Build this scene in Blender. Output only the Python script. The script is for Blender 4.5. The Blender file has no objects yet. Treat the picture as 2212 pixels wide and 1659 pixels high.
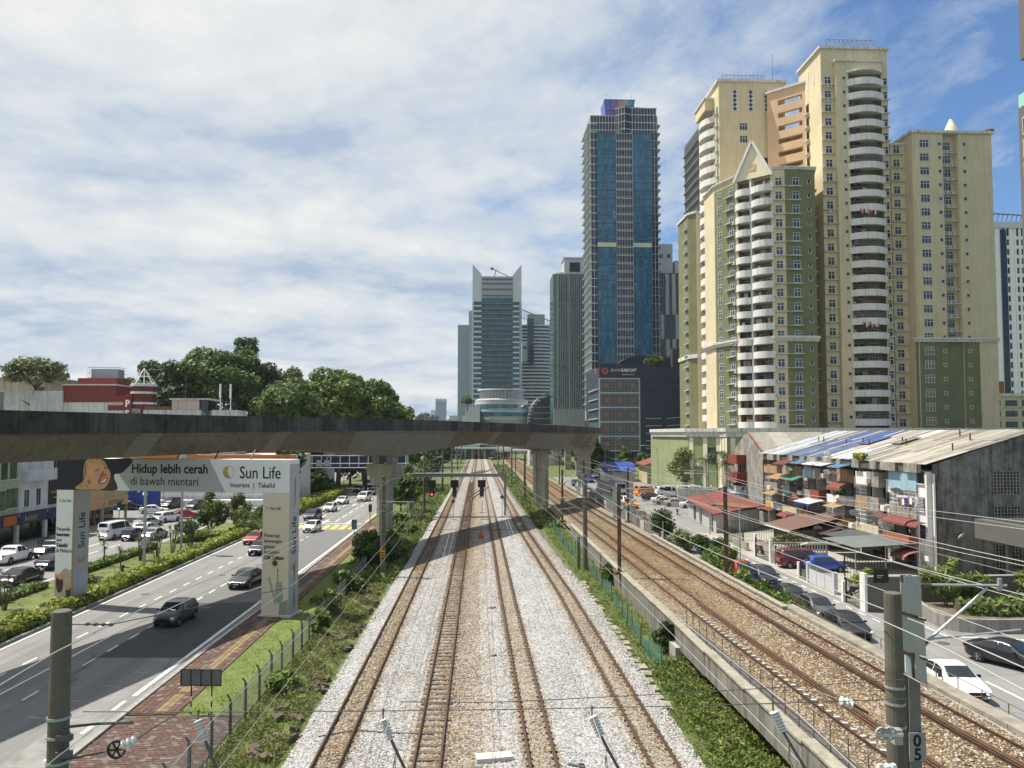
import bpy, math, random
import numpy as np
from mathutils import Vector, Matrix
R = math.radians
random.seed(7)
C = bpy.context.scene.collection
S = bpy.context.scene
                # camera
CAM_Z, PITCH, YAW, FOC = 13.5, 2.8, 2.48, 1640.0 / 2212
cam_d = bpy.data.cameras.new('camera')
cam_d.sensor_width = 36.0
cam_d.lens = FOC * 36
cam_d.shift_y = 28.3 / 2212        # the frame sits a little above the optical axis
cam_d.clip_start = 0.5
cam_d.clip_end = 9000
cam = bpy.data.objects.new('camera', cam_d)
C.objects.link(cam)
cam.location = (0, 0, CAM_Z)
cam.rotation_euler = (R(90 + PITCH), 0, R(-YAW))
S.camera = cam
                # sun and sky
SUN = Vector((-0.479, 0.167, 1.0)).normalized()
sl = bpy.data.lights.new('sun', 'SUN')
sl.energy = 5.0
sl.angle = R(0.5)
sl.color = (1.0, 0.94, 0.84)
so = bpy.data.objects.new('sun', sl)
C.objects.link(so)
so.location = (-60, 40, 150)
so.rotation_euler = SUN.to_track_quat('Z', 'Y').to_euler()
W = bpy.data.worlds.new('World')
S.world = W
W.use_nodes = True
nt = W.node_tree
for n in list(nt.nodes):
 nt.nodes.remove(n)
def N(t, kind, **kw):
 n = t.nodes.new(kind)
 for k, v in kw.items():
  if k in n.inputs:
   n.inputs[k].default_value = v
  else:
   setattr(n, k, v)
 return n
def ramp(t, fac, stops, interp='LINEAR'):
 n = t.nodes.new('ShaderNodeValToRGB')
 cr = n.color_ramp
 cr.interpolation = interp
 while len(cr.elements) > 1:
  cr.elements.remove(cr.elements[-1])
 cr.elements[0].position = stops[0][0]
 cr.elements[0].color = col4(stops[0][1])
 for p, c in stops[1:]:
  e = cr.elements.new(p)
  e.color = col4(c)
 t.links.new(fac, n.inputs['Fac'])
 return n.outputs['Color']
def col4(c):
 if isinstance(c, (int, float)):
  return (c, c, c, 1)
 return (c[0], c[1], c[2], 1)
def math_node(t, op, a, b=None, c=None):
 n = t.nodes.new('ShaderNodeMath')
 n.operation = op
 for i, v in enumerate((a, b, c)):
  if v is None:
   continue
  if isinstance(v, (int, float)):
   n.inputs[i].default_value = v
  else:
   t.links.new(v, n.inputs[i])
 return n.outputs[0]
def mix(t, fac, a, b, mode='MIX'):
 n = t.nodes.new('ShaderNodeMix')
 n.data_type = 'RGBA'
 n.blend_type = mode
 for s, v in ((0, fac), (6, a), (7, b)):
  if isinstance(v, (int, float)) and s == 0:
   n.inputs[0].default_value = v
  elif isinstance(v, (int, float, tuple, list)):
   n.inputs[s].default_value = col4(v)
  else:
   t.links.new(v, n.inputs[s])
 return n.outputs[2]
sky = N(nt, 'ShaderNodeTexSky', sky_type='NISHITA', sun_disc=False)
sky.sun_elevation = math.asin(SUN.z)
sky.sun_rotation = math.atan2(SUN.x, SUN.y)
sky.air_density = 1.0
sky.dust_density = 0.6
sky.ozone_density = 2.5
tc = N(nt, 'ShaderNodeTexCoord')
sep = N(nt, 'ShaderNodeSeparateXYZ')
nt.links.new(tc.outputs['Generated'], sep.inputs[0])
zz = math_node(nt, 'MAXIMUM', sep.outputs['Z'], 0.0)
den = math_node(nt, 'ADD', zz, 0.12)
cx = math_node(nt, 'DIVIDE', sep.outputs['X'], den)
cy = math_node(nt, 'DIVIDE', sep.outputs['Y'], den)
cmb = N(nt, 'ShaderNodeCombineXYZ')
nt.links.new(cx, cmb.inputs[0])
nt.links.new(cy, cmb.inputs[1])
def sky_noise(scale, detail, rough, off, sx=1.0, sy=1.0, rot=0.0, dist=0.0):
 m = N(nt, 'ShaderNodeMapping')
 m.inputs['Location'].default_value = off
 m.inputs['Scale'].default_value = (sx, sy, 1)
 m.inputs['Rotation'].default_value = (0, 0, rot)
 nt.links.new(cmb.outputs[0], m.inputs['Vector'])
 n = N(nt, 'ShaderNodeTexNoise', Scale=scale, Detail=detail, Roughness=rough, Distortion=dist)
 nt.links.new(m.outputs[0], n.inputs['Vector'])
 return n.outputs['Fac']
n1 = sky_noise(1.35, 10, 0.62, (3.1, 1.7, 0.4), 1.0, 0.8, R(38), 0.25)
n2 = sky_noise(0.42, 5, 0.55, (8.3, 2.2, 0), 1.0, 0.6, R(-12), 0.2)
n3 = sky_noise(4.6, 9, 0.66, (1.3, 7.7, 0), 1.0, 0.75, R(35), 0.2)
east = math_node(nt, 'MULTIPLY', cx, 0.15)
base = math_node(nt, 'ADD', math_node(nt, 'MULTIPLY', n1, 0.60), math_node(nt, 'MULTIPLY', n2, 0.42))
base = math_node(nt, 'ADD', base, math_node(nt, 'MULTIPLY', n3, 0.30))
cov = math_node(nt, 'SUBTRACT', math_node(nt, 'ADD', base, 0.065), east)
cmask = ramp(nt, cov, [(0.53, 0.0), (0.60, 0.55), (0.69, 0.9), (0.80, 1.0)])
thick = sky_noise(0.75, 7, 0.6, (5.0, 9.1, 0), 0.9, 1.3, R(8), 0.4)
SKY_STRENGTH = 0.10
thick = math_node(nt, 'ADD', math_node(nt, 'MULTIPLY', thick, .72), math_node(nt, 'MULTIPLY', n3, .28))
ccol = ramp(nt, thick, [(0.38, (2.9, 3.6, 4.7)), (0.455, (4.2, 4.7, 5.3)), (0.53, (5.2, 5.45, 5.65)), (0.62, (6.2, 6.2, 6.1))])
blue = mix(nt, 1.0, sky.outputs[0], (0.62, 0.83, 1.02), 'MULTIPLY')
skyc = mix(nt, cmask, blue, ccol)
bg = N(nt, 'ShaderNodeBackground', Strength=SKY_STRENGTH)
nt.links.new(skyc, bg.inputs['Color'])
wo = N(nt, 'ShaderNodeOutputWorld')
nt.links.new(bg.outputs[0], wo.inputs['Surface'])
S.view_settings.view_transform = 'Standard'
S.view_settings.look = 'None'
S.view_settings.exposure = 0.52
S.view_settings.gamma = 1.0
S.view_settings.use_curve_mapping = False
S.cycles.max_bounces = 6
S.cycles.diffuse_bounces = 3
S.cycles.glossy_bounces = 3
S.cycles.transparent_max_bounces = 8
                # mesh helpers
class MB:
 """collects faces of one mesh; every face carries a material slot"""
 def __init__(s):
  s.v, s.f, s.m, s.uv = [], [], [], None
 def face(s, pts, m=0):
  b = len(s.v)
  s.v += [tuple(p) for p in pts]
  s.f.append(tuple(range(b, b + len(pts))))
  s.m.append(m)
  return s
 def box(s, x0, x1, y0, y1, z0, z1, m=0):
  b = len(s.v)
  s.v += [(x0, y0, z0), (x1, y0, z0), (x1, y1, z0), (x0, y1, z0), (x0, y0, z1), (x1, y0, z1), (x1, y1, z1), (x0, y1, z1)]
  for q in ((3, 2, 1, 0), (4, 5, 6, 7), (0, 1, 5, 4), (1, 2, 6, 5), (2, 3, 7, 6), (3, 0, 4, 7)):
   s.f.append(tuple(b + i for i in q))
   s.m.append(m)
  return s
 def obox(s, c, size, rz=0.0, m=0, tilt=0.0, roll=0.0):
  M = Matrix.Rotation(rz, 3, 'Z') @ Matrix.Rotation(tilt, 3, 'X') @ Matrix.Rotation(roll, 3, 'Y')
  b = len(s.v)
  t = MB().box(-size[0] / 2, size[0] / 2, -size[1] / 2, size[1] / 2, -size[2] / 2, size[2] / 2)
  s.v += [tuple(M @ Vector(p) + Vector(c)) for p in t.v]
  for f in t.f:
   s.f.append(tuple(b + i for i in f))
   s.m.append(m)
  return s
 def bar(s, a, b_, w, h=None, m=0):
  """box beam from a to b"""
  h = h or w
  a, b_ = Vector(a), Vector(b_)
  d = (b_ - a).normalized()
  up = Vector((0, 0, 1)) if abs(d.z) < 0.95 else Vector((0, 1, 0))
  u = d.cross(up).normalized() * (w / 2)
  v = u.cross(d).normalized() * (h / 2)
  k = len(s.v)
  for p in (a, b_):
   s.v += [tuple(p - u - v), tuple(p + u - v), tuple(p + u + v), tuple(p - u + v)]
  for q in ((0, 1, 2, 3), (7, 6, 5, 4), (0, 4, 5, 1), (1, 5, 6, 2), (2, 6, 7, 3), (3, 7, 4, 0)):
   s.f.append(tuple(k + i for i in q))
   s.m.append(m)
  return s
 def tube(s, pts, r, n=6, m=0, cap=True):
  pts = [Vector(p) for p in pts]
  rs = r if isinstance(r, (list, tuple)) else [r] * len(pts)
  k = len(s.v)
  u = None
  for i, p in enumerate(pts):
   d = (pts[min(i + 1, len(pts) - 1)] - pts[max(i - 1, 0)]).normalized()
   if u is None:
    u = d.cross(Vector((0, 0, 1)) if abs(d.z) < 0.9 else Vector((1, 0, 0))).normalized()
   u = (u - d * u.dot(d)).normalized()
   w = d.cross(u)
   for j in range(n):
    a = 2 * math.pi * j / n
    s.v.append(tuple(p + (u * math.cos(a) + w * math.sin(a)) * rs[i]))
  for i in range(len(pts) - 1):
   for j in range(n):
    j2 = (j + 1) % n
    s.f.append((k + i * n + j, k + i * n + j2, k + (i + 1) * n + j2, k + (i + 1) * n + j))
    s.m.append(m)
  if cap:
   s.f.append(tuple(k + j for j in reversed(range(n))))
   s.m.append(m)
   e = k + (len(pts) - 1) * n
   s.f.append(tuple(e + j for j in range(n)))
   s.m.append(m)
  return s
 def cyl(s, x, y, z0, z1, r0, r1=None, n=12, m=0):
  return s.tube([(x, y, z0), (x, y, z1)], [r0, r0 if r1 is None else r1], n, m)
 def lathe(s, prof, c=(0, 0, 0), n=12, m=0, axis='Z'):
  k = len(s.v)
  for r, z in prof:
   for j in range(n):
    a = 2 * math.pi * j / n
    p = (r * math.cos(a), r * math.sin(a), z)
    if axis == 'X':
     p = (z, p[0], p[1])
    if axis == 'Y':
     p = (p[1], z, p[0])
    s.v.append((p[0] + c[0], p[1] + c[1], p[2] + c[2]))
  for i in range(len(prof) - 1):
   for j in range(n):
    j2 = (j + 1) % n
    s.f.append((k + i * n + j, k + i * n + j2, k + (i + 1) * n + j2, k + (i + 1) * n + j))
    s.m.append(m)
  return s
 def prism(s, poly, z0, z1, m=0, top=None, side_m=None):
  """footprint polygon (counter-clockwise) extruded upwards; side_m gives a slot per side"""
  n = len(poly)
  k = len(s.v)
  s.v += [(p[0], p[1], z0) for p in poly] + [(p[0], p[1], z1) for p in poly]
  for i in range(n):
   j = (i + 1) % n
   s.f.append((k + i, k + j, k + n + j, k + n + i))
   s.m.append(side_m[i] if side_m else m)
  s.f.append(tuple(k + n + i for i in range(n)))
  s.m.append(m if top is None else top)
  s.f.append(tuple(k + i for i in reversed(range(n))))
  s.m.append(m)
  return s
 def sweep(s, path, prof, m=0, close=False, ms=None):
  """profile of (offset to the right, height) swept along a plan path of (x, y, z)"""
  k = len(s.v)
  P = [Vector(p) for p in path]
  n = len(prof)
  for i, p in enumerate(P):
   d = P[min(i + 1, len(P) - 1)] - P[max(i - 1, 0)]
   d.z = 0
   d.normalize()
   r = Vector((d.y, -d.x, 0))
   for o, h in prof:
    s.v.append((p.x + r.x * o, p.y + r.y * o, p.z + h))
  seg = n if close else n - 1
  for i in range(len(P) - 1):
   for j in range(seg):
    j2 = (j + 1) % n
    s.f.append((k + i * n + j, k + (i + 1) * n + j, k + (i + 1) * n + j2, k + i * n + j2))
    s.m.append(ms[j] if ms else m)
  if close:
   s.f.append(tuple(k + j for j in range(n)))
   s.m.append(m)
   e = k + (len(P) - 1) * n
   s.f.append(tuple(e + j for j in reversed(range(n))))
   s.m.append(m)
  return s
 def mesh(s, name, mats, smooth=False):
  me = bpy.data.meshes.new(name)
  me.from_pydata(s.v, [], s.f)
  for mt in (mats if isinstance(mats, (list, tuple)) else [mats]):
   me.materials.append(mt)
  if len(me.materials) > 1:
   me.polygons.foreach_set('material_index', s.m)
  if smooth:
   me.polygons.foreach_set('use_smooth', [True] * len(me.polygons))
  me.update()
  return me
 def build(s, name, mats, parent=None, loc=(0, 0, 0), rz=0.0, smooth=False, **tags):
  return put(s.mesh(name, mats, smooth), name, parent, loc, rz, **tags)
def put(me, name, parent=None, loc=(0, 0, 0), rz=0.0, **tags):
 o = bpy.data.objects.new(name, me)
 C.objects.link(o)
 o.location = loc
 o.rotation_euler = (0, 0, rz)
 if parent:
  o.parent = parent
 for k, v in tags.items():
  o[k] = v
 return o
def thing(name, label, category, loc=(0, 0, 0), rz=0.0, group=None):
 t = dict(label=label, category=category)
 if group:
  t['group'] = group
 return put(None, name, None, loc, rz, **t)
def copy_tree(o, parent=None):
 c = o.copy()
 C.objects.link(c)
 if parent:
  c.parent = parent
 for ch in list(o.children):
  copy_tree(ch, c)
 return c
def structure(mb, name, mats, smooth=False):
 return mb.build(name, mats, smooth=smooth, kind='structure')
def text(s, name, size, loc, rot, m, parent=None, bold=0.0, align='LEFT', sx=1.0, shear=0.0, ext=0.004):
 cu = bpy.data.curves.new(name, 'FONT')
 cu.body = s
 cu.size = size
 cu.align_x = align
 cu.extrude = ext
 cu.offset = bold
 cu.shear = shear
 cu.resolution_u = 3
 cu.materials.append(m)
 tmp = bpy.data.objects.new(name + '_outline', cu)
 C.objects.link(tmp)
 me = bpy.data.meshes.new_from_object(tmp.evaluated_get(bpy.context.evaluated_depsgraph_get()))
 bpy.data.objects.remove(tmp)
 o = bpy.data.objects.new(name, me)
 C.objects.link(o)
 o.location = loc
 o.rotation_euler = rot
 o.scale = (sx, 1, 1)
 if parent:
  o.parent = parent
 return o
def catmull(pts, step=2.0):
 P = [Vector(p) for p in pts]
 P = [P[0] * 2 - P[1]] + P + [P[-1] * 2 - P[-2]]
 out = []
 for i in range(1, len(P) - 2):
  L = (P[i + 1] - P[i]).length
  k = max(2, int(L / step))
  for j in range(k):
   t = j / k
   a, b, c, d = P[i - 1], P[i], P[i + 1], P[i + 2]
   out.append(0.5 * ((2 * b) + (c - a) * t + (2 * a - 5 * b + 4 * c - d) * t * t + (3 * b - a - 3 * c + d) * t ** 3))
 out.append(P[-2])
 return out
                # materials
MATS = {}
def mat(name, col, rough=0.8, var=0.12, scale=2.0, bump=0.0, metal=0.0, spec=0.35, col2=None, streak=0.0, streak_col=(0.05, 0.05, 0.045),
  blotch=0.0, blotch_col=(0.1, 0.1, 0.09), blotch_scale=0.35, fine=0.0, fine_scale=30.0, emit=0.0, alpha=1.0, trans=0.0, blotch_at=0.52, wear=0.0):
 """paint, concrete, metal: base colour with grain, blotches of wear and vertical dirt streaks"""
 if name in MATS:
  return MATS[name]
 m = bpy.data.materials.new(name)
 m.use_nodes = True
 t = m.node_tree
 b = t.nodes['Principled BSDF']
 b.inputs['Roughness'].default_value = rough
 b.inputs['Metallic'].default_value = metal
 b.inputs['Specular IOR Level'].default_value = spec
 geo = N(t, 'ShaderNodeNewGeometry')
 pos = geo.outputs['Position']
 no = N(t, 'ShaderNodeTexNoise', Scale=scale, Detail=5.0, Roughness=0.6)
 t.links.new(pos, no.inputs['Vector'])
 c2 = col2 or tuple(min(1, c * (1 + var)) for c in col)
 c1 = tuple(c * (1 - var) for c in col)
 c = ramp(t, no.outputs['Fac'], [(0.3, c1), (0.7, c2)])
 if fine:
  nf = N(t, 'ShaderNodeTexNoise', Scale=fine_scale, Detail=3.0, Roughness=0.7)
  t.links.new(pos, nf.inputs['Vector'])
  c = mix(t, 1.0, c, ramp(t, nf.outputs['Fac'], [(0.3, 1 - fine), (0.7, 1 + fine)]), 'MULTIPLY')
 if wear:
  mw = N(t, 'ShaderNodeMapping')
  mw.inputs['Scale'].default_value = (.95, .012, 1)
  t.links.new(pos, mw.inputs['Vector'])
  nw = N(t, 'ShaderNodeTexNoise', Scale=1.0, Detail=5.0, Roughness=0.6)
  t.links.new(mw.outputs[0], nw.inputs['Vector'])
  c = mix(t, 1.0, c, ramp(t, nw.outputs['Fac'], [(0.36, 1 - wear), (0.62, 1 + wear * .35)]), 'MULTIPLY')
  vc = N(t, 'ShaderNodeTexVoronoi', Scale=.16, feature='DISTANCE_TO_EDGE')
  wv = N(t, 'ShaderNodeTexNoise', Scale=.7, Detail=4.0)
  t.links.new(pos, wv.inputs['Vector'])
  wp = mix(t, .12, pos, wv.outputs['Color'])
  t.links.new(wp, vc.inputs['Vector'])
  c = mix(t, ramp(t, vc.outputs['Distance'], [(0.0, .55), (0.006, 0.0)]), c, (.05, .05, .05))
 if blotch:
  nb = N(t, 'ShaderNodeTexNoise', Scale=blotch_scale, Detail=7.0, Roughness=0.68)
  t.links.new(pos, nb.inputs['Vector'])
  f = ramp(t, nb.outputs['Fac'], [(blotch_at - 0.03, 0.0), (blotch_at + 0.14, blotch)])
  c = mix(t, f, c, blotch_col)
 if streak:
  mp = N(t, 'ShaderNodeMapping')
  mp.inputs['Scale'].default_value = (1.6, 1.6, 0.09)
  t.links.new(pos, mp.inputs['Vector'])
  ns = N(t, 'ShaderNodeTexNoise', Scale=1.6, Detail=6.0, Roughness=0.7)
  t.links.new(mp.outputs[0], ns.inputs['Vector'])
  f = ramp(t, ns.outputs['Fac'], [(0.48, 0.0), (0.70, streak)])
  c = mix(t, f, c, streak_col)
 t.links.new(c, b.inputs['Base Color'])
 if bump:
  nb2 = N(t, 'ShaderNodeTexNoise', Scale=fine_scale if fine else scale * 6, Detail=4.0)
  t.links.new(pos, nb2.inputs['Vector'])
  bp = N(t, 'ShaderNodeBump', Strength=bump, Distance=0.05)
  t.links.new(nb2.outputs['Fac'], bp.inputs['Height'])
  t.links.new(bp.outputs[0], b.inputs['Normal'])
 if emit:
  b.inputs['Emission Color'].default_value = col4(col)
  b.inputs['Emission Strength'].default_value = emit
 if alpha < 1:
  b.inputs['Alpha'].default_value = alpha
 if trans:
  b.inputs['Transmission Weight'].default_value = trans
 MATS[name] = m
 return m
def glass_mat(name, col, rough=0.06, spec=0.9, var=0.35, scale=0.35, cell=None):
 """window glass seen from outside: dark, glossy, each pane area a little different"""
 if name in MATS:
  return MATS[name]
 m = bpy.data.materials.new(name)
 m.use_nodes = True
 t = m.node_tree
 b = t.nodes['Principled BSDF']
 b.inputs['Roughness'].default_value = rough
 b.inputs['Specular IOR Level'].default_value = spec
 geo = N(t, 'ShaderNodeNewGeometry')
 sp = N(t, 'ShaderNodeSeparateColor')
 if cell:
  sn = N(t, 'ShaderNodeVectorMath', operation='SNAP')
  sn.inputs[1].default_value = cell
  t.links.new(geo.outputs['Position'], sn.inputs[0])
  wn = N(t, 'ShaderNodeTexWhiteNoise')
  t.links.new(sn.outputs[0], wn.inputs['Vector'])
  t.links.new(wn.outputs['Color'], sp.inputs[0])
  big = N(t, 'ShaderNodeTexNoise', Scale=.035, Detail=4.0)
  t.links.new(geo.outputs['Position'], big.inputs['Vector'])
  v = math_node(t, 'ADD', math_node(t, 'MULTIPLY', sp.outputs[0], .55), math_node(t, 'MULTIPLY', big.outputs['Fac'], .6))
  c = ramp(t, v, [(0.15, tuple(x * (1 - var) for x in col)), (.6, col), (0.9, tuple(x * (1 + var * 1.2) for x in col)), (1.02, tuple(min(.5, x * 3 + .03) for x in col))])
 else:
  vo = N(t, 'ShaderNodeTexVoronoi', Scale=scale)
  t.links.new(geo.outputs['Position'], vo.inputs['Vector'])
  t.links.new(vo.outputs['Color'], sp.inputs[0])
  c = ramp(t, sp.outputs[0], [(0.0, tuple(x * (1 - var) for x in col)), (1.0, tuple(x * (1 + var) for x in col))])
 t.links.new(c, b.inputs['Base Color'])
 MATS[name] = m
 return m
def leaf_mat(name, dark, light, trans=0.25, scale=0.5, tip=None):
 if name in MATS:
  return MATS[name]
 m = bpy.data.materials.new(name)
 m.use_nodes = True
 t = m.node_tree
 b = t.nodes['Principled BSDF']
 b.inputs['Roughness'].default_value = 0.55
 b.inputs['Specular IOR Level'].default_value = 0.25
 geo = N(t, 'ShaderNodeNewGeometry')
 n1_ = N(t, 'ShaderNodeTexNoise', Scale=scale, Detail=4.0, Roughness=0.65)
 t.links.new(geo.outputs['Position'], n1_.inputs['Vector'])
 c = ramp(t, n1_.outputs['Fac'], [(0.32, dark), (0.55, tuple((a + d) / 2 for a, d in zip(dark, light))), (0.72, light)])
 w = N(t, 'ShaderNodeTexWhiteNoise')
 rnd = ramp(t, geo.outputs['Random Per Island'], [(0.0, 0.62), (1.0, 1.38)])
 c = mix(t, 1.0, c, rnd, 'MULTIPLY')
 if tip:
  f = ramp(t, geo.outputs['Random Per Island'], [(0.86, 0.0), (0.9, 0.8)])
  c = mix(t, f, c, tip)
 t.links.new(c, b.inputs['Base Color'])
 tr = N(t, 'ShaderNodeBsdfTranslucent')
 t.links.new(c, tr.inputs['Color'])
 ms = N(t, 'ShaderNodeMixShader', Fac=trans)
 t.links.new(b.outputs[0], ms.inputs[1])
 t.links.new(tr.outputs[0], ms.inputs[2])
 t.links.new(ms.outputs[0], t.nodes['Material Output'].inputs['Surface'])
 MATS[name] = m
 return m
def across_mat(name, stops, width, noise_amp=0.25, speck=0.35, speck_scale=9.0, rough=0.95, bump=0.6, patch=None):
 """ground ribbon whose colour changes across the line of the track (UV.x in metres from the centre), with stones"""
 m = bpy.data.materials.new(name)
 m.use_nodes = True
 t = m.node_tree
 b = t.nodes['Principled BSDF']
 b.inputs['Roughness'].default_value = rough
 b.inputs['Specular IOR Level'].default_value = 0.15
 uv = N(t, 'ShaderNodeUVMap')
 sp = N(t, 'ShaderNodeSeparateXYZ')
 t.links.new(uv.outputs[0], sp.inputs[0])
 geo = N(t, 'ShaderNodeNewGeometry')
 pos = geo.outputs['Position']
 no = N(t, 'ShaderNodeTexNoise', Scale=1.3, Detail=6.0, Roughness=0.75)
 mp = N(t, 'ShaderNodeMapping')
 mp.inputs['Scale'].default_value = (1, 0.22, 1)
 t.links.new(pos, mp.inputs['Vector'])
 t.links.new(mp.outputs[0], no.inputs['Vector'])
 wob = math_node(t, 'MULTIPLY', math_node(t, 'SUBTRACT', no.outputs['Fac'], 0.5), noise_amp * 2)
 u = math_node(t, 'ADD', sp.outputs[0], wob)
 f = math_node(t, 'ADD', math_node(t, 'DIVIDE', u, width), 0.5)
 c = ramp(t, f, [(x / width + 0.5, cc) for x, cc in stops])
 if patch:
  npz = N(t, 'ShaderNodeTexNoise', Scale=patch[1], Detail=5.0, Roughness=0.7)
  t.links.new(mp.outputs[0], npz.inputs['Vector'])
  c = mix(t, ramp(t, npz.outputs['Fac'], [(0.5, 0.0), (0.66, patch[2])]), c, patch[0])
 vo = N(t, 'ShaderNodeTexVoronoi', Scale=speck_scale)
 t.links.new(pos, vo.inputs['Vector'])
 s2 = N(t, 'ShaderNodeSeparateColor')
 t.links.new(vo.outputs['Color'], s2.inputs[0])
 c = mix(t, 1.0, c, ramp(t, s2.outputs[0], [(0.0, 1 - speck * 1.5), (0.35, 1 - speck * 0.2), (1.0, 1 + speck)]), 'MULTIPLY')
 dk = ramp(t, vo.outputs['Distance'], [(0.35, 1.0), (0.85, 0.55)])
 c = mix(t, 1.0, c, dk, 'MULTIPLY')
 nl = N(t, 'ShaderNodeTexNoise', Scale=0.6, Detail=6.0, Roughness=0.7)
 t.links.new(pos, nl.inputs['Vector'])
 c = mix(t, 1.0, c, ramp(t, nl.outputs['Fac'], [(0.3, 0.84), (0.7, 1.12)]), 'MULTIPLY')
 t.links.new(c, b.inputs['Base Color'])
 bp = N(t, 'ShaderNodeBump', Strength=bump, Distance=0.08)
 t.links.new(vo.outputs['Distance'], bp.inputs['Height'])
 t.links.new(bp.outputs[0], b.inputs['Normal'])
 return m
def ribbon(name, path, cols, m, kind='structure', jitter=0.0, parent=None):
 """strip along a path; cols = (offset, height); UV.x = offset in metres, UV.y = distance"""
 mb = MB()
 rng = random.Random(len(path) * 31 + len(cols))
 pts = catmull(path, 4.0) if len(path) > 2 else [Vector(p) for p in path]
 mb.sweep(pts, cols)
 if jitter:
  nc = len(cols)
  for i in range(len(mb.v)):
   if i % nc in (0, nc - 1):
    x, y, z = mb.v[i]
    mb.v[i] = (x + rng.uniform(-jitter, jitter), y, z)
 o = mb.build(name, m, parent)
 if kind:
  o['kind'] = kind
 me = o.data
 uvl = me.uv_layers.new(name='uv')
 n = len(cols)
 d = [0.0]
 for i in range(1, len(pts)):
  d.append(d[-1] + (pts[i] - pts[i - 1]).length)
 for lp in me.loops:
  i, j = divmod(lp.vertex_index, n)
  uvl.data[lp.index].uv = (cols[j][0], d[i])
 return o
                # leaves
def leaf_mesh(name, centers, normals, size, mats, rng, aspect=0.55, jit=0.5, smat=None, droop=0.0):
 """one quad per leaf clump, normals jittered, sizes varied; numpy for speed"""
 n = len(centers)
 nr = normals + rng.normal(0, jit, (n, 3))
 nr /= np.linalg.norm(nr, axis=1)[:, None] + 1e-9
 ref = rng.normal(0, 1, (n, 3))
 ref[:, 2] -= droop
 u = ref - nr * np.sum(ref * nr, axis=1)[:, None]
 u /= np.linalg.norm(u, axis=1)[:, None] + 1e-9
 v = np.cross(nr, u)
 s = size * rng.uniform(0.6, 1.35, (n, 1))
 a = s * aspect
 co = np.empty((n, 4, 3))
 co[:, 0] = centers - u * s
 co[:, 1] = centers - v * a + u * s * 0.1 - nr * s * 0.12
 co[:, 2] = centers + u * s
 co[:, 3] = centers + v * a + u * s * 0.1 - nr * s * 0.12
 me = bpy.data.meshes.new(name)
 me.vertices.add(n * 4)
 me.vertices.foreach_set('co', co.reshape(-1))
 me.loops.add(n * 4)
 me.loops.foreach_set('vertex_index', np.arange(n * 4, dtype=np.int32))
 me.polygons.add(n)
 me.polygons.foreach_set('loop_start', np.arange(0, n * 4, 4, dtype=np.int32))
 me.polygons.foreach_set('loop_total', np.full(n, 4, dtype=np.int32))
 for mt in (mats if isinstance(mats, (list, tuple)) else [mats]):
  me.materials.append(mt)
 if len(me.materials) > 1:
  me.polygons.foreach_set('material_index', rng.integers(0, len(me.materials), n).astype(np.int32))
 me.update()
 me.validate()
 return me
def blob_points(blobs, n, rng, inner=0.62):
 """points near the surface of a set of ellipsoid clumps, shared out by surface"""
 wts = np.array([b[3] * b[4] + b[4] * b[5] + b[3] * b[5] for b in blobs])
 wts = wts / wts.sum()
 idx = rng.choice(len(blobs), n, p=wts)
 B = np.array(blobs)[idx]
 d = rng.normal(0, 1, (n, 3))
 d /= np.linalg.norm(d, axis=1)[:, None]
 r = rng.uniform(inner, 1.06, (n, 1))
 c = B[:, :3] + d * r * B[:, 3:6]
 nn = d / B[:, 3:6]
 nn /= np.linalg.norm(nn, axis=1)[:, None]
 nn[:, 2] += 0.35
 return c, nn
def crown_blobs(rng, rx, ry, rz, z, k, small=0.36):
 """lumpy crown: clumps spread over an ellipsoid shell plus a filled core"""
 out = [(0, 0, z, rx * 0.72, ry * 0.72, rz * 0.72)]
 for i in range(k):
  a = rng.uniform(0, 2 * math.pi)
  e = math.asin(rng.uniform(-0.35, 1.0))
  f = rng.uniform(0.62, 0.86)
  s = rng.uniform(small * 0.7, small * 1.25)
  out.append((math.cos(a) * math.cos(e) * rx * f, math.sin(a) * math.cos(e) * ry * f, z + math.sin(e) * rz * f, rx * s, ry * s, rz * s * 0.8))
 return out
def trunk_mb(rng, h, r, spread, limbs=5):
 mb = MB()
 mb.tube([(0, 0, -0.3), (0.05 * h * rng.uniform(-.5, .5), 0, h * 0.5), (0, 0, h)], [r * 1.3, r, r * 0.75], 7)
 for i in range(limbs):
  a = 2 * math.pi * i / limbs + rng.uniform(-.4, .4)
  z0 = h * rng.uniform(0.7, 1.0)
  mb.tube([(0, 0, z0), (math.cos(a) * spread * .5, math.sin(a) * spread * .5, z0 + spread * .45),
     (math.cos(a) * spread, math.sin(a) * spread, z0 + spread * .75)], [r * .6, r * .4, r * .12], 5)
 return mb
def tree(name, label, loc, h, rx, ry, rz, leaf, n=4000, size=0.45, k=16, seed=1, trunk_r=0.3, group=None, cat='tree', inner=0.6, jit=0.55, droop=0.0, small=0.36):
 """h = height of the crown's middle"""
 rng = np.random.default_rng(seed)
 t = thing(name, label, cat, loc, 0, group)
 trunk_mb(rng, max(0.6, h - rz * 0.55), trunk_r, min(rx, ry) * 0.55).build('trunk', BARK, t, smooth=True)
 bl = crown_blobs(rng, rx, ry, rz, h, k, small)
 c, nn = blob_points(bl, n, rng, inner)
 put(leaf_mesh('crown', c, nn, size, leaf, rng, jit=jit, droop=droop), 'crown', t)
 return t
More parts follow.
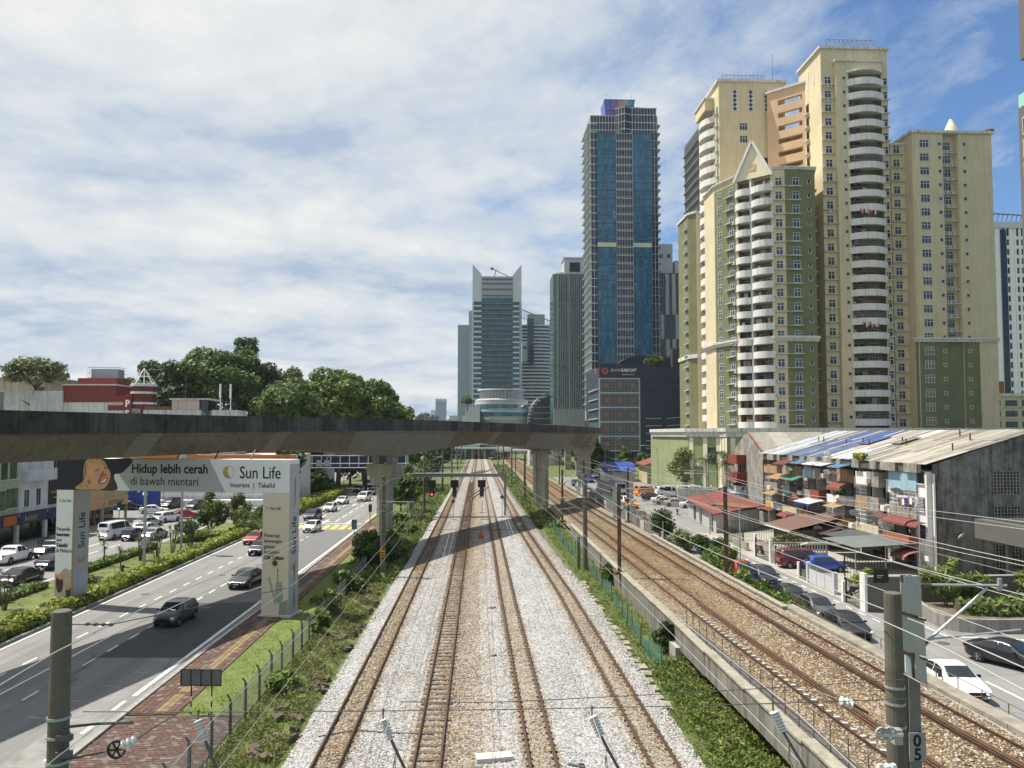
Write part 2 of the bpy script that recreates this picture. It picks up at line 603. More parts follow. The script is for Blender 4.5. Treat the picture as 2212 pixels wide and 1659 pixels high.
def shrub(name, label, loc, rx, ry, h, leaf, n=900, size=0.16, seed=1, group=None, cat='shrub', k=7, jit=0.6, aspect=0.5):
 rng = np.random.default_rng(seed)
 t = thing(name, label, cat, loc, 0, group)
 bl = crown_blobs(rng, rx, ry, h * 0.55, h * 0.5, k, 0.42)
 c, nn = blob_points(bl, n, rng, 0.55)
 c[:, 2] = np.maximum(c[:, 2], 0.03)
 put(leaf_mesh('foliage', c, nn, size, leaf, rng, jit=jit, aspect=aspect), 'foliage', t)
 mb = MB()
 for i in range(4):
  a = i * 1.6 + seed
  mb.tube([(0, 0, -.1), (math.cos(a) * rx * .4, math.sin(a) * ry * .4, h * .55)], [0.05, 0.02], 4)
 mb.build('stem', BARK, t)
 return t
def weed_points(n, rng, xr, yr, zf, hmax):
 x = rng.uniform(xr[0], xr[1], n)
 y = rng.uniform(yr[0], yr[1], n)
 return x, y
BARK = mat('bark', (0.11, 0.085, 0.06), .9, .3, 4, bump=.4)
CONC = mat('concrete', (0.36, 0.345, 0.30), .9, .12, 1.2, blotch=.45, blotch_col=(0.16, 0.15, 0.13), streak=.5, fine=.08)
CONC_L = mat('concrete_light', (0.50, 0.49, 0.45), .9, .12, 1.2, blotch=.35, blotch_col=(0.25, 0.24, 0.21), streak=.25, fine=.08)
CONC_D = mat('concrete_dark', (0.115, 0.108, 0.095), .9, .35, .7, streak=.85, streak_col=(0.018, 0.018, 0.018), blotch=.5, blotch_col=(0.04, 0.04, 0.036))
CONC_POLE = mat('concrete_pole', (0.125, 0.112, 0.09), .85, .18, 2.0, streak=.5, streak_col=(0.07, 0.065, 0.055), fine=.12)
STEEL = mat('galvanised_steel', (0.36, 0.38, 0.40), .5, .12, 3, metal=.3)
STEEL_D = mat('dark_steel', (0.10, 0.10, 0.105), .55, .2, 3, metal=.2)
RUST = mat('rusty_steel', (0.12, 0.065, 0.04), .8, .35, 3, fine=.2)
WHITE = mat('white_paint', (0.78, 0.78, 0.76), .6, .05, 2)
BLACK = mat('black', (0.015, 0.015, 0.017), .5, .1, 2)
WIREM = mat('wire_metal', (0.42, 0.42, 0.41), .45, .1, 2, metal=.4)
WIRE_D = mat('wire_dark', (0.06, 0.06, 0.06), .6, .1, 2)
                # ground
GRASS = mat('grass', (0.085, 0.12, 0.03), .95, .35, 1.5, blotch=.5, blotch_col=(0.16, 0.13, 0.075), blotch_scale=.5, fine=.35, fine_scale=14, bump=.5)
DIRT = mat('dirt', (0.15, 0.125, 0.09), .95, .3, 1.2, fine=.3, fine_scale=8, bump=.4)
ASPH = mat('asphalt_worn', (0.215, 0.212, 0.205), .9, .10, .5, blotch=.30, blotch_col=(0.12, 0.12, 0.12), blotch_scale=.25, fine=.14, fine_scale=22, bump=.15, wear=.22)
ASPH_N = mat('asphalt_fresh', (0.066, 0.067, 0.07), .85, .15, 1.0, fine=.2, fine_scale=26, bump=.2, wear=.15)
ASPH_S = mat('asphalt_street', (0.215, 0.213, 0.205), .9, .10, .4, blotch=.35, blotch_col=(0.14, 0.14, 0.135), blotch_scale=.3, fine=.12, fine_scale=18, wear=.15)
PAVE = mat('pavement_concrete', (0.34, 0.32, 0.27), .9, .12, 1.5, blotch=.4, blotch_col=(0.18, 0.165, 0.13), fine=.1)
LINE_W = mat('road_paint_white', (0.72, 0.72, 0.69), .7, .1, 3, fine=.2, fine_scale=9)
LINE_Y = mat('road_paint_yellow', (0.75, 0.55, 0.10), .7, .1, 3, fine=.25, fine_scale=6)
KERB = mat('kerb_concrete', (0.30, 0.29, 0.26), .9, .15, 2, blotch=.4, blotch_col=(0.10, 0.10, 0.09))
g = MB()
XB, YB = (-4500, 11.9, 21.65, 4500), (-60, 46.6, 7000)
for i in range(3):
 for j in range(2):
  z = -3.4 if (i == 1 and j == 0) else -0.04
  g.face([(XB[i], YB[j], z), (XB[i + 1], YB[j], z), (XB[i + 1], YB[j + 1], z), (XB[i], YB[j + 1], z)])
g.face([(11.9, -60, -.04), (11.9, -60, -3.4), (11.9, 46.6, -3.4), (11.9, 46.6, -.04)])
g.face([(21.65, -60, -3.4), (21.65, -60, -.04), (21.65, 46.6, -.04), (21.65, 46.6, -3.4)])
g.face([(11.9, 46.6, -.04), (11.9, 46.6, -3.4), (21.65, 46.6, -3.4), (21.65, 46.6, -.04)])
structure(g, 'ground', GRASS)
                # main railway: ballast and four tracks
KY = [20, 31, 62, 113, 166, 303, 430]
KX = {'l': [-8.0, -7.9, -7.75, -7.4, -6.9, -6.4, -6.2], 1: [-6.1, -6.07, -5.92, -5.73, -5.6, -5.25, -5.1], 2: [-2.05] * 4 + [-2.0, -1.93, -1.9],
   3: [2.65, 2.6, 2.32, 2.2, 1.95, 1.5, 1.4], 4: [7.5, 7.42, 7.2, 5.85, 5.5, 4.8, 4.6], 'r': [9.25, 9.2, 9.35, 8.5, 7.4, 6.3, 6.1]}
def kx(k, y):
 return float(np.interp(y, KY, KX[k]))
U = {'l': -8.6, 1: -6.05, 2: -2.05, 3: 2.6, 4: 7.4, 'r': 9.6}
UK = ['l', 1, 2, 3, 4, 'r']
grey, grey2, beige, brown, rust = (.38, .378, .37), (.33, .315, .295), (.31, .27, .22), (.215, .165, .115), (.15, .092, .052)
stops = [(-8.6, (.10, .09, .06)), (-8.25, grey), (-6.95, (.40, .395, .385)), (-6.75, brown), (-6.55, rust), (-6.3, brown), (-5.5, rust), (-5.3, brown), (-4.9, grey2),
   (-3.5, grey2), (-2.85, beige), (-2.6, rust), (-2.3, beige), (-1.5, rust), (-1.0, brown), (-0.2, beige), (.8, beige), (1.2, grey),
   (2.1, brown), (2.35, beige), (2.9, beige), (3.15, brown), (3.4, grey), (5.9, grey), (6.5, beige), (6.9, rust), (7.2, beige), (7.95, rust), (8.4, grey2), (9.6, (.22, .2, .165))]
BALLAST = across_mat('ballast_stone', stops, 19.0, .22, .45, 8.0, patch=((.20, .165, .12), .8, .45))
ys = list(np.arange(18, 120, 2.0)) + list(np.arange(120, 431, 8.0))
us = [-8.6, -8.2] + [float(x) for x in np.arange(-7.4, 8.9, .6)] + [9.2, 9.6]
mb = MB()
rng = random.Random(3)
for y in ys:
 xs = [kx(k, y) for k in UK]
 for q, u in enumerate(us):
  x = float(np.interp(u, [U[k] for k in UK], xs))
  edge = q in (0, len(us) - 1)
  e2 = q in (1, len(us) - 2)
  z = -.02 if edge else .26 + rng.uniform(-.018, .018)
  if edge:
   x += rng.uniform(-.25, .25)
  elif e2:
   x += rng.uniform(-.12, .12)
  mb.v.append((x, y, z))
nu = len(us)
for i in range(len(ys) - 1):
 for q in range(nu - 1):
  mb.f.append((i * nu + q, i * nu + q + 1, (i + 1) * nu + q + 1, (i + 1) * nu + q))
  mb.m.append(0)
bal = structure(mb, 'ballast', BALLAST)
uvl = bal.data.uv_layers.new(name='uv')
for lp in bal.data.loops:
 i, q = divmod(lp.vertex_index, nu)
 uvl.data[lp.index].uv = (us[q], ys[i])
STN = [mat('stone_pale', (.375, .376, .378), .95, .3, 9), mat('stone_grey', (.22, .222, .225), .95, .3, 9), mat('stone_beige', (.32, .265, .19), .95, .3, 9), mat('stone_brown', (.15, .105, .065), .95, .35, 9)]
def stones(name, label, n, xf, yr, zf, size, pick, seed):
 rg = np.random.default_rng(seed)
 y = yr[0] + (yr[1] - yr[0]) * rg.uniform(0, 1, n) ** 1.7
 u = rg.uniform(0, 1, n)
 x, k = xf(u, y)
 c = np.stack([x, y, zf(y)], 1)
 base = np.array([(1, 0, 0), (0, 1, 0), (-1, 0, 0), (0, -1, 0), (0, 0, .8), (0, 0, -.5)], float)
 s = size * rg.uniform(.5, 1.25, (n, 1, 1)) * rg.uniform(.6, 1.3, (n, 6, 1))
 a = rg.uniform(0, 6.28, n)
 ca, sa = np.cos(a)[:, None], np.sin(a)[:, None]
 bx_ = base[None, :, 0] * ca - base[None, :, 1] * sa
 by_ = base[None, :, 0] * sa + base[None, :, 1] * ca
 bb = np.stack([bx_, by_, np.broadcast_to(base[None, :, 2], bx_.shape)], 2) * s
 v = (c[:, None, :] + bb).reshape(-1)
 tri = np.array([(0, 1, 4), (1, 2, 4), (2, 3, 4), (3, 0, 4)], np.int32)
 f = (np.arange(n, dtype=np.int32)[:, None, None] * 6 + tri[None]).reshape(-1)
 me = bpy.data.meshes.new(name)
 me.vertices.add(n * 6)
 me.vertices.foreach_set('co', v)
 me.loops.add(n * 12)
 me.loops.foreach_set('vertex_index', f)
 me.polygons.add(n * 4)
 me.polygons.foreach_set('loop_start', np.arange(0, n * 12, 3, dtype=np.int32))
 me.polygons.foreach_set('loop_total', np.full(n * 4, 3, dtype=np.int32))
 for m_ in STN:
  me.materials.append(m_)
 me.polygons.foreach_set('material_index', np.repeat(pick(k, rg), 4).astype(np.int32))
 me.update()
 o = put(me, name)
 o['kind'] = 'stuff'
 o['label'] = label
def main_x(u, y):
 uu = -8.5 + u * 17.9
 xs = np.zeros_like(y)
 keys = np.array([U[k] for k in UK])
 tab = np.stack([np.interp(y, KY, KX[k]) for k in UK], 1)
 j = np.clip(np.searchsorted(keys, uu) - 1, 0, 4)
 f = (uu - keys[j]) / (keys[j + 1] - keys[j])
 r = np.arange(len(y))
 return tab[r, j] * (1 - f) + tab[r, j + 1] * f, uu
def main_pick(u, rg):
 r = rg.uniform(0, 1, len(u))
 near = np.min(np.abs(u[:, None] - np.array([-6.05, -2.05, 2.6, 7.4])[None]), axis=1)
 brown_ = (np.abs(u + 6.05) < .75) | ((np.abs(u + 1.3) < 1.5) & (r < .5))
 out = np.where(r < .62, 0, np.where(r < .86, 1, 2))
 out = np.where((near < .8) & (r < .6), 2, out)
 out = np.where((near < .8) & (r < .22), 3, out)
 return np.where(brown_ & (r < .7), np.where(r < .3, 3, 2), out)
stones('ballast_stones', 'loose pale and brown stones of the near ballast', 90000, main_x, (25, 75), lambda y: np.full_like(y, .265), .058, main_pick, 77)
RAIL = mat('rail_steel', (0.105, 0.066, 0.045), .5, .3, 3, metal=.35, fine=.2)
SLP_D = mat('sleeper_dark', (0.125, 0.09, 0.065), .9, .4, 3)
SLP_C = mat('sleeper_concrete', (0.24, 0.20, 0.155), .9, .2, 3, blotch=.5, blotch_col=(.12, .08, .05), blotch_scale=1.5)
def rail_sweep(path):
 prof = [(-.065, 0), (-.065, .02), (-.012, .035), (-.012, .10), (-.037, .11), (-.037, .15), (.037, .15), (.037, .11), (.012, .10), (.012, .035), (.065, .02), (.065, 0)]
 return MB().sweep(path, prof, close=True)
def make_track(label, cfun, zfun, y0, y1, gauge, slp, ynear, slp_h, spacing, slp_w, clips):
 t = thing('railway_track', label, 'railway track', (cfun(y0), y0, 0), 0, 'railway tracks')
 ox, oy = cfun(y0), y0
 yy = list(np.arange(y0, 130, 4.0)) + list(np.arange(130, y1, 10.0))
 for sgn in (-1, 1):
  rail_sweep([(cfun(y) + sgn * gauge / 2 - ox, y - oy, zfun(y)) for y in yy]).build('rail', RAIL, t)
 me = MB().box(-slp_w / 2, slp_w / 2, -.12, .12, -.12, 0).mesh('sleeper', slp)
 far = MB()
 cl = MB()
 y = y0 + .3
 k = 0
 while y < min(y1, 210):
  x = cfun(y) - ox
  z = zfun(y) + slp_h
  if y < ynear:
   put(me, 'sleeper', t, (x + random.uniform(-.03, .03), y - oy, z + random.uniform(-.012, .012)), random.uniform(-.012, .012))
  else:
   far.box(x - slp_w / 2, x + slp_w / 2, y - oy - .12, y - oy + .12, z - .1, z)
  if clips and y < 120:
   for sg in (-1, 1):
    for s2 in (-1, 1):
     cl.obox((x + sg * gauge / 2 + s2 * .11, y - oy, zfun(y) + .02), (.08, .09, .05), .3 * s2)
  y += spacing
 if far.f:
  far.build('sleepers', slp, t, kind='stuff')
 if cl.f:
  cl.build('rail_clips', RUST, t, kind='stuff')
 return t
zk = lambda y: .29
make_track('leftmost rusty track beside the grassy fence verge, brown gravel between its rails', lambda y: kx(1, y), zk, 22, 420, 1.07, SLP_C, 70, -.078, .7, 2.0, False)
make_track('second track from the left, its dark cross sleepers standing clear of the gravel', lambda y: kx(2, y), zk, 22, 420, 1.07, SLP_D, 110, .014, .72, 1.55, False)
make_track('track right of the middle on the palest gravel with dotted clips along its rails', lambda y: kx(3, y), zk, 22, 420, 1.07, SLP_C, 60, -.072, .66, 2.0, True)
make_track('fourth track of the ground level railway, next to the grass and green mesh fence', lambda y: kx(4, y), zk, 22, 420, 1.07, SLP_C, 60, -.07, .66, 2.0, True)
def crossing(y0, x0, y1, x1, label):
 t = thing('crossover_track', label, 'railway track', (x0, y0, 0), 0, 'crossover tracks')
 for s in (-.535, .535):
  p = []
  for i in range(9):
   f = i / 8
   g_ = f * f * (3 - 2 * f)
   p.append((s + (x1 - x0) * g_, (y1 - y0) * f, .296))
  rail_sweep(p).build('rail', RAIL, t)
crossing(150, kx(2, 150), 196, kx(3, 196), 'crossover curving from the second track to the third beyond the signal gantry')
crossing(232, kx(1, 232), 285, kx(3, 285), 'far diagonal crossover running from the left track towards the third')
crossing(240, kx(2, 240), 290, kx(4, 290), 'far diagonal crossover reaching the right hand track before the station')
t = thing('concrete_slab', 'pair of grey concrete slabs lying on the gravel between the second and third tracks', 'slab', (.62, 31.6, .26), R(8))
MB().obox((-.35, 0, .09), (.75, .62, .2)).build('slab', CONC_L, t)
MB().obox((.4, .03, .1), (.72, .6, .16), .1).build('slab', CONC_L, t)
SIG_ORANGE = mat('cone_red', (0.62, 0.05, 0.02), .5, .1, 3)
t = thing('traffic_cone', 'small red cone standing on shaded gravel between the middle tracks', 'traffic cone', (.25, 97.5, .27))
MB().lathe([(.3, .3), (.05, .85), (.0, .85)], n=10).build('cone', SIG_ORANGE, t)
MB().box(-.36, .36, -.36, .36, 0, .08).lathe([(.3, .0), (.3, .3)], n=10).build('base', SIG_ORANGE, t)
for i, (x, y, a, l, w_) in enumerate([(1.05, 58.5, .2, .5, 'flat dark plate lying on gravel left of the third track'), (.9, 46, .5, .35, 'small dark plate near the concrete slabs on the gravel'),
           (.9, 108, 0, 1.6, 'thin dark bar lying across the gravel behind the red cone'), (1.0, 119, 0, 1.5, 'thin dark bar across the gravel nearer the gantry'), (3.9, 30.8, -.5, .7, 'twisted scrap lying on pale gravel right of the third track')]):
 mb = MB().obox((0, 0, .04), (l, .16, .06), a)
 mb.obox((l * .3, .05, .07), (l * .3, .1, .06), a + .4)
 o = mb.build('scrap_metal', STEEL_D, None, (x, y, .27))
 o['label'], o['category'] = w_, 'scrap metal'
t = thing('track_sensor', 'row of three white posts on a plate between the rails of the fourth track', 'track sensor', (kx(4, 111), 111, .27))
for k in (-.25, 0, .25):
 MB().box(k - .06, k + .06, -.05, .05, 0, .4).build('post', WHITE, t)
                # raised light rail on its ramp
LRT_X = {1: [15.75, 15.45, 15.15, 15.1, 14.9, 15.0, 14.9], 2: [19.95, 19.5, 19.3, 19.3, 18.8, 18.2, 18.0]}
LY = [20, 30, 46, 80, 140, 300, 400]
def lx(k, y):
 return float(np.interp(y, LY, LRT_X[k]))
def lz(y):
 return float(np.interp(y, [18, 32, 60, 95, 150, 420], [1.85, 1.6, 1.28, 1.1, .62, .35]))
lb = MB()
lst = [(-5, (.22, .185, .135)), (-4.4, (.27, .225, .16)), (-3.4, (.25, .20, .135)), (-2.75, (.13, .08, .045)), (-2.0, (.23, .16, .09)), (-1.4, (.13, .08, .045)), (-.6, (.21, .15, .085)), (.6, (.215, .15, .085)), (1.3, (.12, .073, .042)),
    (2.0, (.23, .165, .095)), (2.75, (.13, .08, .047)), (3.4, (.27, .225, .165)), (5, (.31, .28, .225))]
LRTB = across_mat('light_rail_ballast', lst, 10.4, .35, .5, 7.0, patch=((.25, .22, .17), .5, .5))
ribbon('light_rail_ballast', [(17.15, y, lz(y)) for y in (16, 30, 46, 80)] + [(17.0, 140, lz(140)), (16.8, 220, lz(220)), (16.5, 300, lz(300)), (16.4, 400, lz(400))],
    [(-4.75, -.25), (-4.4, 0.0), (-3, .02), (-1.8, .0), (-.6, .04), (.6, .0), (1.8, .02), (3.2, 0), (4.3, 0.02)], LRTB)
zl = lambda y: lz(y) + .03
make_track('near raised light rail track beside the grey parapet with railing', lambda y: lx(1, y), zl, 18, 390, 1.435, SLP_C, 60, -.06, .7, 2.3, False)
make_track('far raised light rail track next to the low wall of the side street', lambda y: lx(2, y), zl, 18, 390, 1.435, SLP_C, 60, -.06, .7, 2.3, False)
for (x, lab, y1) in ((15.75 + .45, 'dark guard rail laid beside the inner rail of the near raised track', 56), (19.45 - .5, 'dark guard rail laid beside the rail of the far raised track', 60)):
 k = 1 if x < 17 else 2
 off = .42 if k == 1 else -.42
 t = thing('guard_rail', lab, 'guard rail', (0, 0, 0), 0, 'guard rails')
 rail_sweep([(lx(k, y) + off, y, zl(y) + .02) for y in np.arange(18, y1, 4.0)]).build('rail', RUST, t)
 rail_sweep([(lx(k, y) + off + .16 * (1 if k == 1 else -1), y, zl(y) + .03) for y in np.arange(18, y1, 4.0)]).build('rail', RUST, t)
 if k == 1:
  cl = MB()
  for y in np.arange(19, 50, .7):
   cl.obox((lx(1, y) + .42 - .95, y, zl(y) + .07), (.22, .16, .12), random.uniform(-.4, .4))
  cl.build('packing_stones', CONC_L, t, kind='stuff')
WALLM = mat('retaining_wall', (0.20, 0.19, 0.165), .9, .25, .8, streak=.8, streak_col=(.035, .033, .03), blotch=.4, blotch_col=(.33, .31, .27), fine=.12)
COPE = mat('coping_stone', (0.30, 0.275, 0.22), .9, .2, 2, blotch=.5, blotch_col=(.12, .10, .075), blotch_scale=1.2)
t = thing('retaining_wall', 'long stained grey wall holding up the raised light rail beside the grass strip', 'wall', (12.2, 46.6, 0))
y = 46.6
while y < 96:
 L = 6.0
 z = lz(y + 3) + .45
 MB().box(-.15, .2, y - 46.6 + .01, y - 46.6 + L - .01, -.3, z).build('panel', WALLM, t)
 MB().box(-.22, .24, y - 46.6, y - 46.6 + L - .008, z, z + .1).build('coping', COPE, t)
 y += L
t = thing('railway_bridge', 'concrete girder carrying the light rail over the dark gap at the lower right', 'bridge', (12.2, 16, 0))
for i in range(5):
 y0 = i * 6.12
 z = lz(16 + y0 + 3) + .42
 MB().box(-.2, .18, y0 + .01, y0 + 6.1, z - 1.25, z).build('girder', WALLM, t)
 MB().box(-.27, .24, y0, y0 + 6.11, z, z + .1).build('coping', COPE, t)
MB().box(.2, 9.0, 0, 30.6, .35, .75).build('deck', CONC, t)
MB().box(-.5, .9, 29.4, 31.2, -3.4, .8).build('abutment', CONC, t)
for k in range(5):
 MB().box(-.16, .12, 30.4 + k * .45, 30.65 + k * .45, -1.5, .72).build('post', CONC_L, t)
stones('light_rail_stones', 'loose brown stones of the raised light rail ballast', 36000, lambda u, y: (12.75 + u * 8.5, u), (20, 66), lambda y: np.interp(y, [18, 32, 60, 95], [1.85, 1.6, 1.28, 1.1]) + .03, .062, lambda k, rg: np.where(rg.uniform(0, 1, len(k)) < .07, 0, np.where(rg.uniform(0, 1, len(k)) < .42, 2, 3)), 78)
RAILM = mat('railing_rust', (0.16, 0.12, 0.09), .7, .3, 4)
WALK = mat('walkway_grating', (0.10, 0.095, 0.085), .85, .3, 6, fine=.4, fine_scale=16)
t = thing('walkway', 'dark grating walkway along the bridge edge of the raised line', 'walkway', (12.9, 16, 0))
for i in range(15):
 z = lz(16 + i * 2 + 1) + .2
 MB().box(-.45, .4, i * 2.04, i * 2.04 + 2.0, z - .05, z).build('panel', WALK, t)
def railing(label, x, y0, y1, zf, h, step, rails, m, r=.022):
 t = thing('railing', label, 'railing', (x, y0, 0), 0, 'line side railings')
 pm = MB().tube([(0, 0, 0), (0, 0, h)], r * 1.15, 5).mesh('post', m)
 y = y0
 while y <= y1:
  put(pm, 'post', t, (0, y - y0, zf(y)))
  y += step
 for f in rails:
  MB().tube([(0, yy - y0, zf(yy) + h * f) for yy in np.arange(y0, y1 + .1, 4)], r, 5).build('rail', m, t)
 return t
railing('thin steel railing on the bridge walkway of the raised light rail', 12.62, 16.5, 47, lambda y: lz(y) + .28, 1.15, 1.35, (1.0, .5), RAILM)
railing('rusty railing along the street side of the low block wall', 22.35, 30, 56, lambda y: .9, 1.25, 1.7, (1.0, .55), RAILM)
RWALL = mat('low_wall', (0.27, 0.245, 0.20), .9, .2, 1.2, blotch=.5, blotch_col=(.12, .105, .08), blotch_scale=.9, streak=.3)
t = thing('low_wall', 'low weathered block wall between the far light rail track and the side street', 'wall', (21.3, 18, 0))
y = 18
while y < 52:
 z = lz(y) + .25
 MB().box(-.12, .72, y - 18 + .015, y - 18 + 1.5, -.4, z).build('block', RWALL, t)
 y += 1.52
t = thing('boundary_wall', 'long cream coped wall edging the raised track where bushes hang over it', 'wall', (21.0, 52, 0))
y = 52
while y < 92:
 z = lz(y) + .22
 MB().box(-.12, .2, y - 52, y - 52 + 4.98, -.4, z).build('panel', RWALL, t)
 MB().box(-.16, .26, y - 52, y - 52 + 4.99, z, z + .09).build('coping', COPE, t)
 y += 5
                # left carriageway, paths, median
mb = MB().box(-30.2, -17.15, 5, 420, -.3, .02)
structure(mb, 'road', ASPH)
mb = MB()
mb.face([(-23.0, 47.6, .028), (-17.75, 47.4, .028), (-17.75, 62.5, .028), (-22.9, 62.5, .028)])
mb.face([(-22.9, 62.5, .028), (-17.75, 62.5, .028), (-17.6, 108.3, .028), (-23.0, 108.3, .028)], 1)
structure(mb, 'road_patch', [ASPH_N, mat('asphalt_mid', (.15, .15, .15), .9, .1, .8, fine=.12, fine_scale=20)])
LINES = thing('road_markings', 'white lane dashes and edge lines painted on the left carriageway', 'road markings', (0, 0, 0))
def dash(x, y, w, l, m=LINE_W, z=.036, rz=0.0, name='dash'):
 MB().face([(-w / 2, 0, 0), (w / 2, 0, 0), (w / 2, l, 0), (-w / 2, l, 0)]).build(name, m, LINES, (x, y, z), rz)
for i in range(22):
 dash(np.interp(i * 2.88 + 40, [40, 110], [-23.1, -22.4]), 40.2 + i * 2.88, .13, 1.45)
for i in range(24):
 dash(np.interp(i * 2.9 + 37.6, [40, 110], [-26.75, -25.6]), 37.6 + i * 2.9, .13, 1.45)
for i in range(9):
 dash(-22.1, 119 + i * 6.2, .15, 3.6)
 dash(-25.4, 119 + i * 6.2, .15, 3.6)
MB().face([(-17.85, 40.6, 0), (-17.6, 40.6, 0), (-17.2, 109, 0), (-17.42, 109, 0)]).build('edge_line', LINE_W, LINES, (0, 0, .036))
for i in range(5):
 dash(-17.85, 27 + i * 2.9, .2, 1.3)
MB().face([(-29.95, 20, 0), (-29.82, 20, 0), (-29.82, 108, 0), (-29.95, 108, 0)]).build('edge_line', LINE_W, LINES, (0, 0, .036))
MB().face([(-29.6, 116.2, 0), (-17.6, 115.6, 0), (-17.6, 116.1, 0), (-29.6, 116.7, 0)]).build('stop_line', LINE_W, LINES, (0, 0, .036))
MB().face([(-17.5, 118, 0), (-17.3, 118, 0), (-17.3, 200, 0), (-17.5, 200, 0)]).build('edge_line', LINE_Y, LINES, (0, 0, .036))
for k in range(9):
 x = -28.9 + k * 1.28
 MB().face([(x, 109.6, 0), (x + .7, 109.5, 0), (x + .7, 114.2, 0), (x, 114.3, 0)]).build('zebra_stripe', LINE_Y, LINES, (0, 0, .037))
for (x, y) in ((-23.7, 118.5), (-20.0, 118.2), (-23.8, 146)):
 MB().face([(-.12, 0, 0), (.12, 0, 0), (.12, 3.2, 0), (-.12, 3.2, 0)]).face([(.12, .6, 0), (.9, .1, 0), (.9, .9, 0), (.12, 1.4, 0)]).face([(-.35, 0.0, .002), (.35, 0.0, .002), (0, -1.4, .002)]).build('arrow', LINE_W, LINES, (x, y, .037))
t = thing('kerb', 'dark stained kerb along the hedge of the median', 'kerb', (-30.35, 20, 0))
km = MB().box(-.12, .13, .01, 1.99, -.1, .2).mesh('kerb_stone', KERB)
for i in range(60):
 put(km, 'kerb_stone', t, (0, i * 2.0, 0))
MB().box(-.12, .13, 120, 350, -.1, .2).build('kerb_stone', KERB, t)
t = thing('kerb', 'pale kerb between the left carriageway and the brick path', 'kerb', (-17.0, 20, 0))
for i in range(50):
 put(km, 'kerb_stone', t, (0, i * 2.0, -.05))
MB().box(-.12, .13, 100, 300, -.1, .15).build('kerb_stone', KERB, t)
structure(MB().box(-39.3, -30.47, 5, 118, -.3, .09), 'median', mat('median_grass', (0.10, 0.13, 0.035), .95, .35, 1.2, blotch=.75, blotch_col=(0.23, 0.175, 0.10), blotch_scale=.45, fine=.3, fine_scale=12))
structure(MB().box(-39.3, -30.47, 126, 330, -.3, .09), 'median', GRASS)
structure(MB().box(-57, -39.3, 5, 126, -.3, .015), 'road', ASPH_S)
structure(MB().box(-75, -30.2, 118, 126, -.3, .012), 'road', ASPH_S)
structure(MB().box(-82, -39.3, 126, 300, -.3, .015), 'road', ASPH_S)
mb = MB()
for i in range(14):
 y = 50 + i * 5.4
 mb.face([(-44.0, y, .025), (-43.85, y, .025), (-43.85, y + 2.6, .025), (-44.0, y + 2.6, .025)])
 mb.face([(-47.0, y + 1, .025), (-46.85, y + 1, .025), (-46.85, y + 3.6, .025), (-47.0, y + 3.6, .025)])
mb.face([(-39.85, 30, .025), (-39.7, 30, .025), (-39.7, 118, .025), (-39.85, 118, .025)])
o = mb.build('lane_lines', LINE_W)
o['label'], o['category'] = 'white lane lines on the far carriageway beyond the planted median', 'road markings'
BRICK = [mat('brick_red', (0.125, 0.066, 0.05), .9, .3, 3, fine=.25, fine_scale=18), mat('brick_dark', (0.10, 0.062, 0.05), .9, .3, 3, fine=.25, fine_scale=18),
   mat('brick_grey', (0.15, 0.135, 0.12), .9, .3, 3, fine=.25, fine_scale=18), mat('brick_yellow', (0.215, 0.165, 0.085), .9, .3, 3, fine=.25, fine_scale=18)]
structure(MB().box(-16.86, -14.5, 37.9, 118, -.3, .05), 'footpath', mat('path_bed', (.09, .06, .045), .95, .2, 3))
bp = MB()
rng = random.Random(5)
y = 38.0
row = 0
while y < 112:
 fine_ = y < 75
 w_, l_ = (.29, .3) if fine_ else (.58, .6)
 for k in range(8 if fine_ else 4):
  x0 = -16.84 + k * w_
  if (k in (4, 5) if fine_ else k == 2) and rng.random() < .9:
   m_ = 3
  else:
   m_ = rng.choice([0, 0, 0, 1, 1, 2])
  dz = rng.uniform(0, .012)
  bp.box(x0 + .012, x0 + w_ - .012, y + .012, y + l_ - .012, .04, .07 + dz, m_)
 y += l_
 row += 1
o = bp.build('paving_bricks', BRICK, kind='stuff')
o['label'] = 'red and grey paving bricks of the roadside footpath'
structure(MB().box(-17.0, -11.3, 18, 37.8, -.3, .03), 'brick_yard', mat('yard_bed', (.10, .08, .065), .95, .2, 3))
bp = MB()
y = 24.0
while y < 37.6:
 x = -16.9 + (.15 if int(y / .24) % 2 else 0)
 while x < -11.5:
  if rng.random() < .94:
   bp.box(x, x + .285, y, y + .20, .02, .04 + rng.uniform(0, .014), rng.choice([0, 1, 1, 1, 2]))
  x += .305
 y += .225
o = bp.build('yard_bricks', BRICK, kind='stuff')
o['label'] = 'weathered brown bricks paving the yard at the lower left'
structure(MB().box(-14.5, -11.2, 37.8, 100, -.3, .02), 'lawn', mat('lawn_grass', (0.115, 0.155, 0.035), .95, .25, 1.5, blotch=.35, blotch_col=(.19, .17, .08), blotch_scale=.6, fine=.35, fine_scale=16, bump=.4))
structure(MB().box(-19.4, -16.9, 18, 37.5, -.3, .03), 'concrete_apron', mat('apron', (.24, .235, .22), .9, .15, .8, blotch=.7, blotch_col=(.13, .125, .11), blotch_scale=.7, fine=.15))
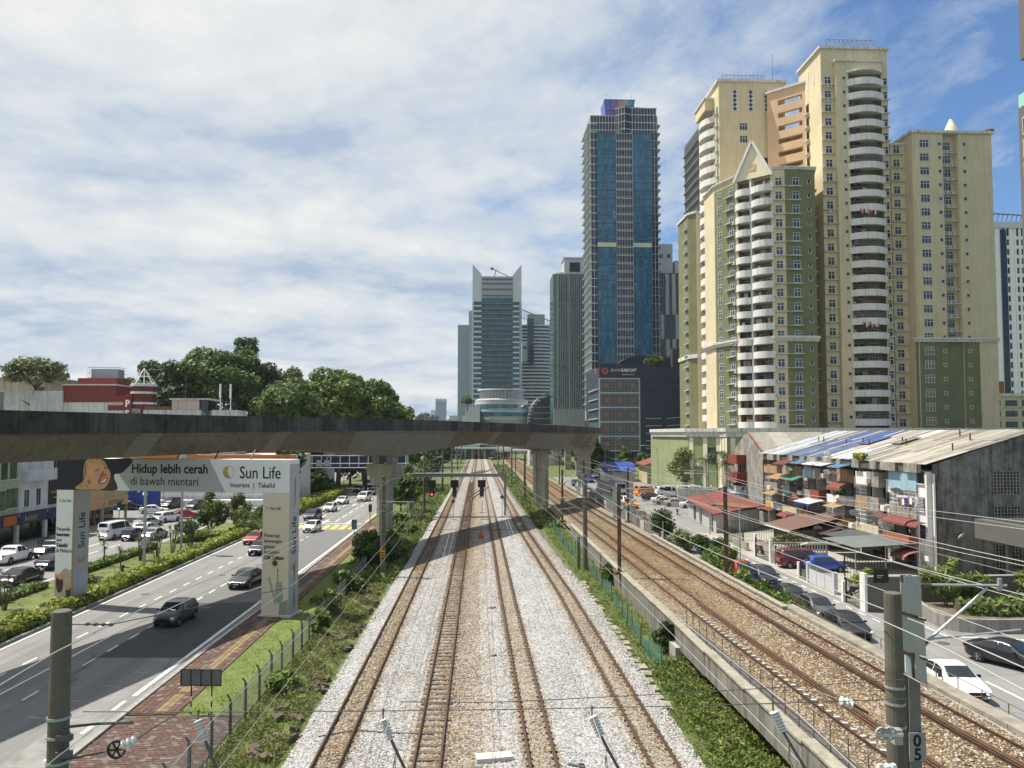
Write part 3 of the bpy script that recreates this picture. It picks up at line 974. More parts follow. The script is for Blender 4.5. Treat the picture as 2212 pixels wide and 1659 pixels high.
                # elevated viaduct
VNE = [(-33, 20), (-29.2, 33), (-26.3, 43), (-23.3, 53), (-21, 60), (-19, 65.8), (-16.2, 73.2), (-11.2, 85), (-5.06, 98.2), (2.5, 113), (10.2, 127.5), (14.7, 136), (19.4, 148), (23.6, 160),
    (27.5, 175), (31.4, 195), (34.6, 215), (36.6, 240), (37.6, 270), (38.0, 310), (38.0, 400)]
vz = lambda y: float(np.interp(y, [20, 43, 60, 85, 100, 125, 150, 215, 400], [14.75, 14.83, 14.95, 15.22, 15.27, 15.18, 15.0, 15.05, 15.05]))
edge = catmull([(x, y, 0) for x, y in VNE], .6)
cen = []
for i, p in enumerate(edge):
 d = (edge[min(i + 1, len(edge) - 1)] - edge[max(i - 1, 0)]).normalized()
 cen.append(p + Vector((-d.y, d.x, 0)) * 4.0)
dist = [0.0]
for i in range(1, len(cen)):
 dist.append(dist[-1] + (cen[i] - cen[i - 1]).length)
def vpos(s):
 x = float(np.interp(s, dist, [p.x for p in cen]))
 y = float(np.interp(s, dist, [p.y for p in cen]))
 return Vector((x, y, 0))
def vdir(s):
 d = (vpos(s + .5) - vpos(s - .5)).normalized()
 return d, Vector((d.y, -d.x, 0))
def s_at_y(y):
 return float(np.interp(y, [p.y for p in cen], dist))
PIERS = [s_at_y(94), s_at_y(138), s_at_y(182), s_at_y(216), s_at_y(250), s_at_y(290), s_at_y(330)]
PIERS = [s_at_y(27) - 12] + PIERS
PARA2 = mat('viaduct_parapet_grey', (0.085, 0.078, 0.066), .9, .35, 1.0, streak=.8, streak_col=(.018, .018, .016), blotch=.4, blotch_col=(.13, .12, .10), blotch_scale=.8, fine=.15)
GIRD = mat('viaduct_girder', (0.18, 0.152, 0.105), .9, .16, .7, streak=.75, streak_col=(.085, .058, .032), blotch=.4, blotch_col=(.15, .125, .085), fine=.06)
GIRD2 = mat('viaduct_girder_pale', (0.225, 0.205, 0.165), .9, .12, .7, streak=.4, streak_col=(.14, .12, .09), blotch=.25, blotch_col=(.2, .18, .15), fine=.06)
PARA = mat('viaduct_parapet', (0.045, 0.042, 0.037), .9, .45, 1.0, streak=.9, streak_col=(.012, .012, .011), blotch=.5, blotch_col=(.11, .10, .085), blotch_scale=.8, fine=.15)
via = thing('viaduct', 'long curved concrete rail viaduct with sooty dark parapet crossing above road and tracks', 'viaduct', (0, 0, 0))
SEG = 2.35
s = 2.0
k = 0
while s < dist[-1] - 3:
 prof_all = []
 far_ = vpos(s).y > 215
 L = SEG if not far_ else SEG * 4
 mb = MB()
 rows = []
 nst = 2
 for q in range(nst):
  ss = s + .012 + (L - .024) * q / (nst - 1)
  p = vpos(ss)
  d, r = vdir(ss)
  zt = vz(p.y)
  dp = min(abs(ss - a) for a in PIERS)
  dep = 1.72 + 1.45 * max(0.0, 1 - dp / 23.0) ** 1.25
  zb = zt - 1.3
  pr = [(3.85, zb), (3.85, zb - .2), (3.5, zb - .32), (2.35, zb - dep), (-2.35, zb - dep), (-3.5, zb - .32), (-3.85, zb - .2), (-3.85, zb)]
  rows.append([(p.x + r.x * o, p.y + r.y * o, z) for o, z in pr])
 n = 8
 mb.v = rows[0] + rows[1]
 for j in range(n):
  j2 = (j + 1) % n
  mb.f.append((j, j2, n + j2, n + j))
  mb.m.append(0)
 mb.f += [tuple(reversed(range(n))), tuple(range(n, 2 * n))]
 mb.m += [0, 0]
 dpier = min(abs(s + L / 2 - a) for a in PIERS)
 mb.build('girder_segment', GIRD if (dpier > 12 and k % 7) else GIRD2, via)
 for side in (1, -1):
  pm = MB()
  for q in range(2):
   ss = s + .01 + (L - .02) * q
   p = vpos(ss)
   d, r = vdir(ss)
   zt = vz(p.y)
   for o, z in ((4.0, zt - 1.34), (4.02, zt - .62), (4.0, zt - .58), (4.0, zt), (3.82, zt), (3.82, zt - 1.29), ):
    pm.v.append((p.x + r.x * o * side, p.y + r.y * o * side, z))
  for j in range(6):
   j2 = (j + 1) % 6
   q4 = (j, j2, 6 + j2, 6 + j)
   pm.f.append(q4 if side > 0 else tuple(reversed(q4)))
   pm.m.append(0)
  pm.f += [tuple(reversed(range(6))), tuple(range(6, 12))]
  pm.m += [0, 0]
  pm.build('parapet_panel', PARA2 if random.random() < .38 else PARA, via)
 s += L
 k += 1
PIERM = mat('pier_concrete', (0.34, 0.315, 0.25), .9, .12, .8, streak=.55, streak_col=(.11, .095, .07), blotch=.35, blotch_col=(.2, .18, .14), fine=.06)
for i, sp in enumerate(PIERS[1:]):
 p = vpos(sp)
 d, r = vdir(sp)
 rz = math.atan2(r.y, r.x)
 soff = vz(p.y) - 1.3 - 3.17
 lab = ['fluted round viaduct pier with a wide tapered head beside the left road', 'slim grooved viaduct pier between the railway and the light rail', 'broad flared viaduct pier at the right end of the visible deck',
     'viaduct pier first behind the broad flared one', 'viaduct pier second behind the broad flared one', 'viaduct pier third behind the broad flared one', 'farthest visible viaduct pier in the row under the receding deck'][i]
 t = thing('viaduct_pier', lab, 'pier', (p.x, p.y, 0), rz, 'viaduct piers')
 if i == 0:
  mb = MB()
  n = 40
  ring = []
  for j in range(n):
   a = 2 * math.pi * j / n
   rr = 1.0 if j % 4 in (0, 1) else .9
   ring.append((rr * math.cos(a), rr * math.sin(a)))
  mb.prism(ring, -.2, 4.6).build('column', PIERM, t)
  MB().prism(ring, 4.85, 7.3).build('column', PIERM, t)
  MB().cyl(0, 0, 4.6, 4.85, .96, n=24).build('band', PIERM, t)
  cap = MB()
  a_, b_ = [(-1.05, 7.3), (1.05, 7.3), (1.85, 8.9), (1.85, 9.9), (-1.85, 9.9), (-1.85, 8.9)], 1.25
  for sgn in (1,):
   cap.v = [(x, -b_, z) for x, z in a_] + [(x, b_, z) for x, z in a_]
   for j in range(6):
    j2 = (j + 1) % 6
    cap.f.append((j, j2, 6 + j2, 6 + j))
    cap.m.append(0)
   cap.f += [tuple(reversed(range(6))), tuple(range(6, 12))]
   cap.m += [0, 0]
  cap.build('pier_head', PIERM, t)
  for x in (-1.0, 1.0):
   MB().box(x - .45, x + .45, -.6, .6, 9.9, soff + .05).build('bearing', CONC, t)
 elif i == 1:
  mb = MB()
  for (x0, x1, yy) in ((-1.15, -.5, 1.0), (-.5, .5, .85), (.5, 1.15, 1.0)):
   mb.box(x0, x1, -yy, yy, -.3, soff - .35)
  mb.build('column', PIERM, t)
  MB().box(-1.3, 1.3, -1.1, 1.1, soff - .35, soff - .1).build('pier_head', PIERM, t)
  for x in (-.8, .8):
   MB().box(x - .3, x + .3, -.5, .5, soff - .1, soff + .04).build('bearing', CONC, t)
 else:
  MB().box(-1.15, 1.15, -1.2, 1.2, -.3, soff - 3.2).box(-.45, .45, -1.28, -1.2, 0, soff - 3.3).build('column', PIERM, t)
  cap = MB()
  a_ = [(-1.15, soff - 3.2), (1.15, soff - 3.2), (2.5, soff - .9), (2.5, soff), (-2.5, soff), (-2.5, soff - .9)]
  cap.v = [(x, -1.2, z) for x, z in a_] + [(x, 1.2, z) for x, z in a_]
  for j in range(6):
   j2 = (j + 1) % 6
   cap.f.append((j, j2, 6 + j2, 6 + j))
   cap.m.append(0)
  cap.f += [tuple(reversed(range(6))), tuple(range(6, 12))]
  cap.m += [0, 0]
  cap.build('pier_head', PIERM, t)
                # vehicles
def paint(name, col, metal=0.0, rough=.3):
 if name in MATS:
  return MATS[name]
 m = mat(name, col, rough, .04, 4, metal=metal, spec=.5)
 m.node_tree.nodes['Principled BSDF'].inputs['Coat Weight'].default_value = .6
 m.node_tree.nodes['Principled BSDF'].inputs['Coat Roughness'].default_value = .06
 return m
PAINT = {'white': paint('paint_white', (.74, .745, .74)), 'silver': paint('paint_silver', (.45, .46, .47), .5), 'black': paint('paint_black', (.012, .013, .016)),
   'grey': paint('paint_grey', (.075, .082, .09), .3), 'red': paint('paint_red', (.35, .018, .02)), 'blue': paint('paint_blue', (.02, .06, .32)), 'navy': paint('paint_navy', (.014, .02, .05), .2),
   'orange': paint('paint_orange', (.72, .22, .01)), 'gold': paint('paint_gold', (.42, .33, .24), .3), 'paleblue': paint('paint_pale_blue', (.42, .52, .66)), 'maroon': paint('paint_maroon', (.12, .012, .02))}
CGLASS = glass_mat('car_glass', (.02, .024, .028), .04, .8, .2, 1.5)
TYRE = mat('tyre_rubber', (.018, .018, .018), .9, .2, 5)
RIM = mat('wheel_rim', (.42, .43, .44), .35, .1, 5, metal=.7)
LAMP = mat('lamp_clear', (.72, .74, .76), .15, .05, 5, spec=.8)
LAMP_R = mat('lamp_red', (.35, .012, .012), .2, .1, 5, spec=.7)
PLATE = mat('plate_black', (.02, .02, .02), .5, .1, 3)
STY = {
 'sedan': (4.6, 1.78, .95, [(0, .55), (.012, .66), (.06, .74), (.17, .87), (.27, .98), (.345, 1.19), (.42, 1.39), (.50, 1.46), (.62, 1.465), (.71, 1.39), (.79, 1.22), (.865, 1.08), (.96, 1.04), (.988, .92), (1, .6)], (.275, .435), (.70, .865), [(.36, .555), (.57, .76)], .31),
 'hatch': (3.85, 1.68, .98, [(0, .55), (.012, .68), (.05, .78), (.14, .92), (.23, 1.03), (.32, 1.28), (.41, 1.48), (.5, 1.535), (.65, 1.55), (.82, 1.5), (.90, 1.38), (.955, 1.05), (.985, .9), (1, .55)], (.235, .42), (.875, .955), [(.33, .56), (.575, .84)], .29),
 'suv': (4.5, 1.84, 1.06, [(0, .6), (.012, .78), (.05, .92), (.16, 1.04), (.245, 1.12), (.32, 1.38), (.39, 1.6), (.48, 1.675), (.65, 1.69), (.83, 1.63), (.91, 1.48), (.96, 1.12), (.988, .95), (1, .6)], (.25, .4), (.885, .96), [(.33, .55), (.565, .86)], .35),
 'mpv': (4.9, 1.86, 1.15, [(0, .6), (.012, .85), (.05, 1.0), (.12, 1.12), (.18, 1.22), (.26, 1.52), (.34, 1.8), (.42, 1.89), (.65, 1.92), (.9, 1.86), (.96, 1.7), (.985, 1.15), (1, .6)], (.185, .35), (.945, .985), [(.27, .52), (.535, .92)], .34),
 'van': (5.3, 1.9, 1.3, [(0, .6), (.012, .95), (.04, 1.1), (.08, 1.25), (.15, 1.65), (.215, 2.05), (.29, 2.24), (.5, 2.28), (.9, 2.26), (.965, 2.18), (.985, 1.3), (1, .6)], (.085, .225), (.955, .985), [(.17, .34), (.37, .93)], .34),
 'pickup': (5.25, 1.86, 1.12, [(0, .65), (.012, .85), (.05, .98), (.15, 1.1), (.24, 1.17), (.30, 1.42), (.36, 1.66), (.42, 1.76), (.53, 1.77), (.585, 1.7), (.615, 1.3), (.625, 1.14), (.8, 1.14), (.985, 1.14), (1, .7)], (.245, .365), (.585, .615), [(.31, .44), (.455, .565)], .38)}
CAR_MESH = {}
def car_meshes(style):
 if style in CAR_MESH:
  return CAR_MESH[style]
 L, Wd, belt, prof, ws, rw, sw, wr_ = STY[style]
 H = max(z for _, z in prof)
 px_ = [p[0] for p in prof]
 pz = [p[1] for p in prof]
 def ring(f):
  zt = float(np.interp(f, px_, pz))
  e = min(f, 1 - f)
  w = Wd / 2 * (1 - .30 * max(0, 1 - e / .10) ** 2)
  zb = .24 + .10 * max(0, 1 - e / .06)
  bl = min(belt + .06 * (f - .4), zt - .03)
  g = max(0.0, (zt - bl) / (H - belt))
  wt = w * (.97 - .20 * min(1, g))
  if zt - bl < .08:
   wt = w * .93
  return [(0, zb), (w * .88, zb), (w, zb + .16), (w * 1.0, (zb + bl) * .52), (w * .975, bl), (wt, zt - .045 if zt - bl > .1 else zt - .012), (wt * .82, zt), (0, zt + .012)], w, wt, bl, zt
 st = sorted(set(px_ + [i / 26 for i in range(1, 26)]))
 mb = MB()
 n = 14
 for f in st:
  h = ring(f)[0]
  x = L / 2 - f * L
  pts = [(y, z) for y, z in h] + [(-y, z) for y, z in reversed(h[1:-1])]
  mb.v += [(x, y, z) for y, z in pts]
 for i in range(len(st) - 1):
  for j in range(n):
   j2 = (j + 1) % n
   mb.f.append((i * n + j, i * n + j2, (i + 1) * n + j2, (i + 1) * n + j))
   mb.m.append(0)
 mb.f += [tuple(range(n)), tuple(reversed(range((len(st) - 1) * n, len(st) * n)))]
 mb.m += [0, 0]
 out = {'body': mb.mesh('body', PAINT['white'], True)}
 def side(f, t, sgn):
  h, w, wt, bl, zt = ring(f)
  y = h[4][0] + (h[5][0] - h[4][0]) * t
  z = h[4][1] + (h[5][1] - h[4][1]) * t
  return (L / 2 - f * L, sgn * (y + .014), z + .004)
 for k, (a, b) in enumerate(sw):
  for sgn in (1, -1):
   m2 = MB()
   fs = [a + (b - a) * i / 4 for i in range(5)]
   lo = [side(f, .06, sgn) for f in fs]
   hi = [side(f, .93, sgn) for f in fs]
   if k == 0:
    hi[0] = side(fs[0] + .012, .5, sgn)
   for i in range(4):
    q = [lo[i], lo[i + 1], hi[i + 1], hi[i]]
    m2.face(q if sgn < 0 else q[::-1])
   out['side%d%d' % (k, sgn)] = m2.mesh('side_window', CGLASS, True)
 for nm, (a, b) in (('windscreen', ws), ('rear_window', rw)):
  m2 = MB()
  d = 1 if nm == 'windscreen' else -1
  fs = [a + .008 + (b - a - .016) * i / 4 for i in range(5)]
  rows = []
  for f in fs:
   h, w, wt, bl, zt = ring(f)
   yy = wt * .86
   rows.append([(L / 2 - f * L + d * .014, yy * q, zt + .016 + .008 * (1 - abs(q))) for q in (-1, -.5, 0, .5, 1)])
  for i in range(4):
   for j in range(4):
    m2.face([rows[i][j], rows[i][j + 1], rows[i + 1][j + 1], rows[i + 1][j]])
  out[nm] = m2.mesh(nm, CGLASS, True)
 r = wr_
 w = Wd / 2
 out['tyre'] = MB().lathe([(r * .6, -.1), (r * .97, -.1), (r, -.07), (r, .07), (r * .97, .1), (r * .6, .1)], n=18, axis='Y').mesh('wheel', TYRE, True)
 rm = MB().lathe([(0.0, .085), (r * .16, .095), (r * .16, .06), (r * .62, .075), (r * .66, .105), (r * .62, .108)], n=18, axis='Y')
 for k in range(5):
  a = 2 * math.pi * k / 5
  rm.bar((0, .09, 0), (math.cos(a) * r * .6, .09, math.sin(a) * r * .6), r * .18, .02)
 out['rim'] = rm.mesh('rim', RIM)
 am = MB()
 am.lathe([(0, .0), (r + .055, .0), (r + .055, -.05)], n=20, axis='Y')
 out['arch'] = am.mesh('wheel_arch', BLACK)
 zf = float(np.interp(.05, px_, pz))
 out['hl'] = MB().obox((0, 0, 0), (.30, .34, .13), 0, 0, 0, R(14)).mesh('headlight', LAMP)
 out['tl'] = MB().obox((0, 0, 0), (.10, .30, .2)).mesh('taillight', LAMP_R)
 out['grille'] = MB().box(-.02, .02, -.42, .42, -.07, .07).box(-.02, .0, -.6, .6, -.32, -.18).mesh('grille', BLACK)
 out['plate'] = MB().box(-.01, .012, -.25, .25, -.055, .055).mesh('number_plate', PLATE)
 pw = MB()
 for k in range(5):
  pw.box(.012, .016, -.19 + k * .08, -.14 + k * .08, -.03, .03)
 out['mirror'] = MB().obox((0, 0, 0), (.1, .18, .12)).mesh('mirror', BLACK)
 out['dim'] = (L, Wd, zf, belt, r, ws[0])
 CAR_MESH[style] = out
 return out
def car(style, colour, loc, head, label, category='car', group='cars', roof=None):
 """head = compass heading of the front in degrees: 0 faces away along +Y, 180 faces the viewer"""
 M = car_meshes(style)
 L, Wd, zf, belt, r, wsf = M['dim']
 t = thing({'van': 'van', 'pickup': 'pickup_truck'}.get(style, 'car'), label, category, loc, R(90 - head), group)
 def part(k, nm, p, rz=0.0, par=t):
  return put(M[k], nm, par, p, rz)
 b = part('body', 'body', (0, 0, 0))
 b.material_slots[0].link = 'OBJECT'
 b.material_slots[0].material = PAINT[colour]
 for k in ('side01', 'side0-1', 'side11', 'side1-1'):
  part(k, 'side_window', (0, 0, 0))
 part('windscreen', 'windscreen', (0, 0, 0))
 part('rear_window', 'rear_window', (0, 0, 0))
 for fx in (.19, .80):
  for sg in (1, -1):
   x = L / 2 - fx * L
   part('arch', 'wheel_arch', (x, sg * (Wd / 2 + .003), r + .02), 0 if sg > 0 else math.pi)
   w_ = part('tyre', 'wheel', (x, sg * (Wd / 2 - .085), r), 0 if sg > 0 else math.pi)
   part('rim', 'rim', (0, 0.005, 0), 0, w_)
 for sg in (1, -1):
  part('hl', 'headlight', (L / 2 - .23, sg * Wd * .345, zf - .085), sg * -.32)
  part('tl', 'taillight', (-L / 2 + .085, sg * Wd * .36, belt - .1), sg * .2)
  part('mirror', 'mirror', (L / 2 - (wsf + .07) * L, sg * (Wd / 2 + .1), belt + .06))
 part('grille', 'grille', (L / 2 + .0, 0, zf - .13))
 part('plate', 'number_plate', (L / 2 + .03, 0, .42))
 part('plate', 'number_plate', (-L / 2 - .03, 0, .6), math.pi)
 if roof:
  MB().obox((0, 0, 0), (.45, .2, .12)).build('roof_sign', LAMP, t, (0, 0, roof))
 return t
G1 = 'cars driving towards the viewer on the left road'
car('hatch', 'grey', (-21.7, 56.2, .03), 186, 'dark grey hatchback half in shade, nearest moving car on the left road', group=G1)
car('sedan', 'black', (-20.7, 69.5, .03), 187, 'black sedan with lit headlamps driving behind the grey hatchback', group=G1)
car('hatch', 'black', (-24.6, 87.6, .03), 186, 'small black hatchback in the middle lane just left of the billboard pillar', group=G1)
car('sedan', 'red', (-27.7, 96.4, .03), 186, 'red taxi with white bonnet and roof in the lane by the median hedge', 'taxi', group=G1, roof=1.52)
car('hatch', 'white', (-23.1, 107.2, .03), 186, 'white car at the yellow crossing partly hidden by the billboard pillar', group=G1)
car('suv', 'navy', (-26.2, 122, .03), 186, 'dark blue car waiting past the crossing behind the billboard pillar', group=G1)
car('hatch', 'white', (-26.0, 134.8, .03), 186, 'white hatchback in the lane beside the yellow green hedge', group=G1)
car('sedan', 'white', (-26.5, 149.5, .03), 186, 'white sedan with black grille, following the white hatchback', group=G1)
car('mpv', 'white', (-23.2, 155.5, .03), 186, 'tall white people carrier in the middle lane left of the fluted pier', 'people carrier', group=G1)
car('sedan', 'silver', (-24.0, 172.5, .03), 186, 'silver sedan in shade just behind the white people carrier', group=G1)
car('suv', 'black', (-27.9, 178.5, .03), 186, 'black car in deep shade by the median under the trees', group=G1)
car('mpv', 'black', (-27.6, 196, .03), 186, 'black van shaped car furthest back in the shade of the trees', group=G1)
G1b = 'cars far up the left road'
car('suv', 'grey', (-25, 240, .03), 186, 'dark car queueing right of the pier head', group=G1b)
car('sedan', 'white', (-24.5, 264, .03), 187, 'white car right of the queueing dark car', group=G1b)
car('sedan', 'blue', (-28, 322, .03), 188, 'blue car on the distant bend beside a dark wall', group=G1b)
car('sedan', 'red', (-30.6, 370, .03), 190, 'red car furthest away on the distant bend', group=G1b)
car('suv', 'orange', (-22.5, 216, .03), 186, 'yellow orange car behind the fluted pier', group=G1b)
car('sedan', 'black', (-22.6, 227, .03), 186, 'black car between the yellow car and the dark queueing car', group=G1b)
G2 = 'cars on the far carriageway and its parking row'
car('pickup', 'white', (-49.2, 83.0, .03), 2, 'white pickup at the left edge beyond the median', 'pickup', group=G2)
car('sedan', 'navy', (-42.9, 79.5, .03), 0, 'dark blue sedan peeping out left of the left billboard pillar', group=G2)
car('pickup', 'black', (-47.6, 87.7, .03), 0, 'black pickup parked behind the left billboard pillar', 'pickup', group=G2)
car('sedan', 'black', (-41.4, 71.5, .03), 0, 'black car at the left edge behind the dracaena plants', group=G2)
car('van', 'white', (-47.2, 101.5, .03), 8, 'white high roof van seen from behind on the far carriageway', 'van', group=G2)
car('hatch', 'navy', (-44.2, 100.0, .03), 4, 'dark blue hatchback next to the white van', group=G2)
car('sedan', 'silver', (-41.9, 100.8, .03), 4, 'pale silver car behind the spiky plants right of the dark hatchback', group=G2)
car('sedan', 'white', (-45.4, 106.6, .03), 6, 'white car just in front of the high roof van', group=G2)
car('sedan', 'silver', (-48.3, 114.0, .03), 22, 'silver sedan turning at the junction above the white van', group=G2)
car('suv', 'white', (-48.0, 119.8, .03), 20, 'white car half hidden by the lamp post at the junction', group=G2)
car('sedan', 'red', (-47.0, 124.6, .03), 60, 'red sedan crossing at the junction left of the round shrub', group=G2)
car('sedan', 'white', (-55.4, 132.8, .03), 75, 'pale parked car before the orange building', group=G2)
car('suv', 'black', (-50.9, 140, .03), 190, 'black car facing the viewer in the forecourt of the orange building', group=G2)
car('mpv', 'black', (-56.2, 142, .03), 185, 'black people carrier behind the globe lamps', group=G2)
car('suv', 'navy', (-62, 139, .03), 90, 'dark car parked at the left of the forecourt', group=G2)
car('suv', 'silver', (-41.6, 150, .03), 186, 'silver blue car above the shrubs left of the billboard pillar', group=G2)
car('sedan', 'maroon', (-43.2, 138, .03), 120, 'dark red car seen through the shrubs', group=G2)
def motorbike(label, loc, head, colour='black'):
 t = thing('motorcycle', label, 'motorcycle', loc, R(90 - head), 'motorcycles')
 for x in (-.62, .62):
  w_ = MB().lathe([(.18, -.05), (.28, -.05), (.3, 0), (.28, .05), (.18, .05)], n=14, axis='Y').build('wheel', TYRE, t, (x, 0, .3))
  MB().lathe([(0, .02), (.17, .03)], n=10, axis='Y').build('rim', RIM, w_)
 MB().tube([(-.62, 0, .3), (-.3, 0, .5), (.1, 0, .38), (.35, 0, .75), (.62, 0, .3)], .05, 6).build('frame', BLACK, t)
 MB().obox((-.32, 0, .76), (.75, .24, .12), 0, 0, 0, R(4)).build('seat', BLACK, t)
 MB().obox((.3, 0, .72), (.3, .34, .45), 0, 0, 0, R(-18)).build('fairing', PAINT[colour], t)
 MB().tube([(.38, -.34, 1.0), (.42, 0, .98), (.38, .34, 1.0)], .02, 5).build('handlebar', STEEL_D, t)
 return t
motorbike('motorcycle parked by the shop posts behind the white van', (-50.5, 108.5, .03), 100, 'red')
motorbike('dark motorcycle standing before the shops at the left', (-53.2, 96.5, .03), 80)
motorbike('motorcycle by the kerb left of the silver sedan', (-51.5, 113.5, .03), 100)
                # greenery materials
LF = leaf_mat('leaf_green', (.04, .075, .016), (.15, .225, .045))
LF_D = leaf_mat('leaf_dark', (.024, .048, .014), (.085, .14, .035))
LF_M = leaf_mat('leaf_mid', (.06, .105, .02), (.21, .29, .06))
LF_L = leaf_mat('leaf_light', (.085, .12, .026), (.24, .30, .075))
LF_Y = leaf_mat('leaf_yellow', (.18, .22, .025), (.46, .48, .06))
LF_W = leaf_mat('weed_leaf', (.09, .125, .028), (.29, .33, .085), scale=.9, tip=(.22, .17, .09))
LF_B = leaf_mat('dry_leaf', (.12, .09, .05), (.28, .22, .13), scale=.9)
LF_G = leaf_mat('olive_leaf', (.085, .11, .04), (.25, .28, .115))
def hedge(label, pts, w, h, leaf, dens=60, size=.14, seed=1, cat='hedge'):
 rng = np.random.default_rng(seed)
 t = thing('hedge', label, cat, (pts[0][0], pts[0][1], 0))
 C_, Nn = [], []
 core = MB()
 for a, b in zip(pts[:-1], pts[1:]):
  a, b = np.array(a, float), np.array(b, float)
  d = b - a
  L = np.linalg.norm(d)
  d /= L
  nrm = np.array([d[1], -d[0]])
  n = int(L * (w + 2 * h) * dens)
  u = rng.uniform(0, L, n)
  q = rng.uniform(-h, w + h, n)
  hh = h * (0.88 + .12 * np.sin(u * 1.3 + seed) + rng.normal(0, .05, n))
  top = (q > 0) & (q < w)
  off = np.where(q <= 0, 0, np.where(q >= w, w, q)) - w / 2 + rng.normal(0, .07, n)
  z = np.where(top, hh, np.where(q <= 0, -q, q - w) * hh / h)
  z = np.clip(z + rng.normal(0, .05, n), .04, None)
  x = a[0] + d[0] * u + nrm[0] * off - pts[0][0]
  y = a[1] + d[1] * u + nrm[1] * off - pts[0][1]
  C_.append(np.stack([x, y, z], 1))
  s_ = np.where(q <= 0, -1, np.where(q >= w, 1, 0))
  Nn.append(np.stack([nrm[0] * s_, nrm[1] * s_, np.where(top, 1, .5)], 1))
  k = [(a[0] + nrm[0] * o - pts[0][0], a[1] + nrm[1] * o - pts[0][1]) for o in (-w * .42, w * .42)] + [(b[0] + nrm[0] * o - pts[0][0], b[1] + nrm[1] * o - pts[0][1]) for o in (w * .42, -w * .42)]
  core.prism(k[::-1] if False else k, 0, h * .8)
 put(leaf_mesh('foliage', np.concatenate(C_), np.concatenate(Nn), size, leaf, rng, jit=.6), 'foliage', t)
 core.build('branches', BARK, t)
 return t
hedge('long clipped yellow green hedge along the kerb of the median', [(-31.5, 22), (-31.5, 108)], 1.7, .95, [LF_Y, LF_M, LF_M, LF_Y], 55, .17, 3)
hedge('low hedge at the back edge of the median by the far carriageway', [(-38.4, 74), (-38.4, 92)], 1.3, .7, LF_M, 50, .16, 4)
hedge('low hedge fragment at the far left of the median', [(-38.2, 58), (-38.2, 69)], 1.2, .7, LF_M, 50, .16, 9)
hedge('bright yellow hedge on the median beyond the crossing', [(-31.9, 127), (-31.3, 172)], 3.0, 1.5, [LF_Y, LF_Y, LF_M], 22, .3, 5)
hedge('yellow green edging hedge round the median shrubs', [(-37.5, 96), (-33.5, 100), (-32.8, 108)], 1.2, .8, [LF_Y, LF_M], 40, .18, 6)
def spiky(label, loc, h, stems, seed, leaf=None, blade=.55, spread=.8):
 """dracaena: bare canes each ending in a rosette of strap leaves"""
 rng = np.random.default_rng(seed)
 t = thing('dracaena', label, 'plant', loc, 0, 'dracaena clumps on the median')
 mb = MB()
 cc, dd = [], []
 for i in range(stems):
  a = rng.uniform(0, 6.28)
  hh = h * rng.uniform(.55, 1.0)
  sx, sy = math.cos(a) * spread * rng.uniform(.2, 1), math.sin(a) * spread * rng.uniform(.2, 1)
  mb.tube([(sx * .3, sy * .3, -.05), (sx * .6, sy * .6, hh * .5), (sx, sy, hh)], [.05, .045, .035], 5)
  for j in range(34):
   b = rng.uniform(0, 6.28)
   e = rng.uniform(-.5, 1.25)
   d = np.array([math.cos(b) * math.cos(e), math.sin(b) * math.cos(e), math.sin(e)])
   cc.append((sx, sy, hh))
   dd.append(d)
 mb.build('stem', BARK, t)
 lm = MB()
 for c, d in zip(cc, dd):
  c, d = Vector(c), Vector(d)
  L = blade * rng.uniform(.7, 1.2)
  s = d.cross(Vector((0, 0, 1)))
  s = s.normalized() * .035 if s.length > .05 else Vector((.035, 0, 0))
  m_ = c + d * L * .55
  e_ = c + d * L - Vector((0, 0, .18 * L))
  lm.face([c - s * .6, m_ - s, m_ + s, c + s * .6])
  lm.face([m_ - s, e_, m_ + s])
 lm.build('leaves', leaf or LF, t)
 return t
spk = [(-38.6, 62.5, 2.6, 5, 'dracaena clump nearest the left edge of the median'), (-36.2, 60.3, 2.4, 4, 'lone dracaena left of the left billboard pillar'), (-38.0, 79.5, 2.6, 3, 'pair of dracaenas just right of the left billboard pillar'),
    (-36.3, 79.5, 2.2, 2, 'short dracaena second from the left billboard pillar'), (-36.0, 83, 2.9, 6, 'dense dracaena clump midway to the lamp post'), (-34.9, 84.6, 3.0, 5, 'dracaena clump left of the grey lamp post'),
    (-34.6, 88, 3.0, 6, 'dracaena clump just right of the lamp post'), (-34.2, 92.5, 3.4, 7, 'tall bushy dracaena between lamp post and round shrub'), (-35.3, 94.5, 3.0, 5, 'bushy dracaena behind the tall one near the round shrub'), (-37.2, 88.5, 2.4, 4, 'dracaena at the back of the median near the far carriageway')]
for i, (x, y, h, n, lab) in enumerate(spk):
 spiky(lab, (x, y, .08), h, n, 20 + i, [LF, LF_D][i % 2])
shrub('shrub', 'tall rounded dark shrub under the middle of the billboard', (-36.3, 105, .05), 2.3, 2.3, 5.6, LF, 2600, .22, 31, cat='shrub')
shrub('shrub', 'looser olive shrub right of the rounded one', (-33.2, 108, .05), 2.0, 2.0, 5.0, LF_G, 1500, .22, 32)
shrub('shrub', 'small dark shrub left of the tall rounded one', (-37.9, 101.5, .05), 1.4, 1.4, 2.6, LF_D, 1100, .2, 33)
shrub('shrub', 'feathery spiky bush between round shrub and billboard pillar', (-31.8, 106, .05), 2.2, 1.8, 3.0, LF_L, 1300, .42, 34, aspect=.09)
shrub('shrub', 'dark bush against the billboard pillar', (-29.6 - 1.6, 112, .05), 1.8, 1.5, 3.4, LF_D, 1000, .24, 35)
shrub('shrub', 'low round clipped bush in front of the tall shrub', (-34.4, 98.3, .05), 2.2, 1.6, 1.4, LF_M, 1200, .17, 36)
shrub('shrub', 'low flowering bush on the bare soil of the median', (-35.2, 70.8, .08), 1.3, 1.0, .8, LF_G, 700, .12, 37)
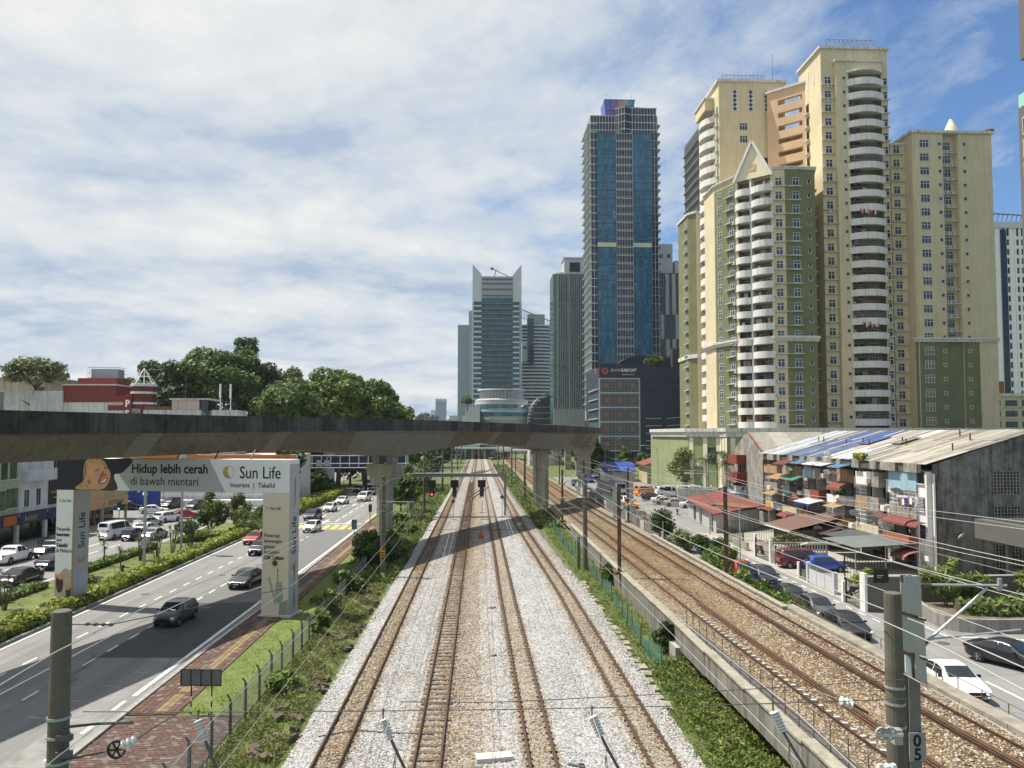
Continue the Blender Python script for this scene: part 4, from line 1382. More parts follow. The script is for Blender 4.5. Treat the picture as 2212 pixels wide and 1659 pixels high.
shrub('shrub', 'small sparse bush near the left billboard pillar', (-34.6, 66.8, .08), 1.0, 1.0, .9, LF_W, 500, .12, 38)
for i, (x, y, lab) in enumerate([(-33.6, 73, 'small seedling on the median grass right of the pillar'), (-34.8, 76.5, 'tiny plant on the median grass behind the hedge'), (-33.4, 96.5, 'little plant at the bend of the hedge')]):
 shrub('seedling', lab, (x, y, .08), .3, .3, .6, LF, 120, .1, 60 + i, cat='plant')
                # trees on the left
TG = 'trees rising behind the viaduct'
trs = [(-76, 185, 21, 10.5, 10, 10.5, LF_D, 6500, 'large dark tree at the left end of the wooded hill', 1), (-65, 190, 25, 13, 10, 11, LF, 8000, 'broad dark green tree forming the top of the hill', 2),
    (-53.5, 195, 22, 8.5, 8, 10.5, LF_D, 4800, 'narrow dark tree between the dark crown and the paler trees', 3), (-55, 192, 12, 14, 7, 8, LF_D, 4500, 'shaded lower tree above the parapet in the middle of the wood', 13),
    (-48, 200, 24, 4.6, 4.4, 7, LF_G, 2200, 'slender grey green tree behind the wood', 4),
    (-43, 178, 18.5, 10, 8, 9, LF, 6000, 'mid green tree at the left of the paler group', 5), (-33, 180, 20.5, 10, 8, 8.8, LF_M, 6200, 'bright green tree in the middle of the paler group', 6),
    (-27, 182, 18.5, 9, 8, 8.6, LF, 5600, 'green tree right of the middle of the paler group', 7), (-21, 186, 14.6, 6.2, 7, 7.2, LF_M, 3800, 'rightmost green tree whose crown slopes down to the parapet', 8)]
for (x, y, h, rx, ry, rz, lf, n, lab, sd) in trs:
 tree('broadleaf_tree', lab, (x, y, 0), h, rx, ry, rz, lf, int(n * 2.3), .5, 40, 100 + sd, .5, TG, jit=.5, small=.27, inner=.7)
tree('pine_tree', 'small dark layered tree poking above the hilltop crown', (-70, 232, 0), 38.6, 3.6, 3.2, 4.2, LF_D, 1500, .55, 14, 120, .3, TG, small=.45)
tree('broadleaf_tree', 'spreading tree with see through crown behind the white walled building', (-94, 165, 0), 26.4, 6.0, 5, 3.4, LF_G, 3000, .42, 16, 121, .35, TG, small=.4)
TG2 = 'dark trees under the viaduct'
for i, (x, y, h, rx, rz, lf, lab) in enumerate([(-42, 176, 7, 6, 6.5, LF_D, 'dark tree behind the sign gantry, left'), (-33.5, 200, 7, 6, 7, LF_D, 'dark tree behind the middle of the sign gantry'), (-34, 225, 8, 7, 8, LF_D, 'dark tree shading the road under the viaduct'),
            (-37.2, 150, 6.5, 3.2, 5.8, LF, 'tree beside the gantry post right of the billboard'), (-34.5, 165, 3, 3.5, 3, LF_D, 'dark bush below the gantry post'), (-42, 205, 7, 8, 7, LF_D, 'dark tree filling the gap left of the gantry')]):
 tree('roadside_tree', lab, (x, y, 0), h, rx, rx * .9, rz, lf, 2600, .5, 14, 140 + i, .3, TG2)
TG3 = 'trees between road and railway'
for i, (x, y, h, rx, rz, lf, n, lab) in enumerate([(-12.3, 121, 4.6, 2.9, 3.1, LF, 2600, 'small round crowned tree right of the fluted pier'), (-11.6, 131, 4.2, 2.5, 3, LF_M, 1800, 'bright tree behind the small round one by the pier'), (-12.5, 148, 4.5, 3, 3.6, LF, 2000, 'tree behind the gantry post by the railway'),
             (-13.5, 176, 5, 4, 4.5, LF, 2200, 'tree along the line beyond the gantry, nearer'), (-14.5, 205, 6, 5, 5.5, LF_D, 2200, 'tree along the line beyond the gantry, middle'), (-16, 250, 7, 7, 7, LF_D, 2400, 'tree along the line beyond the gantry, farther'), (-19, 310, 9, 9, 9, LF_D, 2400, 'big dark tree left of the distant station'),
             (-16, 360, 9, 8, 9, LF, 1800, 'distant tree by the station roof')]):
 tree('lineside_tree', lab, (x, y, 0), h, rx, rx, rz, lf, n, .32 if y < 160 else .55, 12, 160 + i, .16, TG3)
                # weeds, grass tufts, bushes on the verges
def weeds(name, label, n, xf, yr, hf, leaf, size, seed, aspect=.3, dens=None):
 rng = np.random.default_rng(seed)
 y = rng.uniform(yr[0], yr[1], n)
 if dens:
  y = yr[0] + (yr[1] - yr[0]) * rng.uniform(0, 1, n) ** dens
 u = rng.uniform(0, 1, n)
 xa, xb = xf(y)
 x = xa + (xb - xa) * u
 cl = np.sin(x * 2.1 + seed) * np.sin(y * 1.3 + seed * 2) + .6 * np.sin(x * 5.1 + y * 3.3)
 keep = cl + rng.normal(0, .5, n) > -.35
 x, y, cl = x[keep], y[keep], cl[keep]
 z = rng.uniform(.02, 1, len(x)) ** 1.3 * hf(y) * (.55 + .45 * np.clip(cl, 0, 1.4))
 nn = np.stack([rng.normal(0, .6, len(x)), rng.normal(0, .6, len(x)), np.full(len(x), .7)], 1)
 o = put(leaf_mesh(name, np.stack([x, y, z], 1), nn, size, leaf, rng, aspect=aspect, jit=.5), name)
 o['kind'] = 'stuff'
 o['label'] = label
 return o
one = lambda v: (lambda y: np.full_like(y, v))
weeds('verge_weeds', 'tangled weeds and dry stems between left fence and ballast', 36000, lambda y: (np.full_like(y, -11.0), -8.2 + .0 * y), (26, 75), one(.42), [LF_W, LF_L, LF_W, LF_B], .11, 1, .25, 1.5)
weeds('verge_weeds', 'thick green weeds along the ballast beyond the fence', 20000, lambda y: (np.full_like(y, -13.2), -7.6 + .004 * (y - 75)), (70, 200), one(.8), [LF_W, LF_M, LF_G], .24, 2, .3, 1.3)
weeds('lawn_blades', 'short grass blades of the strip beside the brick path', 9000, lambda y: (np.full_like(y, -14.4), np.full_like(y, -11.3)), (38, 80), one(.09), [LF_L, LF_M], .07, 3, .2, 1.5)
weeds('bank_weeds', 'bright grass and weeds on the strip beside the green mesh fence', 26000, lambda y: (9.2 + 0 * y, 12.0 + 0 * y), (24, 130), one(.36), [LF_L, LF_L, LF_W], .12, 4, .22, 1.5)
weeds('bank_creeper', 'dense creeper spilling under the bridge girder at lower right', 30000, lambda y: (9.8 + 0 * y, 13.2 + 0 * y), (22, 45), one(.5), [LF_L, LF_L, LF_M, LF_W], .10, 5, .4)
weeds('far_bank_weeds', 'green weeds between the railway and the light rail further on', 14000, lambda y: (8.6 - .012 * (y - 100), 12.2 + 0 * y), (110, 330), one(.8), [LF_L, LF_M, LF_G], .4, 6, .35, 1.4)
weeds('wall_bushes', 'bushes spilling over the cream coped wall by the side street', 14000, lambda y: (21.3 + 0 * y, 23.3 + 0 * y), (52, 76), lambda y: 1.9 + .3 * np.sin(y * .9), [LF_L, LF_M, LF], .2, 7, .45)
weeds('median_grass', 'patchy grass of the planted median', 9000, lambda y: (np.full_like(y, -38.8), np.full_like(y, -32.6)), (52, 108), one(.14), [LF_L, LF_W, LF_M], .12, 8, .22, 1.2)
weeds('lrt_grass', 'grass strip beside the far light rail track', 7000, lambda y: (20.4 + 0 * y, 22.4 + 0 * y), (92, 190), one(.35), [LF_L, LF_M], .24, 9, .25)
for i, (x, y, rx, h, lf, lab) in enumerate([(-10.4, 79, 2.4, 2.6, LF_D, 'dark bush in front of the fluted pier base'), (-12.2, 84, 2.2, 3.0, LF, 'bush left of the pier base'), (-8.9, 84, 1.7, 2.1, LF_M, 'bush at the foot of the second catenary mast'), (-10.6, 92, 1.8, 2.2, LF_M, 'bush right of the pier base'),
           (-9.6, 103, 1.6, 1.8, LF_W, 'yellowish bush by the ballast beyond the pier'), (-11.2, 110, 1.9, 2.2, LF_M, 'bush beneath the small round crowned tree'), (-11.0, 66, 1.5, 1.9, LF, 'bush growing through the far end of the left fence'), (-11.3, 58.5, 1.2, 1.7, LF_W, 'reddish green bush by the billboard base'), (-10.9, 52.3, .8, 1.7, LF_M, 'creeper covered fence post near the billboard'),
           (-10.6, 41.2, .9, 1.0, LF_M, 'small leafy bush by the left fence near the viewer'), (11.6, 69, .8, 1.6, LF, 'creeper bush at the foot of the right concrete mast'), (11.7, 47.5, .8, 1.6, LF_D, 'dark bush beside the bridge abutment'),
           (23.4, 95, 1.9, 4.1, LF_D, 'tall leafy bush at the end of the green net fence'), (23.9, 87, 2.0, 2.4, LF_G, 'olive bush behind the boundary wall'), (24.4, 80, 1.9, 2.9, LF_D, 'dark bush behind the boundary wall near the steel mast'), (23.2, 74.5, 1.6, 2.4, LF, 'bush beside the light mast and the red parked car'), (25.1, 76.5, 1.1, 2.3, LF_W, 'grey green bush at the kerb of the side street')]):
 shrub('bush', lab, (x, y, 0), rx, rx, h, lf, int(900 * rx), .2, 200 + i, 'bushes along the railway', 'bush')
rk = random.Random(4)
ROCK = mat('rock_brown', (.11, .085, .065), .95, .3, 2, fine=.3, fine_scale=9)
mb = MB()
for i in range(70):
 x, y = rk.uniform(-9.6, -8.0), rk.uniform(27, 66)
 mb.obox((x, y, .08), (rk.uniform(.15, .7), rk.uniform(.15, .5), rk.uniform(.15, .4)), rk.uniform(0, 3), 0, rk.uniform(-.4, .4), rk.uniform(-.4, .4))
o = mb.build('verge_rocks', ROCK, kind='stuff')
o['label'] = 'broken brown rocks and debris at the toe of the ballast'
mb = MB()
for i in range(26):
 x, y = 9.3 + rk.uniform(-.15, .2), 38 + i * 1.25
 mb.obox((x, y, .07), (rk.uniform(.35, .6), rk.uniform(.7, 1.1), .12), rk.uniform(-.15, .15), 0, rk.uniform(-.08, .08), rk.uniform(-.08, .08))
o = mb.build('drain_cover_slabs', COPE, kind='stuff')
o['label'] = 'broken line of stone drain slabs beside the fourth track'
                # fences
FP = mat('fence_post_concrete', (.15, .135, .105), .9, .25, 3, streak=.4)
FW = mat('fence_wire', (.20, .21, .20), .6, .1, 3, metal=.3)
fm = MB()
for k in range(24):
 a = -.8 + k * .16
 for d in (1, -1):
  z0, z1, y0, y1 = .1, 1.5, a, a + 1.4 * d
  lo, hi = max(0, min(y0, y1)), min(2.3, max(y0, y1))
  if hi > lo:
   f0 = (lo - y0) / (y1 - y0)
   f1 = (hi - y0) / (y1 - y0)
   fm.tube([(0, lo, z0 + (z1 - z0) * f0), (0, hi, z0 + (z1 - z0) * f1)], .006, 3, cap=False)
for z in (.15, .8, 1.48):
 fm.tube([(0, 0, z), (0, 2.3, z)], .009, 3, cap=False)
FMESH = fm.mesh('wire_mesh', FW)
FPOST = MB().box(-.055, .055, -.055, .055, -.2, 1.62).tube([(0, 0, 1.6), (-.16, 0, 1.85)], .045, 4).mesh('post', FP)
t = thing('wire_fence', 'sagging wire fence on dark concrete posts left of the tracks', 'fence', (-11.15, 26, 0))
for i in range(22):
 put(FPOST, 'post', t, (random.uniform(-.05, .05), i * 2.3, random.uniform(-.1, .06)), random.uniform(-.1, .1))
 put(FMESH, 'wire_mesh', t, (0, i * 2.3, 0))
NETG = mat('green_netting', (.075, .18, .15), .8, .3, 1.5, alpha=.5, fine=.25, fine_scale=10)
t = thing('net_fence', 'sagging teal green net fence on the grass strip right of the tracks', 'fence', (10.75, 44, 0))
y = 44.0
px0 = 10.55
while y < 128:
 nx = 10.6 + .3 * math.sin(y * .12)
 L = 2.6
 h0 = .85 + .45 * math.sin(y * .31 + 1) ** 2 + (.15 if y > 80 else 0)
 q = MB()
 for k in range(4):
  a, b = k / 4, (k + 1) / 4
  sag = lambda f: h0 - .18 * math.sin(f * math.pi)
  xx = lambda f: (px0 + (nx - px0) * f) - 10.75 + .1 * math.sin(f * 5 + y)
  q.face([(xx(a), y - 44 + L * a, .03), (xx(b), y - 44 + L * b, .03), (xx(b) + .06, y - 44 + L * b, sag(b)), (xx(a) + .06, y - 44 + L * a, sag(a))])
 q.build('net', NETG, t)
 MB().tube([(0, 0, -.1), (random.uniform(-.12, .12), random.uniform(-.15, .15), h0 + .3)], .03, 5).build('post', STEEL_D if int(y) % 3 else FP, t, (px0 - 10.75, y - 44, 0))
 px0 = nx
 y += L
                # billboard arch
BB = thing('billboard', 'white arch shaped advertising billboard spanning the left road with a laughing child at its left', 'billboard', (-14.05, 57.3, 0), R(-12.5))
PR_BASE = mat('print_grey', (.40, .41, .395), .55, .04, 3)
PR_LIGHT = mat('print_light', (.74, .76, .73), .55, .04, 3)
PR_CREAM = mat('print_cream', (.64, .57, .43), .55, .04, 3)
PR_SIDE_SHADE = mat('print_side_shade', (.43, .425, .41), .55, .04, 3)  # grey has the shade of the unlit side faces painted in
PR_WHITE = mat('print_white', (.80, .81, .80), .55, .03, 3)
PR_NAVY = mat('print_navy', (.012, .013, .022), .55, .2, 3)
PR_INK = mat('print_ink', (.012, .012, .016), .6, .1, 3)
PR_GOLD = mat('print_gold', (.50, .31, .06), .6, .1, 3)
PR_SKIN = mat('print_skin', (.60, .33, .185), .6, .14, 1.6)
PR_SKIN2 = mat('print_skin_shade', (.33, .15, .075), .6, .1, 3)
PR_HAIR = mat('print_hair', (.46, .31, .13), .6, .5, 7)
PR_HAIR2 = mat('print_hair_dark', (.07, .04, .03), .6, .3, 5)
PR_LIP = mat('print_lip', (.35, .09, .07), .6, .1, 3)
PR_GRN = mat('print_vase', (.30, .34, .28), .6, .1, 3)
BW, BD, Z0, Z1 = 19.6, 1.62, 9.14, 11.6
MB().box(-BW, 0, 0, BD, Z0, Z1).build('beam', PR_LIGHT, BB)
MB().box(-2.12, -.0, .004, BD - .004, .15, Z0).build('pillar', PR_CREAM, BB)
MB().box(-BW, -BW + 1.62, .004, BD - .004, .15, Z0).build('pillar', PR_WHITE, BB)  # whiter base paints in the grazing sun on this pillar's front
MB().box(0, .012, .01, BD - .01, .15, Z1 - .35).build('side_print', PR_SIDE_SHADE, BB)
MB().box(-BW + 1.62, -BW + 1.634, .01, BD - .01, .15, Z0).build('side_print', PR_SIDE_SHADE, BB)
MB().box(-2.3, .3, -.25, BD + .2, -.3, .15).build('footing', CONC_L, BB)
MB().box(-BW - .2, -BW + 1.8, -.2, BD + .2, -.3, .15).build('footing', CONC_L, BB)
MB().box(-BW + 1.5, -BW + 1.63, -.03, .02, .2, Z0).build('edge_trim', mat('print_tan', (.35, .22, .13), .6, .1, 3), BB)
for x in (-9.6, -6.4, -3.4):
 MB().bar((x, .5, Z1), (x, 1.1, Z1 + .7), .07).bar((x, .5, Z1 + .5), (x - .9, .5, Z1 + .45), .05).build('lamp_bracket', BLACK, BB)
def flat(name, pts, m, y, parent=BB):
 """a flat shape of the print, pts in (x, z)"""
 mb = MB()
 mb.face([(x, y, z) for x, z in pts])
 return mb.build(name, m, parent)
def bez(p, n=8):
 """closed smooth outline through points"""
 P = [Vector((a, b, 0)) for a, b in p]
 k = len(P)
 out = []
 for i in range(k):
  a, b, c, d = P[i - 1], P[i], P[(i + 1) % k], P[(i + 2) % k]
  for j in range(n):
   t = j / n
   q = 0.5 * ((2 * b) + (c - a) * t + (2 * a - 5 * b + 4 * c - d) * t * t + (3 * b - a - 3 * c + d) * t ** 3)
   out.append((q.x, q.y))
 return out
HB = Z1 - Z0
bx = lambda f: -BW + BW * f       # fraction along the beam
bz = lambda f: Z0 + HB * f
flat('print_band', [(bx(.30), bz(0)), (bx(.735), bz(0)), (bx(.665), bz(1)), (bx(.26), bz(1))], PR_BASE, -.006)
flat('print_photo', [(bx(0), bz(0)), (bx(.30), bz(0)), (bx(.26), bz(.5)), (bx(.30), bz(1)), (bx(0), bz(1))], PR_NAVY, -.008)
flat('print_white_wedge', [(bx(.262), bz(0)), (bx(.328), bz(0)), (bx(.272), bz(.55)), (bx(.255), bz(.5))], PR_WHITE, -.009)
flat('print_hat', bez([(bx(.12), bz(.99)), (bx(.20), bz(.60)), (bx(.262), bz(.52)), (bx(.30), bz(.62)), (bx(.335), bz(.995)), (bx(.24), bz(.999))]), PR_NAVY, -.010)
flat('print_hair', bez([(bx(.083), bz(.05)), (bx(.115), bz(.3)), (bx(.12), bz(.75)), (bx(.135), bz(.97)), (bx(.20), bz(.97)), (bx(.23), bz(.6)), (bx(.22), bz(.1)), (bx(.15), bz(.02))]), PR_HAIR, -.011)
flat('print_hair_dark', bez([(bx(.235), bz(.5)), (bx(.265), bz(.25)), (bx(.268), bz(.02)), (bx(.21), bz(.02)), (bx(.21), bz(.3))]), PR_HAIR2, -.012)
flat('print_face', bez([(bx(.128), bz(.30)), (bx(.135), bz(.70)), (bx(.155), bz(.95)), (bx(.19), bz(.90)), (bx(.235), bz(.62)), (bx(.236), bz(.35)), (bx(.215), bz(.08)), (bx(.165), bz(.03))]), PR_SKIN, -.013)
flat('print_strand', bez([(bx(.122), bz(.95)), (bx(.126), bz(.6)), (bx(.112), bz(.25)), (bx(.1), bz(.08)), (bx(.118), bz(.3)), (bx(.13), bz(.62))]), PR_HAIR2, -.0135)
flat('print_fringe', bez([(bx(.135), bz(.96)), (bx(.14), bz(.74)), (bx(.152), bz(.86)), (bx(.17), bz(.80)), (bx(.182), bz(.9)), (bx(.2), bz(.93)), (bx(.17), bz(.99))]), PR_HAIR, -.0145)
flat('print_cheek', bez([(bx(.185), bz(.28)), (bx(.19), bz(.45)), (bx(.205), bz(.62)), (bx(.212), bz(.50)), (bx(.2), bz(.36)), (bx(.192), bz(.2))]), PR_SKIN2, -.014)
flat('print_eye', bez([(bx(.168), bz(.60)), (bx(.178), bz(.68)), (bx(.192), bz(.66)), (bx(.181), bz(.61))]), PR_SKIN2, -.015)
flat('print_eye', bez([(bx(.208), bz(.70)), (bx(.216), bz(.76)), (bx(.226), bz(.70)), (bx(.217), bz(.68))]), PR_SKIN2, -.015)
flat('print_mouth', bez([(bx(.186), bz(.25)), (bx(.205), bz(.33)), (bx(.226), bz(.43)), (bx(.224), bz(.30)), (bx(.208), bz(.21)), (bx(.192), bz(.2))]), PR_LIP, -.015)
flat('print_teeth', bez([(bx(.194), bz(.25)), (bx(.207), bz(.31)), (bx(.222), bz(.385)), (bx(.217), bz(.29)), (bx(.204), bz(.24))]), PR_WHITE, -.016)
flat('print_nose', bez([(bx(.203), bz(.46)), (bx(.215), bz(.52)), (bx(.222), bz(.47)), (bx(.212), bz(.44))]), PR_SKIN2, -.015)
flat('print_ear', bez([(bx(.136), bz(.26)), (bx(.142), bz(.34)), (bx(.15), bz(.28)), (bx(.146), bz(.18))]), PR_SKIN2, -.015)
FR = (R(90), 0, 0)
text('Hidup lebih cerah', 'lettering', 1.0, (bx(.331), -.02, bz(.565)), FR, PR_INK, BB, .022, sx=.905)
text('di bawah mentari', 'lettering', .94, (bx(.327), -.02, bz(.185)), FR, PR_INK, BB, -.004, sx=.885)
text('Sun Life', 'lettering', 1.28, (bx(.793), -.02, bz(.43)), FR, PR_INK, BB, .004, sx=.83)
text('Insurans  |  Takaful', 'lettering', .50, (bx(.755), -.02, bz(.155)), FR, PR_INK, BB, .002, sx=.96)
def sun_logo(cx, cz, r, y, rot=None, parent=BB, place=None):
 """ring of rays with a globe crescent at the left"""
 mb = MB()
 P = place or (lambda a, b: (cx + a, y, cz + b))
 for k in range(22):
  a = R(-75 + k * 11)
  r0, r1 = r * .84, r * (1.02 if k % 2 else 1.12)
  w = .05
  mb.face([P(math.cos(a - w) * r0, math.sin(a - w) * r0), P(math.cos(a) * r1, math.sin(a) * r1), P(math.cos(a + w) * r0, math.sin(a + w) * r0)])
 for (a0, a1, i0, i1) in ((100, 150, .45, .92), (155, 200, .42, .95), (205, 250, .42, .95), (255, 290, .5, .95), (120, 165, .2, .4), (170, 225, .15, .38), (230, 270, .2, .45)):
  n = 5
  oo = [P(math.cos(R(a0 + (a1 - a0) * i / n)) * r * i1, math.sin(R(a0 + (a1 - a0) * i / n)) * r * i1) for i in range(n + 1)]
  ii = [P(math.cos(R(a0 + (a1 - a0) * i / n)) * r * i0, math.sin(R(a0 + (a1 - a0) * i / n)) * r * i0) for i in range(n + 1)]
  for i in range(n):
   mb.face([oo[i], oo[i + 1], ii[i + 1], ii[i]])
 return mb.build('sun_logo', PR_GOLD, parent)
sun_logo(bx(.748), bz(.61), .50, -.02)
text('Sun Life', 'lettering', .30, (-1.52, -.02, 7.9), FR, PR_INK, BB, .001, sx=.9)
sun_logo(-1.72, 8.0, .12, -.02)
for i, (w_, b_) in enumerate((('Peneraju', 0.0), ('kewangan', 0.0), ('global', 0.0), ('melebihi', 0.0), ('158 Tahun', .012))):
 text(w_, 'lettering', .40, (-1.98, -.02, 5.86 - i * .41), FR, PR_INK, BB, b_, sx=.93)
flat('print_shadow', [(-1.62, 2.9), (-1.45, 2.95), (-.95, 1.1), (-1.05, .8)], mat('print_cream_dark', (.40, .35, .25), .6, .05, 3), -.006)
flat('print_vase', [(-.98, 2.55), (-.52, 2.6), (-.38, 1.35), (-.62, .95), (-1.12, 1.2)], PR_GRN, -.01)
flat('print_table', [(-.66, 1.05), (-.02, 1.3), (-.02, .2), (-.75, .2)], mat('print_taupe', (.30, .27, .22), .6, .05, 3), -.009)
MB().bar((-.82, -.012, 2.5), (-.86, -.012, 3.6), .04, .006).bar((-.82, -.012, 3.3), (-.66, -.012, 3.5), .03, .006).build('print_stem', LF_D, BB)
mb = MB()
for k in range(14):
 a = 2 * math.pi * k / 14
 mb.face([(-1.08 + math.cos(a - .2) * .16, -.014, 3.95 + math.sin(a - .2) * .16), (-1.08 + math.cos(a) * .40, -.014, 3.95 + math.sin(a) * .40), (-1.08 + math.cos(a + .2) * .16, -.014, 3.95 + math.sin(a + .2) * .16)])
mb.build('print_petals', PR_GOLD, BB)
flat('print_flower_centre', [(-1.08 + math.cos(a) * .2, 3.95 + math.sin(a) * .2) for a in [k * .524 for k in range(12)]], PR_HAIR2, -.018)
SIDE = (R(90), R(-90), R(90))
text('Sun Life', 'lettering', .98, (.02, 1.14, 4.5), SIDE, PR_INK, BB, .004, sx=.92)
text('Insurans  |  Takaful', 'lettering', .42, (.02, 1.05, .55), SIDE, PR_INK, BB, .002, sx=1.0)
text('www.sunlifemalaysia.com', 'lettering', .26, (.02, .95, 8.1), SIDE, PR_INK, BB, .001, sx=.8)
sun_logo(0, 0, .42, 0, place=lambda a, b: (.022, .82 - b, 3.75 + a))
text('Sun Life', 'lettering', .27, (-BW + .52, -.02, 8.2), FR, PR_INK, BB, .0, sx=.9)
sun_logo(-BW + .36, 8.3, .12, -.02)
for i, (w_, b_) in enumerate((('Penyedia', 0.0), ('Insurans', .012), ('dan', 0.0), ('Takaful', .012), ('di Malaysia', 0.0))):
 text(w_, 'lettering', .40, (-BW + .08, -.02, 5.95 - i * .42), FR, PR_INK, BB, b_, sx=.86)
x0 = -BW
flat('print_photo', [(x0 + .02, .2), (x0 + 1.5, .2), (x0 + 1.5, 2.9), (x0 + .9, 3.05), (x0 + .35, 2.55), (x0 + .02, 2.6)], mat('print_beige', (.50, .43, .33), .6, .2, 2), -.006)
flat('print_hair_dark', bez([(x0 + .15, 2.2), (x0 + .55, 2.5), (x0 + .8, 2.0), (x0 + .7, 1.3), (x0 + .3, 1.2)]), PR_HAIR2, -.008)
flat('print_face', bez([(x0 + .3, 2.55), (x0 + .75, 2.65), (x0 + .85, 2.3), (x0 + .55, 2.15), (x0 + .32, 2.25)]), PR_SKIN, -.010)
flat('print_hair_dark', bez([(x0 + 1.05, 1.5), (x0 + 1.5, 1.6), (x0 + 1.5, .5), (x0 + 1.15, .6)]), PR_HAIR2, -.008)
flat('print_face', bez([(x0 + .95, 1.75), (x0 + 1.3, 2.0), (x0 + 1.5, 1.7), (x0 + 1.3, 1.4), (x0 + 1.0, 1.45)]), PR_SKIN, -.010)
text('Sun Life', 'lettering', .98, (-BW + 1.645, 1.14, 4.5), SIDE, PR_INK, BB, .004, sx=.92)
sun_logo(0, 0, .42, 0, place=lambda a, b: (-BW + 1.647, .82 - b, 3.75 + a))
                # left roadside furniture
def lamp_post(label, loc, h, arm, rz, m=STEEL, group='street lamps', head=.9, r=.09):
 t = thing('street_lamp', label, 'street lamp', loc, rz, group)
 MB().tube([(0, 0, 0), (0, 0, h * .86), (.12 * arm, 0, h * .95), (.4 * arm, 0, h), (arm, 0, h + .05)], [r, r * .75, r * .65, r * .6, r * .5], 8).build('pole', m, t)
 MB().obox((arm + head * .35, 0, h + .06), (head, .28, .14)).build('lamp_head', LAMP, t)
 return t
t = thing('utility_post', 'grey square post with a small box standing on the median behind the beam', 'post', (-33.6, 78.5, 0))
MB().box(-.11, .11, -.11, .11, 0, 8.8).build('pole', STEEL, t)
MB().box(-.22, .22, -.2, .2, 2.1, 2.9).build('box', STEEL, t)
MB().box(.15, .5, -.25, .1, 2.6, 3.2).build('meter_box', STEEL, t)
t = thing('billboard_cabinet', 'pale grey cabinet sticking up above the billboard beam', 'cabinet', (-33.6, 88, 0))
MB().box(-.1, .1, -.1, .1, 0, 11).build('post', STEEL, t)
MB().box(-.5, .5, -.35, .35, 10.6, 12.2).box(-.58, .58, -.42, .42, 12.2, 12.3).build('box', CONC_L, t)
for i, (x, y) in enumerate(((-48.0, 112), (-50.3, 124))):
 t = thing('globe_lamp', ('white globe lamp left of the thin median post', 'white globe lamp by the forecourt of the orange building')[i], 'street lamp', (x, y, 0), 0, 'globe lamps')
 MB().cyl(0, 0, 0, 4.6, .07, .05, 8).build('pole', STEEL_D, t)
 MB().lathe([(0, -.35), (.25, -.28), (.36, 0), (.25, .26), (0, .36)], (0, 0, 4.9), 12).build('globe', WHITE, t)
GREEN_L = mat('signal_green', (.15, 1.0, .7), .4, .05, 3, emit=2.0)
RED_L = mat('signal_red', (1.0, .06, .04), .4, .05, 3, emit=3.0)
def traffic_light(label, loc, h, rz, lit):
 t = thing('traffic_light', label, 'traffic light', loc, rz, 'traffic lights')
 MB().cyl(0, 0, 0, h, .06, .05, 8).build('pole', STEEL_D, t)
 MB().box(-.2, .2, -.16, .12, h - .35, h + .75).build('signal_head', BLACK, t)
 for k in range(3):
  on = lit is not None and k == lit
  MB().lathe([(0, -.02), (.12, 0)], (0, -.17, h + .55 - k * .35), 10, axis='Y').build('lens', (RED_L if k == 0 else GREEN_L) if on else STEEL_D, t)
 for k in range(3):
  MB().box(-.15, .15, -.4, -.17, h + .67 - k * .35, h + .69 - k * .35).build('visor', BLACK, t)
 return t
traffic_light('traffic light with green lamp lit before the peach shop', (-48.6, 105.5, 0), 3.6, 0, 2)
traffic_light('black traffic light seen from behind beside the yellow crossing', (-16.2, 114.7, 0), 2.3, R(160), None)
BOARD = mat('sign_back', (.14, .145, .14), .7, .15, 3)
t = thing('sign_board', 'grey framed board on two striped posts at the edge of the brick path', 'sign', (-13.35, 37.8, 0), R(-4))
MB().box(-.98, .98, 0, .04, 1.42, 2.16).build('panel', BOARD, t)
for x in (-.98, -.5, 0, .5, .98):
 MB().box(x - .02, x + .02, -.03, 0, 1.4, 2.18).build('frame', BLACK, t)
for z in (1.4, 2.16):
 MB().box(-1, 1, -.028, 0, z, z + .03).build('frame', BLACK, t)
for x in (-.5, .5):
 MB().cyl(x, .08, 0, 1.5, .035, n=8).build('post', BLACK, t)
 for k in range(2):
  MB().cyl(x, .08, .15 + k * .5, .38 + k * .5, .037, n=8).build('stripe', WHITE, t)
t = thing('road_sign', 'grey backed road sign on a thin post at the path before the pier', 'sign', (-15.4, 95.3, 0), R(8))
MB().box(-.32, .32, 0, .05, 1.75, 2.95).build('panel', BOARD, t)
MB().box(-.34, .34, -.03, 0, 2.3, 2.36).box(-.34, -.3, -.03, 0, 1.75, 2.95).box(.3, .34, -.03, 0, 1.75, 2.95).build('frame', STEEL, t)
MB().cyl(0, .08, 0, 2.9, .035, n=8).build('post', BLACK, t)
t = thing('sign_gantry', 'white lattice sign gantry spanning the road left of the fluted pier', 'sign gantry', (-40.5, 166, 0))
MB().cyl(0, 0, 0, 10.5, .28, .2, 10).build('post', STEEL, t)
MB().cyl(25, 0, 0, 9.2, .28, .2, 10).build('post', STEEL, t)
mb = MB()
for z in (6.3, 7.2, 8.9):
 mb.bar((.1, -.5, z), (25, -.5, z), .16)
 mb.bar((.1, .5, z), (25, .5, z), .16)
for k in range(13):
 x = .6 + k * 2
 mb.bar((x, -.5, 6.3), (x, -.5, 8.9), .11)
 mb.bar((x, -.5, 6.3), (x + 1.6, -.5, 8.9) if k % 2 else (x - .4, -.5, 8.9), .08) if k in (0, 1, 3) else None
 mb.bar((x, -.5, 6.3), (x, .5, 6.3), .1)
mb.build('truss', WHITE, t)
MB().box(.4, 24.5, .55, .6, 6.4, 8.8).build('sign_panel', mat('sign_blue_back', (.016, .02, .06), .6, .2, 2), t)
for x in (5.6, 7.3):
 MB().box(x, x + 1.1, -.8, -.55, 6.6, 7.9).build('cabinet', STEEL, t)
